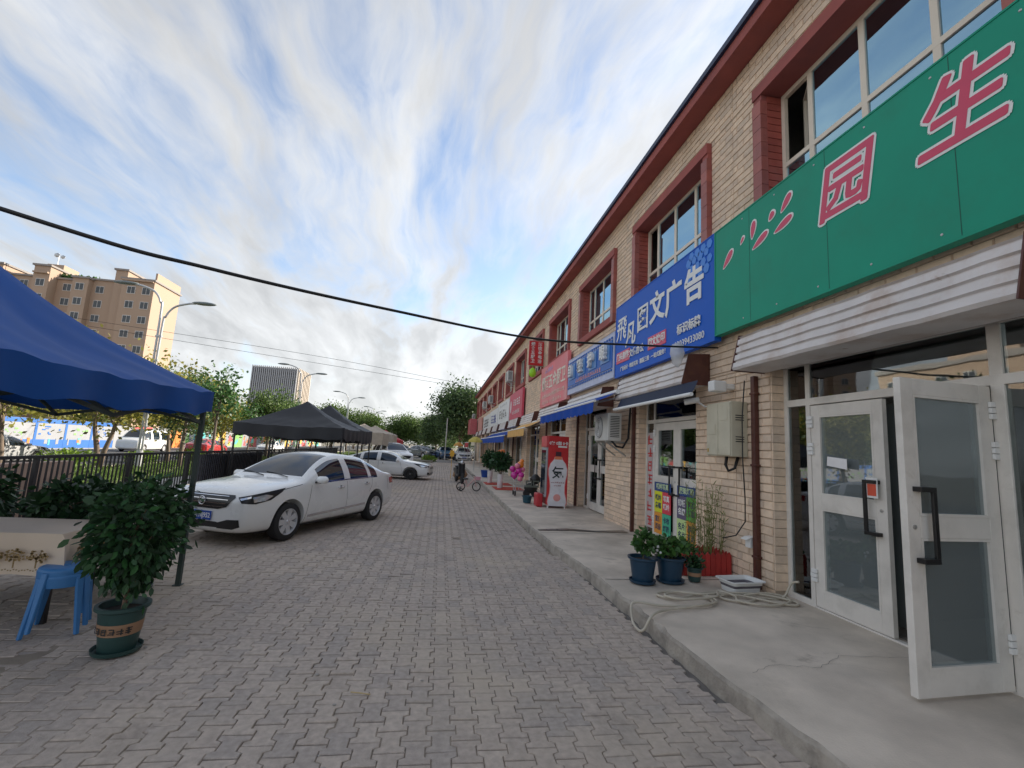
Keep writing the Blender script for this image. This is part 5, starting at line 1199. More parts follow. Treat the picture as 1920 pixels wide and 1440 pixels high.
P1 = dict(w=.90, sub=2, axles=(1.38, -1.32), rw=.318, ra=.375, wheel=(7, 1, 0.26, m_rim), st=st, glass=glassz,
    seams=[[(0.98, .24), (0.93, .60), (0.86, .90)], [(-0.21, .24), (-0.215, .93)], [(-1.02, .66), (-1.12, .80), (-1.15, .95)], [(0.98, .24), (-0.95, .24)], [(1.95, .80), (1.5, .875), (1.10, .93)], [(-1.86, .66), (-1.80, .98)]],
    strips=[([(0.92, .36), (-0.90, .42)], .045, m_chrome, 'side_moulding'), ([(0.72, .945), (-1.2, .975)], .018, m_chrome, 'belt_trim')],
    handles=[(0.0, .82), (-0.92, .845)], mirror=(0.72, 1.0), extra=plate_text,
    patches=[('grille', [(-0.56, .80), (0.56, .80), (0.60, .765), (0.48, .62), (0.32, .58), (-0.32, .58), (-0.48, .62), (-0.60, .765)], *FR, m_grille, .008, False),
             ('lower_grille', [(-0.42, .30), (0.42, .30), (0.50, .36), (0.30, .385), (-0.30, .385), (-0.50, .36)], *FR, m_grille, .006, False),
             ('fog_recess', [(0.34, .375), (0.52, .43), (0.72, .44), (0.73, .33), (0.62, .29), (0.34, .29)], *FR, m_grille, .007, True),
             ('headlamp', [(-0.20, .775), (0.0, .815), (0.42, .895), (0.38, .835), (0.24, .72), (0.05, .675), (-0.14, .69)], (3.2, 1.6, 0), (-0.6, 0.8, 0), (0, 0, 1), (-0.80, -0.60, 0), m_ctrim, .006, True),
             ('headlamp_lens', [(0.0, .775), (0.17, .81), (0.26, .785), (0.17, .715), (0.02, .70)], (3.2, 1.6, 0), (-0.6, 0.8, 0), (0, 0, 1), (-0.80, -0.60, 0), m_lamp, .014, True),
             ('headlamp_chrome', [(-0.17, .755), (-0.02, .79), (-0.02, .765), (-0.15, .73)], (3.2, 1.6, 0), (-0.6, 0.8, 0), (0, 0, 1), (-0.80, -0.60, 0), m_chrome, .012, True),
             ('tail_lamp', [(-0.2, .80), (0.08, .80), (0.10, .93), (-0.15, .95)], (-3.2, 1.7, 0), (0.6, 0.8, 0), (0, 0, 1), (0.8, -0.6, 0), m_tail, .006, True)])
car1 = car('parked_car', P1, 'white sedan with blue plate parked beside the blue tent')
car1.location = (-2.53, 9.64, 0.0); car1.rotation_euler = (0, 0, math.radians(-114.5)); car1.scale = (0.93, 0.93, 0.93)
# ---- second white sedan, fast roofline, black wheels
st2 = [list(s) for s in st]
st2[13] = [-1.02, .18, .995, 'c', .975, 1.40, .57]; st2[14] = [-1.10, .18, .995, 'c', .975, 1.375, .57]; st2[15] = [-1.50, .19, .99, 'c', .995, 1.21, .60]; st2[16] = [-1.92, .20, .98, 'c', 1.01, 1.075, .70]
st2[17] = [-2.0, .20, .97, 'h', 1.05, .8]; st2[18] = [-2.12, .22, .94, 'h', 1.045]; st2[19] = [-2.24, .27, .86, 'h', 1.01]
m_rimb = mat('black_alloy', (0.02, 0.02, 0.022), 0.3, 0.5, var=0)
P2 = dict(P1); P2.pop('extra'); P2.update(st=[tuple(s) for s in st2], wheel=(5, 2, 0.12, m_rimb), strips=[([(0.72, .945), (-1.2, .975)], .016, m_ctrim, 'belt_trim')], hm=m_cwhite,
    patches=[('grille', [(-0.55, .70), (0.55, .70), (0.5, .60), (-0.5, .60)], *FR, m_grille, .006, False), ('lower_grille', [(-0.6, .28), (0.6, .28), (0.5, .42), (-0.5, .42)], *FR, m_grille, .006, False),
             ('fog_recess', [(0.55, .30), (0.78, .32), (0.80, .44), (0.66, .42)], *FR, m_grille, .006, True), P1['patches'][3], P1['patches'][4], P1['patches'][6]])
car2 = car('parked_car', P2, 'white sedan with black wheels parked across the paving behind the first car')
th = math.radians(-7); c2 = Vector((-1.26, 21.95, 0))-Rz(th) @ Vector((1.27, -0.74, 0)); car2.location = (c2.x, c2.y, 0); car2.rotation_euler = (0, 0, th); car2.scale = (0.92, 0.92, 0.84)
# ---- copies in other colours, farther off
def recolour(o, m):
    for ch in o.children:
        if ch.type == 'MESH' and ch.data.materials and ch.data.materials[0] == m_cwhite:
            ch.material_slots[0].link = 'OBJECT'; ch.material_slots[0].material = m
    return o
cb = {n: mat('car_'+n, c, 0.28, var=0.02, coat=0.8) for n, c in dict(red=(0.42, 0.02, 0.02), silver=(0.42, 0.43, 0.44), black=(0.015, 0.016, 0.018), blue=(0.03, 0.08, 0.16), grey=(0.13, 0.14, 0.15)).items()}
far = 'cars far down the street'
for (src, x, y, z, rz, col, lab) in [(car2, -21.0, 46.5, -0.45, 90, 'red', 'red saloon car driving on the road beyond the fence'), (car2, -19.4, 58.0, -0.45, -90, None, 'white car on the road beneath the black tent edge'),
        (car1, -20.6, 25.2, -0.45, 90, 'silver', 'silver car on the road at the left edge of the photo'),
        (car2, 0.6, 56.0, -0.02, -80, 'blue', 'dark teal car facing the camera at the street end'), (car1, -2.2, 58.5, -0.02, -50, 'grey', 'grey car beside the teal one at the street end'), (car2, 3.2, 60.5, -0.02, -95, None, 'white car under the big tree at the street end'),
        (car1, 5.4, 66, -0.02, -90, 'silver', 'silver car behind the others at the street end'), (car2, -5.2, 66, -0.02, 10, 'black', 'black car half hidden far down the street'), (car1, 2.6, 52.5, -0.02, -90, None, 'white sedan nearest of the cars at the street end'), (car2, -1.2, 70, -0.02, 5, None, 'white car farthest off at the street end')]:
    o = copy_tree(src, label=lab, loc=(x, y, z), rz=math.radians(rz), group=far); o.scale = (1, 1, 1)
    if col: recolour(o, cb[col])
# ---- a boxier white hatchback behind, and a white minibus on the road
st3 = [(1.92, .33, .70, 'h', .70, .7), (1.87, .25, .86, 'h', .82), (1.72, .2, .95, 'h', .93), (1.45, .2, 1.0, 'h', .99), (1.2, .2, 1.0, 'h', 1.03), (0.98, .2, 1.0, 'h', 1.06),
       (0.92, .2, 1.0, 'c', .99, 1.09, .80), (0.60, .2, 1.0, 'c', 1.0, 1.36, .69), (0.32, .2, 1.0, 'c', 1.0, 1.55, .64), (0.15, .2, 1.0, 'c', 1.0, 1.60, .63), (-0.2, .2, 1.0, 'c', 1.01, 1.63, .63), (-0.3, .2, 1.0, 'c', 1.01, 1.63, .63), (-0.9, .2, 1.0, 'c', 1.02, 1.62, .62), (-1.0, .2, 1.0, 'c', 1.02, 1.61, .62), (-1.1, .2, 1.0, 'c', 1.03, 1.60, .62), (-1.6, .2, 1.0, 'c', 1.04, 1.55, .60), (-1.75, .22, .98, 'c', 1.04, 1.40, .62), (-1.88, .24, .96, 'h', 1.02, .6), (-1.93, .28, .90, 'h', .90), (-1.96, .3, .88, 'h', .7), (-1.98, .36, .8, 'h', .6)]
P3 = dict(P1); P3.pop('extra'); P3.update(st=st3, axles=(1.2, -1.25), rw=.33, ra=.385, glass=[(6, 9, 8, 10), (7, 10, 5, 7), (11, 13, 5, 7), (14, 15, 5, 7), (15, 17, 8, 10)], seams=[[(0.9, .3), (0.86, .95)], [(-0.25, .26), (-0.25, 1.0)], [(-0.95, .65), (-1.05, 1.0)]], strips=[], handles=[(-0.05, .9), (-0.85, .92)], mirror=(0.7, 1.08), patches=[P1['patches'][0], P1['patches'][1], ('headlamp', [(-0.12, .76), (0.25, .88), (0.2, .76), (0, .70)], (3.2, 1.6, 0), (-0.6, 0.8, 0), (0, 0, 1), (-0.80, -0.60, 0), m_lamp, .008, True)])
car3 = car('parked_car', P3, 'white compact hatchback with open-looking dark windscreen behind the second sedan'); car3.location = (-3.3, 34.0, 0); car3.rotation_euler = (0, 0, math.radians(-62))
stv = [(2.45, .35, .85, 'h', .78, .7), (2.40, .28, .92, 'h', .95), (2.30, .22, .96, 'h', 1.05), (2.15, .2, .98, 'h', 1.12), (2.0, .2, 1.0, 'h', 1.17), (1.9, .2, 1.0, 'h', 1.2),
       (1.84, .2, 1.0, 'c', 1.1, 1.23, .82), (1.55, .2, 1.0, 'c', 1.1, 1.55, .76), (1.2, .2, 1.0, 'c', 1.1, 1.88, .72), (1.0, .2, 1.0, 'c', 1.1, 1.96, .72), (0.6, .2, 1.0, 'c', 1.1, 2.0, .72), (0.5, .2, 1.0, 'c', 1.1, 2.0, .72), (-0.5, .2, 1.0, 'c', 1.1, 2.0, .72), (-0.6, .2, 1.0, 'c', 1.1, 2.0, .72), (-0.7, .2, 1.0, 'c', 1.1, 2.0, .72), (-2.1, .2, 1.0, 'c', 1.1, 1.98, .71), (-2.3, .22, .98, 'c', 1.1, 1.9, .70), (-2.4, .24, .97, 'h', 1.1, .6), (-2.43, .28, .95, 'h', 1.0), (-2.45, .3, .93, 'h', .8), (-2.46, .36, .9, 'h', .7)]
P4 = dict(P3); P4.update(st=stv, w=.94, axles=(1.55, -1.45), seams=[[(0.55, .3), (0.55, 1.1)]], handles=[(0.7, .95)], mirror=(1.5, 1.2), patches=[])
van = car('minibus', P4, 'white minibus on the road beyond the fence', 'minibus'); van.location = (-26.5, 47.0, -0.45); van.rotation_euler = (0, 0, math.radians(-90))
# ------------------------------------------------------------------ pop-up tents
def tent(name, x0, y0, sx, sy, ze, zp, val, m, mleg, label, leg_r=0.022, sag=0.16, wave=1.0, valmat=None, legs=True):
    t = thing(name, (x0+sx/2, y0+sy/2, 0), label, 'canopy tent', 'pop-up tents', world_parts=True)
    n = 40; q = MB()
    cxm, cym = x0+sx/2, y0+sy/2
    for j in range(n+1):
        for i in range(n+1):
            u, v = i/n*2-1, j/n*2-1; d = max(abs(u), abs(v)); s = 1-d
            h = ze+(zp-ze)*(0.62*s+0.38*s*s)           # concave pyramid
            mn = min(abs(u), abs(v)); h -= sag*(1-mn/max(d, 1e-6))*math.sin(PI*min(1, d))*0.5*wave   # cloth sinks between the hips
            h -= 0.05*(d**6)*(1-(mn/max(d, 1e-6))**2)*wave
            q.v.append((cxm+u*sx/2, cym+v*sy/2, h+0.010*math.sin(7*u+3*v)*(1-d*0.3)+0.007*math.sin(15*v-6*u+2*math.sin(4*u))+0.006*math.sin(24*(abs(u)-abs(v)))*d))
    q.f += [(j*(n+1)+i, j*(n+1)+i+1, (j+1)*(n+1)+i+1, (j+1)*(n+1)+i) for j in range(n) for i in range(n)]; q.m += [0]*(n*n)
    q.build('canopy', m, t, smooth=True)
    edge = [i for i in range(n+1)]+[(j)*(n+1)+n for j in range(1, n+1)]+[n*(n+1)+i for i in range(n-1, -1, -1)]+[j*(n+1) for j in range(n-1, 0, -1)]
    E_ = [Vector(q.v[i]) for i in edge]; k = len(E_); w = MB()
    for i, p in enumerate(E_):
        o = Vector((p.x-cxm, p.y-cym, 0)).normalized()
        b = i/k*PI*2*4; out = 0.03*math.sin(b*4.0)*wave
        for f in (0, .33, .66, 1.0): w.v.append(tuple(p+o*(0.012+out*f)+Vector((0, 0, -val*f+0.02*f*math.sin(b*3+1)*wave))))
    for i in range(k):
        for f in range(3): w.f.append((i*4+f, ((i+1) % k)*4+f, ((i+1) % k)*4+f+1, i*4+f+1)); w.m.append(0)
    w.build('valance', valmat or m, t, smooth=True)
    if not legs: return t
    I = 0.05
    cs = [(x0+I, y0+I), (x0+sx-I, y0+I), (x0+sx-I, y0+sy-I), (x0+I, y0+sy-I)]
    for (x, y) in cs:
        l = MB(); l.box(x-leg_r, y-leg_r, 0.0, x+leg_r, y+leg_r, ze-0.03); l.box(x-0.04, y-0.04, 0.0, x+0.04, y+0.04, 0.012); l.build('leg', mleg, t)
    f = MB()
    for a, b in zip(cs, cs[1:]+cs[:1]):
        a3, b3 = Vector((*a, 0)), Vector((*b, 0)); m3 = (a3+b3)/2; q1, q3 = (a3+m3)/2, (m3+b3)/2
        zt_, zl = ze-0.06, ze-0.36
        for s0, s1 in ((a3, m3), (m3, b3)):
            f.beam(s0+Vector((0, 0, zt_)), s1+Vector((0, 0, zl)), 0.018, 0.03); f.beam(s0+Vector((0, 0, zl)), s1+Vector((0, 0, zt_)), 0.018, 0.03)
    f.build('scissor_truss', mleg, t)
    f = MB(); c3 = Vector((cxm, cym, zp-0.05)); lo = Vector((cxm, cym, zp-0.55)); f.beam(c3, lo, 0.03, 0.03)
    for a, b in zip(cs, cs[1:]+cs[:1]):
        m3 = Vector(((a[0]+b[0])/2, (a[1]+b[1])/2, ze-0.36)); f.beam(m3, lo, 0.018, 0.03)
    f.build('roof_struts', mleg, t)
    return t
tent('canopy_tent', -5.62, 2.76, 3.0, 3.0, 2.10, 3.18, 0.24, m_tent, m_grn_metal, 'blue pop-up tent with dark green legs at the left', sag=0.2)
tent('canopy_tent', -6.1, 14.9, 3.15, 3.1, 2.0, 2.85, 0.36, m_tentb, m_black, 'black pop-up tent behind the first parked car', sag=0.12)
tent('canopy_tent', -6.1, 18.2, 3.1, 3.0, 2.05, 3.0, 0.5, m_tentb, m_black, 'second black pop-up tent adjoining the first', sag=0.12)
m_beige = mat('beige_tarpaulin', (0.50, 0.42, 0.33), 0.7, trans=0.15)
tent('canopy_tent', -6.6, 30.4, 3.0, 3.2, 2.2, 2.75, 0.75, m_beige, m_steel, 'beige tarpaulin tent beyond the black tents'); tent('canopy_tent', -6.4, 34.5, 3.0, 3.0, 2.2, 2.8, 0.7, m_beige, m_steel, 'farther beige tarpaulin tent')
tent('canopy_tent', -6.4, 41, 3.0, 3.0, 1.85, 2.7, 0.35, mat('red_tent_fabric', (0.5, 0.03, 0.04), 0.6, trans=0.15), m_steel, 'small red tent far down the street')
# ------------------------------------------------------------------ table and stools under the blue tent
m_cloth = mat('table_cloth', (0.72, 0.59, 0.46), 0.75, var=0.07, scale=3); m_gold = mat('cloth_gold_print', (0.30, 0.20, 0.08), 0.7)
t = thing('dining_table', (-3.85, 4.87, 0), 'table under a cream cloth printed with gold trees', 'table', world_parts=True)
TX0, TX1, TY0, TY1, TZ = -4.62, -3.05, 4.52, 5.22, 0.74
q = MB(); q.box(TX0+0.01, TY0+0.01, TZ-0.03, TX1-0.01, TY1-0.01, TZ-0.004); q.build('top', mat('table_wood', (0.2, 0.13, 0.08), 0.5), t)
for x in (TX0+0.1, TX1-0.1):
    for y in (TY0+0.1, TY1-0.1): q = MB(); q.beam((x, y, 0), (x, y, TZ-0.03), 0.04, 0.04); q.build('leg', m_black, t)
q = MB(); ring = [(TX0, TY0), (TX1, TY0), (TX1, TY1), (TX0, TY1)]; P = []
for (a, b), (c, d) in zip(ring, ring[1:]+ring[:1]):
    for i in range(16): P.append((a+(c-a)*i/16, b+(d-b)*i/16))
cxm, cym = (TX0+TX1)/2, (TY0+TY1)/2; k = len(P)
for i, (x, y) in enumerate(P):
    ox, oy = x-cxm, y-cym; l = math.hypot(ox, oy); cr = 1.6 if i % 16 == 0 else 0.35; wv = 0.022*math.sin(i*0.9)+0.012*math.sin(i*2.3)
    q.v += [(x, y, TZ), (x+ox/l*(0.02+wv*0.3)*cr, y+oy/l*(0.02+wv*.3)*cr, TZ-0.03), (x+ox/l*(0.05*cr+wv*1.8), y+oy/l*(0.05*cr+wv*1.8), TZ-0.33-0.03*(i % 16 == 0))]
for i in range(k):
    j = (i+1) % k
    for f in range(2): q.f.append((i*3+f, j*3+f, j*3+f+1, i*3+f+1)); q.m.append(0)
q.f.append(tuple(i*3 for i in range(k))); q.m.append(0)
cl = tag(q.build('tablecloth', m_cloth, None, smooth=True, auto=50), None); solo(cl, 'cream tablecloth with gold tree print hanging over the table edge', 'tablecloth')
def cloth_print(x, y, along):
    q = MB()
    def put(u, z, r):
        px_, py_ = (x+u, y-0.05) if along == 'x' else (x+0.05, y+u)
        q.prism([(px_+(r*math.cos(a) if along == 'x' else 0), py_+(0 if along == 'x' else r*math.cos(a)), z+r*0.8*math.sin(a)) for a in np.arange(0, 2*PI, PI/4)], (0, -0.003, 0) if along == 'x' else (0.003, 0, 0))
    for i in range(46): a, r = RNG.uniform(0, 2*PI), 0.06*math.sqrt(RNG.random()); put(r*1.25*math.cos(a), TZ-0.17+r*0.9*math.sin(a), RNG.uniform(0.006, 0.013))
    for z in np.arange(TZ-0.26, TZ-0.19, 0.008): put(0, z, 0.006)
    for u in np.arange(-0.07, 0.08, 0.02): put(u, TZ-0.28+0.006*math.sin(u*90), 0.006)
    return q
for x in (-4.29, -4.13, -3.97, -3.81, -3.65, -3.49, -3.33, -3.17):
    o = cloth_print(x, TY0, 'x').build('printed_tree', m_gold); o.parent = cl; o.matrix_parent_inverse = Matrix.Translation(-cl.location)
for y in (4.7, 5.02):
    o = cloth_print(TX1, y, 'y').build('printed_tree', m_gold); o.parent = cl; o.matrix_parent_inverse = Matrix.Translation(-cl.location)
m_stool = mat('stool_blue_plastic', (0.05, 0.2, 0.46), 0.45, var=0.06)
def stool(loc, rz, label, stack=0):
    t = thing('stool', loc, label, 'stool', 'blue plastic stools', rz)
    q = MB(); q.lathe([(0.12, 0.40), (0.165, 0.41), (0.175, 0.43), (0.168, 0.45), (0.15, 0.458), (0.03, 0.456), (0.022, 0.44)], 28); q.build('seat', m_stool, t, smooth=True, auto=50)
    q = MB(); q.lathe([(0.172, 0.36), (0.176, 0.43), (0.168, 0.43), (0.164, 0.36)], 28); q.build('apron', m_stool, t, smooth=True, auto=50)
    for i in range(4):
        a = PI/4+i*PI/2; c, s = math.cos(a), math.sin(a); tn = Vector((-s, c, 0)); q = MB(); vs = []
        for r, z, w in ((0.235, 0, 0.017), (0.17, 0.43, 0.03)):
            b = Vector((r*c, r*s, z)); o = Vector((c, s, 0)); vs += [b-tn*w-o*0.012, b+tn*w-o*0.012, b+tn*w*0.8+o*0.014, b-tn*w*0.8+o*0.014]
        q.add(vs, [(0, 1, 2, 3), (4, 7, 6, 5)]+[(i_, (i_+1) % 4, 4+(i_+1) % 4, 4+i_) for i_ in range(4)]); q.build('leg', m_stool, t, bevel=0.006)
    return t
stool((-2.96, 4.5, 0), 0.35, 'blue plastic stool, lower one of the nested pair by the table')
stool((-2.965, 4.505, 0.045), 0.62, 'blue plastic stool, upper one of the nested pair by the table')
# ------------------------------------------------------------------ black railing
FX = -6.4
t = thing('fence', (FX, 20, 0), 'black steel railing along the left of the paving', 'fence', world_parts=True)
FZ = 1.12
q = MB(); q.box(FX-0.03, 4.0, FZ-0.05, FX+0.03, 31.0, FZ); q.build('top_rail', m_fblack, t)
q = MB(); q.box(FX-0.02, 4.0, 0.08, FX+0.02, 31.0, 0.12); q.build('bottom_rail', m_fblack, t)
bq = MB(); bq.box(-0.011, -0.011, 0.12, 0.011, 0.011, FZ-0.05); bme = bq.mesh('baluster', m_fblack)
pq = MB(); pq.box(-0.03, -0.03, -0.02, 0.03, 0.03, FZ-0.05); pme = pq.mesh('post', m_fblack)
y = 4.05; i = 0
while y < 31:
    if i % 20 == 0: o = link('post', pme, t)
    else: o = link('baluster', bme, t)
    o.location = (FX, y, 0); y += 0.115; i += 1
q = MB(); q.box(-7.35, 3.0, -0.06, -7.15, 10.6, 0.93); solo(q.build('low_wall', mat('tan_render', (0.42, 0.29, 0.22), 0.85), bevel=0.01), 'tan rendered low wall behind the railing at the left', 'wall')
t = thing('advert_board', (-6.75, 15.5, 0), 'dark grey banner tied along the outside of the railing', 'banner', world_parts=True); q = MB(); q.box(-6.50, 14.0, 0.1, -6.48, 18.6, 1.02); q.build('sheet', mat('dark_banner', (0.15, 0.16, 0.20), 0.6), t); t.name = 'banner'
# ------------------------------------------------------------------ street lamps
m_pole = mat('lamp_pole_grey', (0.50, 0.51, 0.52), 0.4, 0.3, var=0.05)
lamp = thing('street_lamp', (0, 0, 0), 'x', 'street lamp', 'double-arm street lamps')
q = MB(); q.tube([(0, 0, 0), (0, 0, 0.9)], 0.13, 12); q.build('base', m_pole, lamp)
for dxx in (-0.075, 0.075):
    s = 1 if dxx > 0 else -1; h = 8.6 if s < 0 else 7.9
    pts = [(dxx, 0, 0.5), (dxx, 0, h-1.2), (dxx+s*0.10, 0, h-0.45), (dxx+s*0.42, 0, h+0.05), (dxx+s*1.0, 0, h+0.28), (dxx+s*1.35, 0, h+0.33)]
    q = MB(); q.tube(spline(pts, 6), 0.052, 8); q.build('arm', m_pole, lamp, smooth=True)
    q = MB(); q.ico((dxx+s*1.75, 0, h+0.36), 0.62, 2, sc=(0.95, 0.30, 0.15)); q.build('lamp_head', mat('lamp_head_grey', (0.20, 0.23, 0.23), 0.4), lamp, smooth=True)
    q = MB(); q.ico((dxx+s*1.8, 0, h+0.315), 0.42, 2, sc=(0.8, 0.24, 0.06)); q.build('lamp_lens', mat('lamp_lens', (0.5, 0.52, 0.5), 0.2), lamp, smooth=True)
q = MB()
for z in (2.0, 3.6, 5.2, 6.4): q.box(-0.14, -0.05, z, 0.14, 0.05, z+0.08)
q.build('collar', m_pole, lamp)
lamp.location = (-14, 24.6, -0.3); lamp['label'] = 'tall double-arm street lamp nearest, above the blue tent'
for x, y, lab in ((-14, 72, 'double-arm street lamp just right of the black tents'), (-14, 100, 'double-arm street lamp third along the road'), (-14, 120, 'double-arm street lamp fourth along the road'), (-12, 200, 'double-arm street lamp farthest along the road'), (-14, 48, 'double-arm street lamp behind the young tree at the tent corner')):
    copy_tree(lamp, label=lab, loc=(x, y, -0.3))
# ------------------------------------------------------------------ wires
q = MB(); q.tube(spline([(-5.6, 0.6, 3.15), (-2.64, 2.963, 2.867), (-1.787, 3.659, 2.86), (-0.6, 4.62, 2.95), (1.1, 5.75, 3.07), (2.7, 6.1, 3.2), (3.9, 6.15, 3.28)], 10), 0.0145, 8); solo(q.build('overhead_cable', m_black, smooth=True), 'thick black cable sagging across the street to the blue sign', 'cable')
for i, (dz, zz) in enumerate(((0, 9.9), (0.25, 10.4))):
    q = MB(); q.tube(spline([(-40, 48, zz+1.5), (-14, 51, zz-0.4+dz), (3.9, 54, 8.4+dz), (9, 55, 9)], 10), 0.018, 5); solo(q.build('power_line', m_black), ('lower' if i == 0 else 'upper')+' of two thin power lines crossing the sky', 'wire')
q = MB(); q.tube([(0.55, 52, 0), (0.55, 52, 4.6)], 0.06, 8); solo(q.build('utility_pole', mat('pole_concrete', (0.5, 0.48, 0.45), 0.8)), 'slim pale utility pole at the end of the paving', 'pole')
# ------------------------------------------------------------------ drinks fridge
t = thing('drinks_fridge', (3.18, 12.75, PZ), 'tall red drinks fridge with a white bottle printed on its side', 'fridge', world_parts=True)
fx0, fx1, fy0, fy1, fz0, fz1 = 2.90, 3.46, 12.42, 13.08, PZ+0.03, 2.06
q = MB(); q.box(fx0, fy0, fz0+0.06, fx1, fy1, fz1); q.build('cabinet', m_red, t, bevel=0.012)
q = MB(); q.box(fx0-0.05, fy0+0.02, fz0+0.25, fx0-0.005, fy1-0.02, fz1-0.32); frm = q.build('door', mat('fridge_grey', (0.35, 0.35, 0.36), 0.4), t, bevel=0.006)
q = MB(); q.box(fx0-0.056, fy0+0.07, fz0+0.32, fx0-0.051, fy1-0.07, fz1-0.39); q.build('pane', m_cglass, frm)
q = MB(); q.box(fx0-0.06, fy0+0.005, fz1-0.30, fx0-0.005, fy1-0.005, fz1-0.01); q.build('header', mat('fridge_header', (0.62, 0.08, 0.09), 0.4), t)
for x in (fx0+0.05, fx1-0.05): q = MB(); q.box(x-0.02, fy0+0.03, PZ, x+0.02, fy0+0.07, PZ+0.1); q.build('foot', m_white, t)
# bottle print: flat shapes laid on the side (facing the camera)
ys_ = fy0-0.003
cxb = (fx0+fx1)/2
def flat(pts, m, nm, d=0.0): q = MB(); q.prism([(cxb+a, ys_-d, b) for a, b in pts], (0, 0.0025, 0)); q.build(nm, m, t)
half = [(0.085, 1.50), (0.10, 1.44), (0.20, 1.32), (0.245, 1.18), (0.24, 1.02), (0.205, 0.86), (0.19, 0.72), (0.195, 0.55), (0.235, 0.40), (0.25, 0.30), (0.225, 0.20)]
flat(half+[(-a, b) for a, b in reversed(half)], mat('bottle_white', (0.74, 0.72, 0.75), 0.4), 'printed_bottle')
flat([(a*1.0+0.018, b) for a, b in half]+[(-a-0.018, b) for a, b in reversed(half)], mat('bottle_pink_edge', (0.75, 0.42, 0.42), 0.4), 'bottle_edge', -0.0015)
flat([(0.085, 1.51), (0.105, 1.43), (-0.105, 1.43), (-0.085, 1.51)], mat('bottle_orange', (0.72, 0.22, 0.10), 0.4), 'bottle_neck', 0.002)
flat([(0.08, 1.52), (0.075, 1.64), (-0.075, 1.64), (-0.08, 1.52)], mat('bottle_cap', (0.08, 0.02, 0.035), 0.4), 'bottle_cap', 0.002)
flat([(0.10*math.cos(a), 0.42+0.095*math.sin(a)) for a in np.linspace(0, 2*PI, 20)[:-1]], mat('peach_print', (0.75, 0.33, 0.30), 0.5), 'printed_peach', 0.002)
text('気', 0.33, mat('bottle_ink', (0.015, 0.03, 0.035), 0.4), t, (cxb, ys_-0.004, 1.06), F=FACE_S, bold=0.006, extrude=0.001)
marks(7, 0.05, mat('bottle_small_ink', (0.35, 0.12, 0.12), 0.4), t, (cxb, ys_-0.004, 0.82), F=FACE_S); marks(4, 0.05, mat('bottle_small_ink', (0.35, 0.12, 0.12), 0.4), t, (cxb, ys_-0.004, 0.74), F=FACE_S, extrude=0.001)
text('0糖 0脂 0卡', 0.105, m_txtw, t, (cxb, ys_-0.003, 1.86), F=FACE_S, bold=0.003, extrude=0.001)
q = MB(); q.box(cxb-0.02, ys_-0.002, 1.755, cxb+0.23, ys_, 1.80); q.build('white_label', m_txtw, t)
# things near the fridge
q = MB(); q.box(2.66, 12.55, PZ+0.01, 2.83, 12.95, PZ+0.36); solo(q.build('storage_crate', mat('crate_red', (0.5, 0.03, 0.04), 0.45), bevel=0.03), 'red plastic crate at the foot of the drinks fridge', 'crate')
t = thing('plastic_tub', (2.55, 13.35, PZ+0.01), 'small dark teal plastic tub on the walkway', 'tub'); pot(t, 0.11, 0.14, 0.2, mat('teal_tub', (0.01, 0.07, 0.10), 0.4), saucer=False)
t = thing('price_board', (3.35, 13.9, PZ), 'yellow price board with rows of dark squares hung by the doorway', 'board', world_parts=True)
q = MB(); q.box(3.18, 13.6, 0.42, 3.40, 13.62, 1.12); q.build('card', mat('board_yellow', (0.55, 0.40, 0.10), 0.6), t)
q = MB(); q.tube([(3.29, 13.61, PZ), (3.29, 13.61, 0.42)], 0.015, 6); q.box(3.15, 13.5, PZ+0.005, 3.43, 13.7, PZ+0.03); q.build('stand', m_steel, t)
for i in range(3):
    for j in range(6): q = MB(); q.box(3.195+i*0.07, 13.596, 0.46+j*0.108, 3.245+i*0.07, 13.599, 0.54+j*0.108); q.build('square', mat('board_dark', (0.06, 0.05, 0.04), 0.6), t)
t = thing('vending_kiosk', (3.35, 14.35, PZ), 'slim white payment kiosk behind the drinks fridge', 'kiosk', world_parts=True); t.name = 'white_cooler'; t['category'] = 'cooler'; t['label'] = 'white upright cooler beside the doorway behind the red fridge'
q = MB(); q.box(3.28, 14.05, PZ+0.05, 3.75, 14.6, 1.30); q.build('cabinet', m_white, t, bevel=0.02); q = MB(); q.box(3.27, 14.12, 0.75, 3.279, 14.5, 1.2); q.build('pane', m_cglass, t); q = MB(); q.box(3.30, 14.1, PZ, 3.7, 14.5, PZ+0.05); q.build('plinth', m_dark, t)
t = thing('notice_strip', (3.6, 16.2, 0.3), 'tall pink notice strip with white characters on the wall', 'notice', world_parts=True)
q = MB(); q.box(3.62, 16.0, 0.45, 3.86, 16.03, 1.45); q.box(3.86, 16.0, 0.9, 3.96, 16.02, 0.95); q.build('panel', mat('pink_notice', (0.75, 0.22, 0.18), 0.5), t)
marks(4, 0.2, m_txtw, t, (3.74, 15.995, 0.95), F=FACE_S, vertical=True, width=0.95, seed=31)
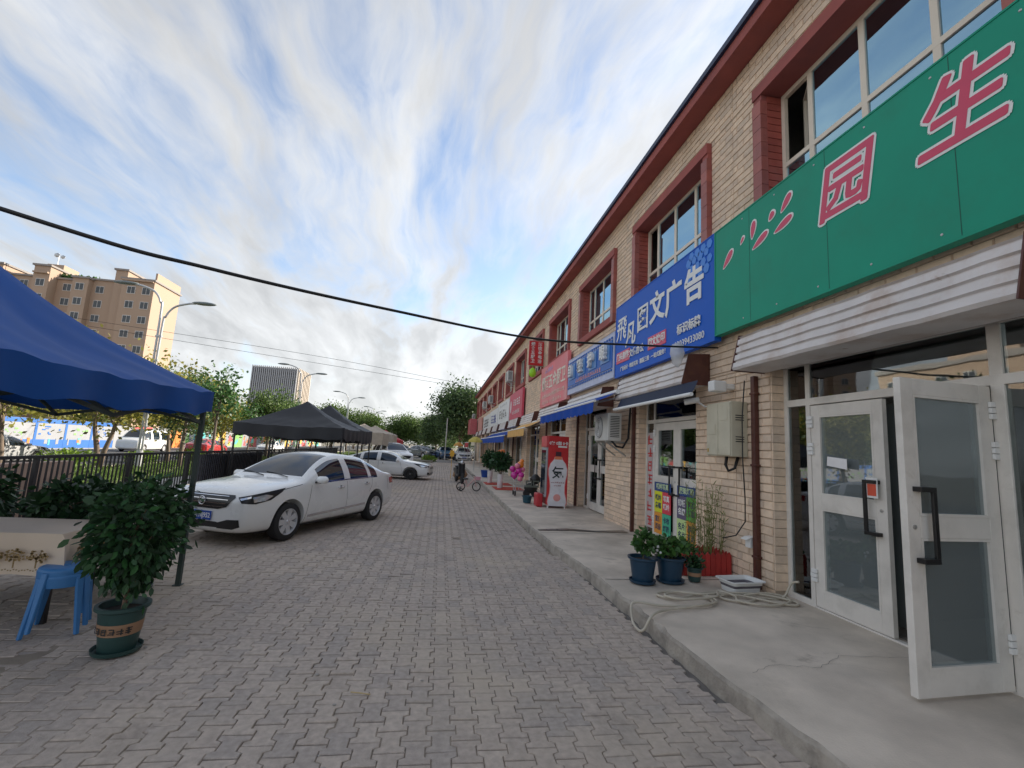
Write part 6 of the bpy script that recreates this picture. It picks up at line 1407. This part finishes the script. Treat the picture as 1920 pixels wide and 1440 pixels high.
# balloons
t0 = [('magenta', (0.55, 0.02, 0.28)), ('orange', (0.8, 0.22, 0.02)), ('pink', (0.75, 0.20, 0.30))]
bl = [(2.55, 15.62, 1.12, 0.15, 0), (2.62, 15.5, 0.86, 0.17, 0), (2.92, 15.6, 1.33, 0.17, 1), (2.73, 15.45, 1.28, 0.13, 2), (2.82, 15.5, 1.06, 0.16, 0), (2.92, 15.4, 0.88, 0.15, 0), (2.86, 15.35, 0.72, 0.13, 2), (3.02, 15.55, 1.12, 0.12, 2), (3.0, 15.7, 1.48, 0.11, 1)]
lb = ['magenta balloon at the upper left of the bunch', 'large magenta balloon low on the left of the bunch', 'big orange balloon at the top of the bunch', 'pale pink balloon beside the orange one', 'magenta balloon in the middle of the bunch', 'magenta balloon low on the right of the bunch', 'pink balloon lowest in the bunch', 'pink balloon at the right edge of the bunch', 'small orange balloon topmost by the dark post']
for (x, y, z, r, c), l_ in zip(bl, lb):
    x = 2.62+(x-2.8)*0.7; z = 0.95+(z-1.08)*0.75; r *= 0.7
    q = MB(); q.lathe([(0.006, -r*1.25), (r*0.12, -r*1.15), (r*0.05, -r*1.1), (r*0.5, -r*0.85), (r*0.9, -r*0.35), (r, 0.05*r), (r*0.9, r*0.5), (r*0.6, r*0.85), (r*0.2, r*1.02), (0.004, r*1.04)], 16, (x, y, z), Matrix.Rotation(RNG.normal(0, .3), 3, 'X') @ Matrix.Rotation(RNG.normal(0, .3), 3, 'Y'))
    solo(q.build('balloon', mat('balloon_'+t0[c][0], t0[c][1], 0.2, var=0.05, coat=0.5), smooth=True), l_, 'balloon', 'foil balloons in a bunch')
# hand cart with crate
t = thing('hand_cart', (2.72, 15.35, PZ), 'folding hand cart with a dark crate and small wheels under the balloons', 'cart', world_parts=True)
q = MB()
for (x, y) in ((2.5, 15.2), (2.95, 15.2), (2.5, 15.6), (2.95, 15.6)): q.tube([(x, y, PZ+0.12), (x, y, 0.62)], 0.012, 6)
for z in (0.30, 0.45, 0.62): q.tube([(2.5, 15.2, z), (2.95, 15.2, z), (2.95, 15.6, z), (2.5, 15.6, z), (2.5, 15.2, z)], 0.009, 6)
for i in range(5): q.tube([(2.5+i*0.11, 15.2, 0.30), (2.5+i*0.11, 15.2, 0.62)], 0.006, 5)
q.tube([(2.5, 15.6, 0.6), (2.42, 15.75, 0.95), (2.42, 15.75, 1.0)], 0.012, 6); q.build('frame', m_steel, t)
for (x, y) in ((2.5, 15.2), (2.95, 15.2), (2.5, 15.6), (2.95, 15.6)): q = MB(); q.lathe([(0.075, -0.02), (0.085, 0), (0.075, 0.02)], 16, (x, y, PZ+0.09), Matrix.Rotation(PI/2, 3, 'Y')); q.build('wheel', m_tyre, t)
t = thing('crate', (3.05, 15.1, PZ), 'dark grey slotted crate with black bags beside the cart', 'crate', world_parts=True)
q = MB(); q.box(2.80, 14.95, 0.46, 3.22, 15.25, 0.50)
for x0_, x1_ in ((2.80, 2.99), (3.03, 3.22)):
    for z in (0.50, 0.64): q.box(x0_, 14.94, z, x1_, 14.97, z+0.035)
    for x in (x0_, x1_-0.03): q.box(x, 14.94, 0.535, x+0.03, 14.97, 0.64)
q.build('case', mat('crate_grey_green', (0.12, 0.14, 0.12), 0.6), t)
q = MB(); q.ico((3.0, 15.15, 0.42), 0.2, 2, sc=(1.05, 0.7, 0.9)); q.ico((3.15, 15.2, 0.7), 0.17, 2); q.v = [(x+0.02*math.sin(z*60+y*40), y, z+0.015*math.sin(x*70)) for x, y, z in q.v]; q.build('bag', m_black, t, smooth=True)
for x in (2.85, 3.12): q = MB(); q.lathe([(0.10, -0.03), (0.115, 0), (0.10, 0.03)], 18, (x, 15.1, PZ+0.12), Matrix.Rotation(PI/2, 3, 'X')); q.build('wheel', m_tyre, t)
# vase plants with red mats
def vase_plant(x, y, label, flower=False):
    t = thing('potted_plant', (x, y, PZ+0.012), label, 'potted plant', 'plants in white vases by the shop door')
    q = MB(); q.lathe([(0.09, 0), (0.10, 0.02), (0.12, 0.5), (0.125, 0.52), (0.11, 0.52), (0.10, 0.48)], 20); q.build('vase', mat('white_ceramic', (0.72, 0.72, 0.72), 0.25), t, smooth=True, auto=40)
    q = MB()
    for i in range(5): a = i*1.3; q.tube([(0.02*math.cos(a), 0.02*math.sin(a), 0.45), (0.1*math.cos(a), 0.1*math.sin(a), 0.95)], 0.012, 6)
    q.build('stem', m_bark, t)
    P, v = blob(900, (0, 0, 1.0), (0.36, 0.36, 0.36), 0.3); tag(link('foliage', np_mesh('foliage', leaves(P, v, 0.16, 0.4, 0.2), m_leafd), t), kind='stuff')
    if flower: 
        q = MB()
        for i in range(9): q.ico((RNG.normal(0, .07), RNG.normal(0, .07), 1.40+RNG.normal(0, .05)), 0.05, 1)
        q.build('ribbon_flower', mat('orange_ribbon', (0.75, 0.2, 0.05), 0.5), t)
vase_plant(2.34, 17.9, 'leafy plant in a white vase topped by an orange ribbon flower', True); vase_plant(2.2, 20.3, 'leafy plant in a white vase without a ribbon, behind the other')
for x, y, l_ in ((2.45, 17.9, 'red floor mat under the nearer white vase'), (2.3, 20.0, 'red floor mat under the farther white vase')):
    q = MB(); q.box(x-0.35, y-0.75, PZ+0.009, x+0.75, y+0.6, PZ+0.018); solo(q.build('floor_mat', mat('red_mat', (0.5, 0.06, 0.035), 0.8)), l_, 'mat')
q = MB(); q.lathe([(0.22, 0), (0.28, 0.32), (0.30, 0.35), (0.28, 0.35)], 18, (2.4, 24.0, PZ+0.012)); solo(q.build('plastic_barrel', mat('barrel_blue', (0.01, 0.06, 0.3), 0.4), smooth=True, auto=40), 'blue plastic barrel on the walkway by the poles', 'barrel')
# ------------------------------------------------------------------ child's bicycle
def ring(q, c, r, w, ax='y', n=26, k=6): q.tube([(c[0]+r*math.cos(a), c[1], c[2]+r*math.sin(a)) for a in np.linspace(0, 2*PI, n)], w, k)
t = thing('child_bicycle', (1.15, 17.75, 0), "small pink child's bicycle with training wheels on the paving", 'bicycle', rz=math.radians(10))
m_bpink = mat('bike_pink', (0.65, 0.36, 0.33), 0.4)
for cx_, nm in ((-0.30, 'rear'), (0.30, 'front')):
    q = MB(); ring(q, (cx_, 0, 0.17), 0.15, 0.02); o = q.build('wheel', m_tyre, t, smooth=True)
    q = MB()
    for i in range(8): a = i*PI/4; q.tube([(cx_, 0, 0.17), (cx_+0.14*math.cos(a), 0, 0.17+0.14*math.sin(a))], 0.003, 4)
    q.build('spokes', m_steel, o)
q = MB(); q.tube([(-0.30, 0, 0.17), (-0.05, 0, 0.17), (-0.12, 0, 0.42)], 0.014, 7); q.tube([(-0.05, 0, 0.17), (0.20, 0, 0.45)], 0.018, 7); q.tube([(-0.30, 0, 0.17), (-0.11, 0, 0.38)], 0.010, 6); q.tube([(0.30, 0, 0.17), (0.22, 0, 0.40), (0.19, 0, 0.56)], 0.015, 7); q.build('frame', m_bpink, t)
q = MB(); q.ico((-0.13, 0, 0.45), 0.11, 2, sc=(1, 0.6, 0.3)); q.build('saddle', m_black, t, smooth=True)
q = MB(); q.tube([(0.14, -0.2, 0.60), (0.19, -0.08, 0.57), (0.19, 0.08, 0.57), (0.14, 0.2, 0.60)], 0.012, 7); q.build('handlebar', m_black, t)
for s in (1, -1): q = MB(); ring(q, (-0.32, s*0.16, 0.07), 0.055, 0.016, n=14); q.tube([(-0.30, 0, 0.17), (-0.32, s*0.14, 0.07)], 0.008, 5); q.build('training_wheel', m_black, t)
q = MB(); q.box(0.26, -0.1, 0.42, 0.42, 0.1, 0.54); q.build('basket', mat('basket_pink', (0.6, 0.3, 0.35), 0.5), t)
# ------------------------------------------------------------------ electric scooter
t = thing('electric_scooter', (0.95, 21.6, 0), 'black electric scooter parked at the walkway edge', 'scooter', rz=math.radians(-80))
for cx_ in (-0.62, 0.62):
    q = MB(); q.lathe([(0.13, -0.05), (0.21, -0.045), (0.225, 0), (0.21, 0.045), (0.13, 0.05)], 24, (cx_, 0, 0.225), Matrix.Rotation(PI/2, 3, 'X')); o = q.build('wheel', m_tyre, t, smooth=True, auto=40)
    q = MB(); q.lathe([(0.12, -0.03), (0.12, 0.03)], 16, (cx_, 0, 0.225), Matrix.Rotation(PI/2, 3, 'X')); q.build('rim', m_rim, o)
q = MB(); q.prism([(-0.85, -0.13, 0.50), (-0.55, -0.13, 0.38), (-0.15, -0.13, 0.30), (0.25, -0.13, 0.28), (0.32, -0.13, 0.36), (-0.1, -0.13, 0.38), (-0.2, -0.13, 0.66), (-0.8, -0.13, 0.66)], (0, 0.26, 0)); q.build('body', mat('scooter_black', (0.02, 0.02, 0.022), 0.3), t, bevel=0.03)
q = MB(); q.prism([(0.30, -0.16, 0.32), (0.42, -0.16, 0.34), (0.36, -0.16, 0.90), (0.26, -0.16, 0.92)], (0, 0.32, 0)); q.build('leg_shield', mat('scooter_black', (0.02, 0.02, 0.022), 0.3), t, bevel=0.03)
q = MB(); q.tube([(0.62, 0, 0.225), (0.48, 0, 0.6), (0.34, 0, 1.0)], 0.028, 8); q.tube([(0.28, -0.33, 1.03), (0.34, -0.1, 1.0), (0.34, 0.1, 1.0), (0.28, 0.33, 1.03)], 0.016, 7); q.build('fork_and_bars', m_black, t)
q = MB(); q.ico((-0.48, 0, 0.72), 0.36, 2, sc=(1, 0.38, 0.2)); q.build('seat', m_black, t, smooth=True)
q = MB(); q.ico((0.43, 0, 0.92), 0.1, 2, sc=(0.7, 1.0, 0.9)); q.build('headlamp', m_lamp, t, smooth=True)
for s in (1, -1): q = MB(); q.tube([(0.30, s*0.24, 1.02), (0.27, s*0.30, 1.2)], 0.006, 5); q.ico((0.27, s*0.31, 1.23), 0.055, 1, sc=(0.4, 1.1, 0.8)); q.build('mirror', m_black, t)
q = MB(); q.ico((1.0, 23.6, 0.30), 0.3, 2, sc=(1.0, 1, 1)); q.ico((1.2, 23.9, 0.25), 0.25, 2); q.v = [(x+0.03*math.sin(z*30), y+0.02*math.sin(x*40), max(z, 0.0)) for x, y, z in q.v]; solo(q.build('sack', mat('sack_tan', (0.42, 0.25, 0.14), 0.8), smooth=True), 'lumpy tan sacks piled behind the scooter', 'sack')
q = MB(); P_ = [(0.62+0.16*(1 if i % 2 == 0 else 0.6)*math.cos(i*PI/8), 24.2, 1.25+0.24*(1 if i % 2 == 0 else 0.6)*math.sin(i*PI/8)) for i in range(16)]; q.prism(P_, (0, 0.05, 0)); q.tube([(0.62, 24.22, 0), (0.62, 24.22, 1.1)], 0.012, 6); solo(q.build('pinwheel', mat('pinwheel_yellow', (0.75, 0.40, 0.03), 0.5)), 'yellow star-shaped pinwheel on a stick behind the scooter', 'pinwheel')
# parasols along the far walkway
for i, (x, y, z, c, l_) in enumerate([(2.2, 30, 2.05, (0.72, 0.60, 0.15), 'yellow parasol on a pole before the long blue awning'), (1.7, 45, 1.75, (0.75, 0.40, 0.10), 'orange and white parasol far along the walkway')]):
    t = thing('parasol', (x, y, 0), l_, 'parasol'); q = MB(); q.tube([(0, 0, 0), (0, 0, z+0.25)], 0.02, 8); q.build('pole', m_steel, t)
    q = MB(); b0 = 0
    for r, zz in ((0.02, z+0.25), (0.22, z+0.18), (0.45, z), (0.46, z-0.12)): q.v += [(r*math.cos(k*PI/4), r*math.sin(k*PI/4), zz) for k in range(8)]
    for a in range(3): q.f += [(a*8+k, a*8+(k+1) % 8, a*8+8+(k+1) % 8, a*8+8+k) for k in range(8)]; q.m += [0]*8
    q.build('canopy', mat('parasol_%d' % i, c, 0.7, trans=0.3), t)
# ------------------------------------------------------------------ trees
def tree_parts(seed, h, r, th, n, leaf, ml, clumps=26, squash=1.0, lean=0.0, tr=0.12):
    global RNG
    RNG = np.random.default_rng(seed); q = MB()
    cz = th+(h-th)*0.52; rz = (h-th)*0.54
    cs, v = blob(clumps, (lean*h*0.3, 0, cz), (r*0.82, r*0.82, rz*0.86), 0.25)
    top = Vector((lean*h*0.3, 0, th+(h-th)*0.75))
    pts = [Vector((0, 0, -0.3)), Vector((lean*h*0.06, 0.03, th*0.5)), Vector((lean*h*0.15, 0, th)), top]
    q.tube(pts, [tr*1.25, tr, tr*0.8, tr*0.15], 8)
    for c in cs:
        u = RNG.uniform(0.05, 0.75); b = pts[2].lerp(pts[3], u); m = b.lerp(Vector(c), 0.5)+Vector((0, 0, 0.06*h)); q.tube([b, m, Vector(c)], [tr*0.35*(1-u*0.6), tr*0.2, tr*0.06], 5, cap=False)
    P = []
    for i in range(clumps):
        k = int(n/clumps*RNG.uniform(0.5, 1.5)); s = r*RNG.uniform(0.20, 0.36); p = RNG.normal(0, 1, (k, 3))*np.array([s, s, s*0.75*squash]); P.append(cs[i]+p)
    P = np.concatenate(P); P = P[P[:, 2] > th*0.55]
    V = quads(P, leaf, 0.62)
    return q.mesh('trunk', m_bark, True), np_mesh('crown', V, ml)
PR = {'young': tree_parts(11, 4.6, 1.0, 1.7, 900, 0.17, m_leafm, 18, tr=0.06), 'yellow': tree_parts(12, 5.6, 2.1, 1.6, 3000, 0.19, m_leafy, 24, lean=0.4, tr=0.11), 'elm': tree_parts(13, 10.5, 3.5, 1.6, 20000, 0.34, m_leafdk, 60, tr=0.22),
      'round': tree_parts(14, 7.0, 3.2, 1.8, 9500, 0.34, m_leaft, 40, tr=0.16), 'mixed': tree_parts(15, 6.2, 2.4, 1.9, 4200, 0.27, m_leaft, 28, tr=0.13), 'pine': tree_parts(16, 5.4, 1.6, 1.5, 3600, 0.16, m_leafdk, 26, tr=0.12)}
def tree(kind, loc, label, s=1.0, rz=0.0, group='trees', name='tree', sz=None):
    t = thing(name, loc, label, 'tree', group, rz); a, b = PR[kind]; link('trunk', a, t); link('crown', b, t); t.scale = (s, s, sz or s); return t
row = 'trees on the verge behind the fence'
tree('young', (-10.6, 24.0, -0.2), 'young green sapling just right of the blue tent corner', 1.15, 0.4, row)
tree('young', (-13.0, 34.5, -0.2), 'thin sapling rising behind the black tents', 0.9, 2.0, row)
tree('young', (-11.0, 38.5, -0.2), 'small leafy sapling right of the grey tower', 1.0, 4.0, row)
tree('yellow', (-15.6, 24.5, -0.3), 'leaning tree with yellowing leaves behind the railing', 1.0, 0.2, row)
tree('yellow', (-15.4, 29.8, -0.3), 'yellow-brown tree beside the street lamp', 0.95, 2.6, row)
tree('pine', (-13.4, 27.0, -0.3), 'dark green tree with a thick trunk left of the street lamp', 0.95, 1.0, row)
tree('yellow', (-14.6, 34.8, -0.3), 'tree with thin yellow foliage before the orange hoarding', 0.85, 4.1, row)
tree('yellow', (-17.2, 27.0, -0.4), 'spreading yellow tree across from the low wall', 1.15, 3.3, row); tree('yellow', (-17.0, 32.5, -0.4), 'tall yellow-green tree right behind the street lamp', 1.1, 1.2, row); tree('mixed', (-17.5, 37.0, -0.4), 'green roadside tree left of the tent leg', 1.0, 0.5, row)
tree('mixed', (-14.2, 41.5, -0.3), 'green tree behind the legs of the blue tent', 0.9, 3.1, row)
tree('yellow', (-16.0, 20.0, -0.3), 'yellow tree at the left edge under the tent', 1.0, 5.0, row)
bk = 'trees behind the hoarding'
for i, (x, y, s, kd, lb) in enumerate([(-37, 40, 0.95, 'mixed', 'green tree behind the hoarding at the far left'), (-39, 46, 1.0, 'round', 'broad green tree over the blue part of the hoarding'), (-38, 53, 1.0, 'mixed', 'green tree behind the hoarding left of the lamp'), (-40, 60, 1.0, 'round', 'broad tree at the foot of the tan tower'), (-40, 70, 1.0, 'mixed', 'tree behind the orange hoarding panels'), (-42, 80, 1.15, 'round', 'broad tree just behind the young sapling'), (-42, 92, 1.0, 'round', 'tree at the foot of the grey tower, left side'), (-43, 106, 1.1, 'mixed', 'tree at the foot of the grey tower, right side'), (-36, 34, 1.0, 'round', 'broad green tree behind the hoarding at the left frame edge')]):
    tree('yellow' if i in (2, 4) else kd, (x, y, -0.5), lb, s*1.25, i*1.1, bk)
tree('elm', (2.3, 58.5, -0.1), 'tall dark elm at the end of the shop row', 0.95, 0.3, 'trees at the street end'); tree('elm', (6.2, 63, -0.1), 'second tall elm behind the roof end of the shop row', 0.85, 2.0, 'trees at the street end'); tree('elm', (-0.6, 66, -0.1), 'lower elm leaning out from the tall one', 0.62, 4.0, 'trees at the street end')
en = 'green trees closing the far end of the street'
for i in range(16):
    x = -26+i*2.6+RNG.uniform(-0.8, 0.8); y = 92+RNG.uniform(-8, 14)-abs(i-11)*0.6; s = RNG.uniform(0.75, 0.98) if 7 < i else RNG.uniform(0.85, 1.15)
    tree('round' if i % 3 else 'mixed', (x, y, -0.4), ['first','second','third','fourth','fifth','sixth','seventh','eighth','ninth','tenth','eleventh','twelfth','thirteenth','fourteenth','fifteenth','sixteenth'][i]+' from left of the green trees closing the street', s, i*0.8, en)
for i in range(12):
    tree('round', (-19-RNG.uniform(0, 3), 62+i*8.5, -0.4), ['nearest','second','third','fourth','fifth','sixth','seventh','eighth','ninth','tenth','eleventh','farthest'][i]+' green tree of the roadside row by the far lamps', RNG.uniform(0.72, 0.95), i*1.3, 'long row of trees along the road')
RNG = np.random.default_rng(99)
# low shrubs on the verge and beside the far path
for (x, y, s, lb) in [(-15.9, 23.0, 0.9, 'bright green shrub by the road, leftmost'), (-15.8, 28.0, 0.7, 'bright green shrub by the road under the lamp'), (-15.8, 33, 0.8, 'bright green shrub by the road before the minibus'), (-1.0, 46.5, 0.7, 'bright lime shrub on the ground at the street end')]:
    P, v = blob(700, (0, 0, 0.35*s), (1.1*s, 1.1*s, 0.5*s), 0.2); t = thing('shrub', (x, y, -0.15 if x < -5 else 0), lb, 'shrub', 'low shrubs'); tag(link('foliage', np_mesh('foliage', leaves(P, v, 0.16, 0.5), mat('leaf_lime', (0.16, 0.26, 0.03), 0.6, rnd=0.4, trans=0.35)), t), kind='stuff')
    q = MB(); q.tube([(0, 0, -0.2), (0, 0, 0.3*s)], 0.03, 6); q.build('stem', m_bark, t)
# dry planting strip at the end of the paving
q = MB(); q.box(-6.0, 43.0, -0.1, -0.6, 48.0, 0.12); tag(q.build('flower_bed', m_earth), kind='structure')
# ------------------------------------------------------------------ hoarding across the road
t = thing('hoarding', (-31.6, 55, -0.45), 'long printed construction hoarding, blue and white then orange and green', 'hoarding', world_parts=True)
hx = -31.6; hp_ = [(0.34, 0.35, 0.37), (0.04, 0.16, 0.5), (0.75, 0.25, 0.06), (0.25, 0.5, 0.15), (0.12, 0.5, 0.52), (0.65, 0.12, 0.12), (0.8, 0.5, 0.1)]
hm = [mat('hoarding_%d' % i, c, 0.5, var=0.08, scale=0.7) for i, c in enumerate(hp_)]
rr = random.Random(5); y = 30.0; i = 0
while y < 132:
    w_ = 3.0; blue = y < 49
    q = MB(); q.box(hx, y+0.02, -0.5, hx+0.06, y+w_-0.02, 1.95 if blue else 1.75); p_ = q.build('panel', hm[0] if blue or i % 2 else hm[[2, 3, 4, 5, 6][i % 5]], t)
    xx = hx+0.062
    if blue:
        q = MB(); q.box(xx, y+0.03, 1.60, xx+0.01, y+w_-0.03, 1.94); q.build('blue_band', hm[1], p_)
        q = MB(); q.box(xx, y+0.03, -0.4, xx+0.01, y+w_-0.03, 0.30); q.build('blue_base', hm[1], p_)
        q = MB(); q.box(xx+0.012, y-0.12, -0.4, xx+0.02, y+0.12, 1.6); q.build('blue_post', hm[1], p_)
        for k in range(4): q = MB(); a = y+0.3+rr.random()*2.2; q.box(xx+0.011+k*0.002, a, -0.2+rr.random()*0.3, xx+0.02+k*0.002, a+0.08+rr.random()*0.25, 0.2+rr.random()*0.3); q.build('pale_figure', hm[rr.choice([0, 4, 0, 2])], p_)
        q = MB(); 
        for k in range(9): a = y+0.3+rr.random()*2.0; z_ = 0.6+rr.random()*0.7; q.box(xx+0.004+k*0.001, a, z_, xx+0.01+k*0.001, a+0.06+rr.random()*0.3, z_+0.05+rr.random()*0.12)
        tag(q.build('slogan_block', hm[3 if i % 2 else 1], p_), kind='stuff')
    else:
        for k in range(3):
            a = y+0.1+rr.random()*1.8; z = -0.3+rr.random()*1.0; s = 0.6+rr.random()*0.8; s = min(s, 1.7-z, y+2.9-a); c = hm[rr.choice([2, 3, 4, 5, 6, 0])]
            q = MB(); q.prism([(xx+0.003*k, a, z), (xx+0.003*k, a+s, z), (xx+0.003*k, a+s*rr.random(), z+s)], (0.006, 0, 0)); q.build('print_shape', c, p_)
    y += w_; i += 1
# ------------------------------------------------------------------ towers
def tower_windows(t, wallmat_side, list_):
    for (c, w_, h_, ax) in list_: pass
m_tan = mat('tower_tan', (0.44, 0.32, 0.235), 0.85, var=0.06, scale=0.1); m_tanl = mat('tower_cap', (0.30, 0.27, 0.25), 0.8)
m_wfr = mat('tower_window_frame', (0.65, 0.63, 0.6), 0.5)
t = thing('apartment_tower', (-72, 104, -0.5), 'tan high-rise apartment tower with stepped front behind the blue tent', 'building', world_parts=True)
segs = [(-64.4, -58.6, 99.0, 108.0, 30.6), (-66.6, -64.4, 100.2, 108, 32.6), (-71.0, -66.6, 101.2, 108, 30.4), (-73.8, -71.0, 100.0, 108, 30.2), (-77.6, -73.8, 101.6, 108, 30.0), (-80.4, -77.6, 99.6, 108, 31.8), (-86.0, -80.4, 101.5, 108, 30.0), (-92, -86, 100, 108, 31.5)]
for i, (x0, x1, y0, y1, z1) in enumerate(segs):
    q = MB(); q.box(x0, y0, -0.5, x1, y1, z1); q.build('wall', m_tan, t)
    q = MB(); q.box(x0-0.25, y0-0.3, z1, x1+0.25, y1+0.3, z1+0.35); q.build('parapet', m_tanl, t)
q = MB(); q.box(-64.5, 104, 30.95, -60.5, 108, 32.4); q.build('penthouse', m_tan, t); q = MB(); q.box(-81, 103, 32, -78, 107, 33.4); q.build('penthouse', m_tan, t)
q = MB(); q.prism([(-59.0, 99.6, 30.95), (-58.65, 99.6, 30.95), (-58.65, 108, 30.95), (-59.0, 108, 30.95)], (0, 0, 1.6)); q.build('parapet_fin', m_tan, t)
wq = MB(); wq.box(-0.75, -0.06, 0, 0.75, 0.3, 1.5); wme = wq.mesh('window', m_wfr)
pq_ = MB()
for a, b in ((-0.66, -0.05), (0.05, 0.66)): pq_.box(a, -0.085, 0.1, b, -0.062, 1.4)
pme_ = pq_.mesh('pane', mat('tower_glass', (0.05, 0.06, 0.07), 0.1, var=0.3, scale=0.4))
for (xc, y0) in ((-62.6, 99.0), (-59.9, 99.0), (-72.4, 100.0), (-75.7, 101.6), (-69.6, 101.2), (-79.0, 99.6), (-83.2, 101.5), (-89, 100)):
    for f in range(10):
        o = link('window', wme, t); o.location = (xc, y0, 1.2+f*2.95); p_ = link('pane', pme_, o)
for (x0, x1, y0) in ((-64.4, -58.6, 99.0), (-80.4, -77.6, 99.6)):
    q = MB(); q.box(x0+0.1, y0-0.5, 30.3, x1-0.1, y0, 30.6); q.build('cornice', m_tan, t)
P, v = blob(500, (-76, 102.5, 30.9), (7, 0.8, 0.7), 0.2); tag(link('roof_planting', np_mesh('roof_planting', quads(P, 0.6), m_leafm), t), kind='stuff')
q = MB(); q.tube([(-80, 104, 33.3), (-80, 104, 36.0)], 0.06, 5); q.ico((-80.4, 104, 35.7), 0.6, 1, sc=(1, .3, .8)); q.ico((-79.3, 104, 35.4), 0.5, 1, sc=(1, .3, .8)); q.build('satellite_dish', m_steel, t)
t = thing('apartment_block', (-66, 50, -0.5), 'tan mid-rise block across the road, seen mirrored in the shop glass', 'building', world_parts=True)
q = MB(); q.box(-80, 36, -0.5, -56, 60, 15.5); q.build('wall', m_tan, t); q = MB(); q.box(-80.3, 35.7, 15.5, -55.7, 60.3, 16.2); q.build('parapet', m_tanl, t); q = MB(); q.box(-70, 44, 16.2, -58, 52, 19); q.build('penthouse', m_tan, t)
for f in range(5):
    for j in range(7): o = link('window', wme, t); o.location = (-56, 38+j*3.3, 1.2+f*2.9); o.rotation_euler = (0, 0, PI/2); link('pane', pme_, o)
t = thing('office_tower', (-82, 250, -0.5), 'grey office tower with vertical fins and a sunlit side', 'building', world_parts=True)
q = MB(); q.box(-93, 240, -0.5, -72.5, 262, 34.6); q.build('wall', mat('tower_grey', (0.20, 0.21, 0.23), 0.6), t)
fin = MB(); fin.box(-0.22, -0.7, -0.5, 0.22, 0, 35.2); fm = fin.mesh('fin', mat('tower_fin', (0.42, 0.43, 0.45), 0.6))
for i in range(23): o = link('fin', fm, t); o.location = (-92.9+i*0.93, 240, 0)
fin2 = MB(); fin2.box(0, -0.45, -0.5, 0.9, 0.45, 35.2); fm2 = fin2.mesh('fin', mat('tower_fin_sunlit', (0.55, 0.48, 0.40), 0.7))  # sun-facing side: warm sunlight put into the fin colour
for i in range(9): o = link('fin', fm2, t); o.location = (-72.5, 241+i*2.5, 0)
q = MB()
for f in range(11): q.box(-93.02, 239.95, 2+f*3.0, -72.48, 239.99, 2.5+f*3.0)
q.build('floor_band', mat('tower_band', (0.12, 0.12, 0.13), 0.6), t)
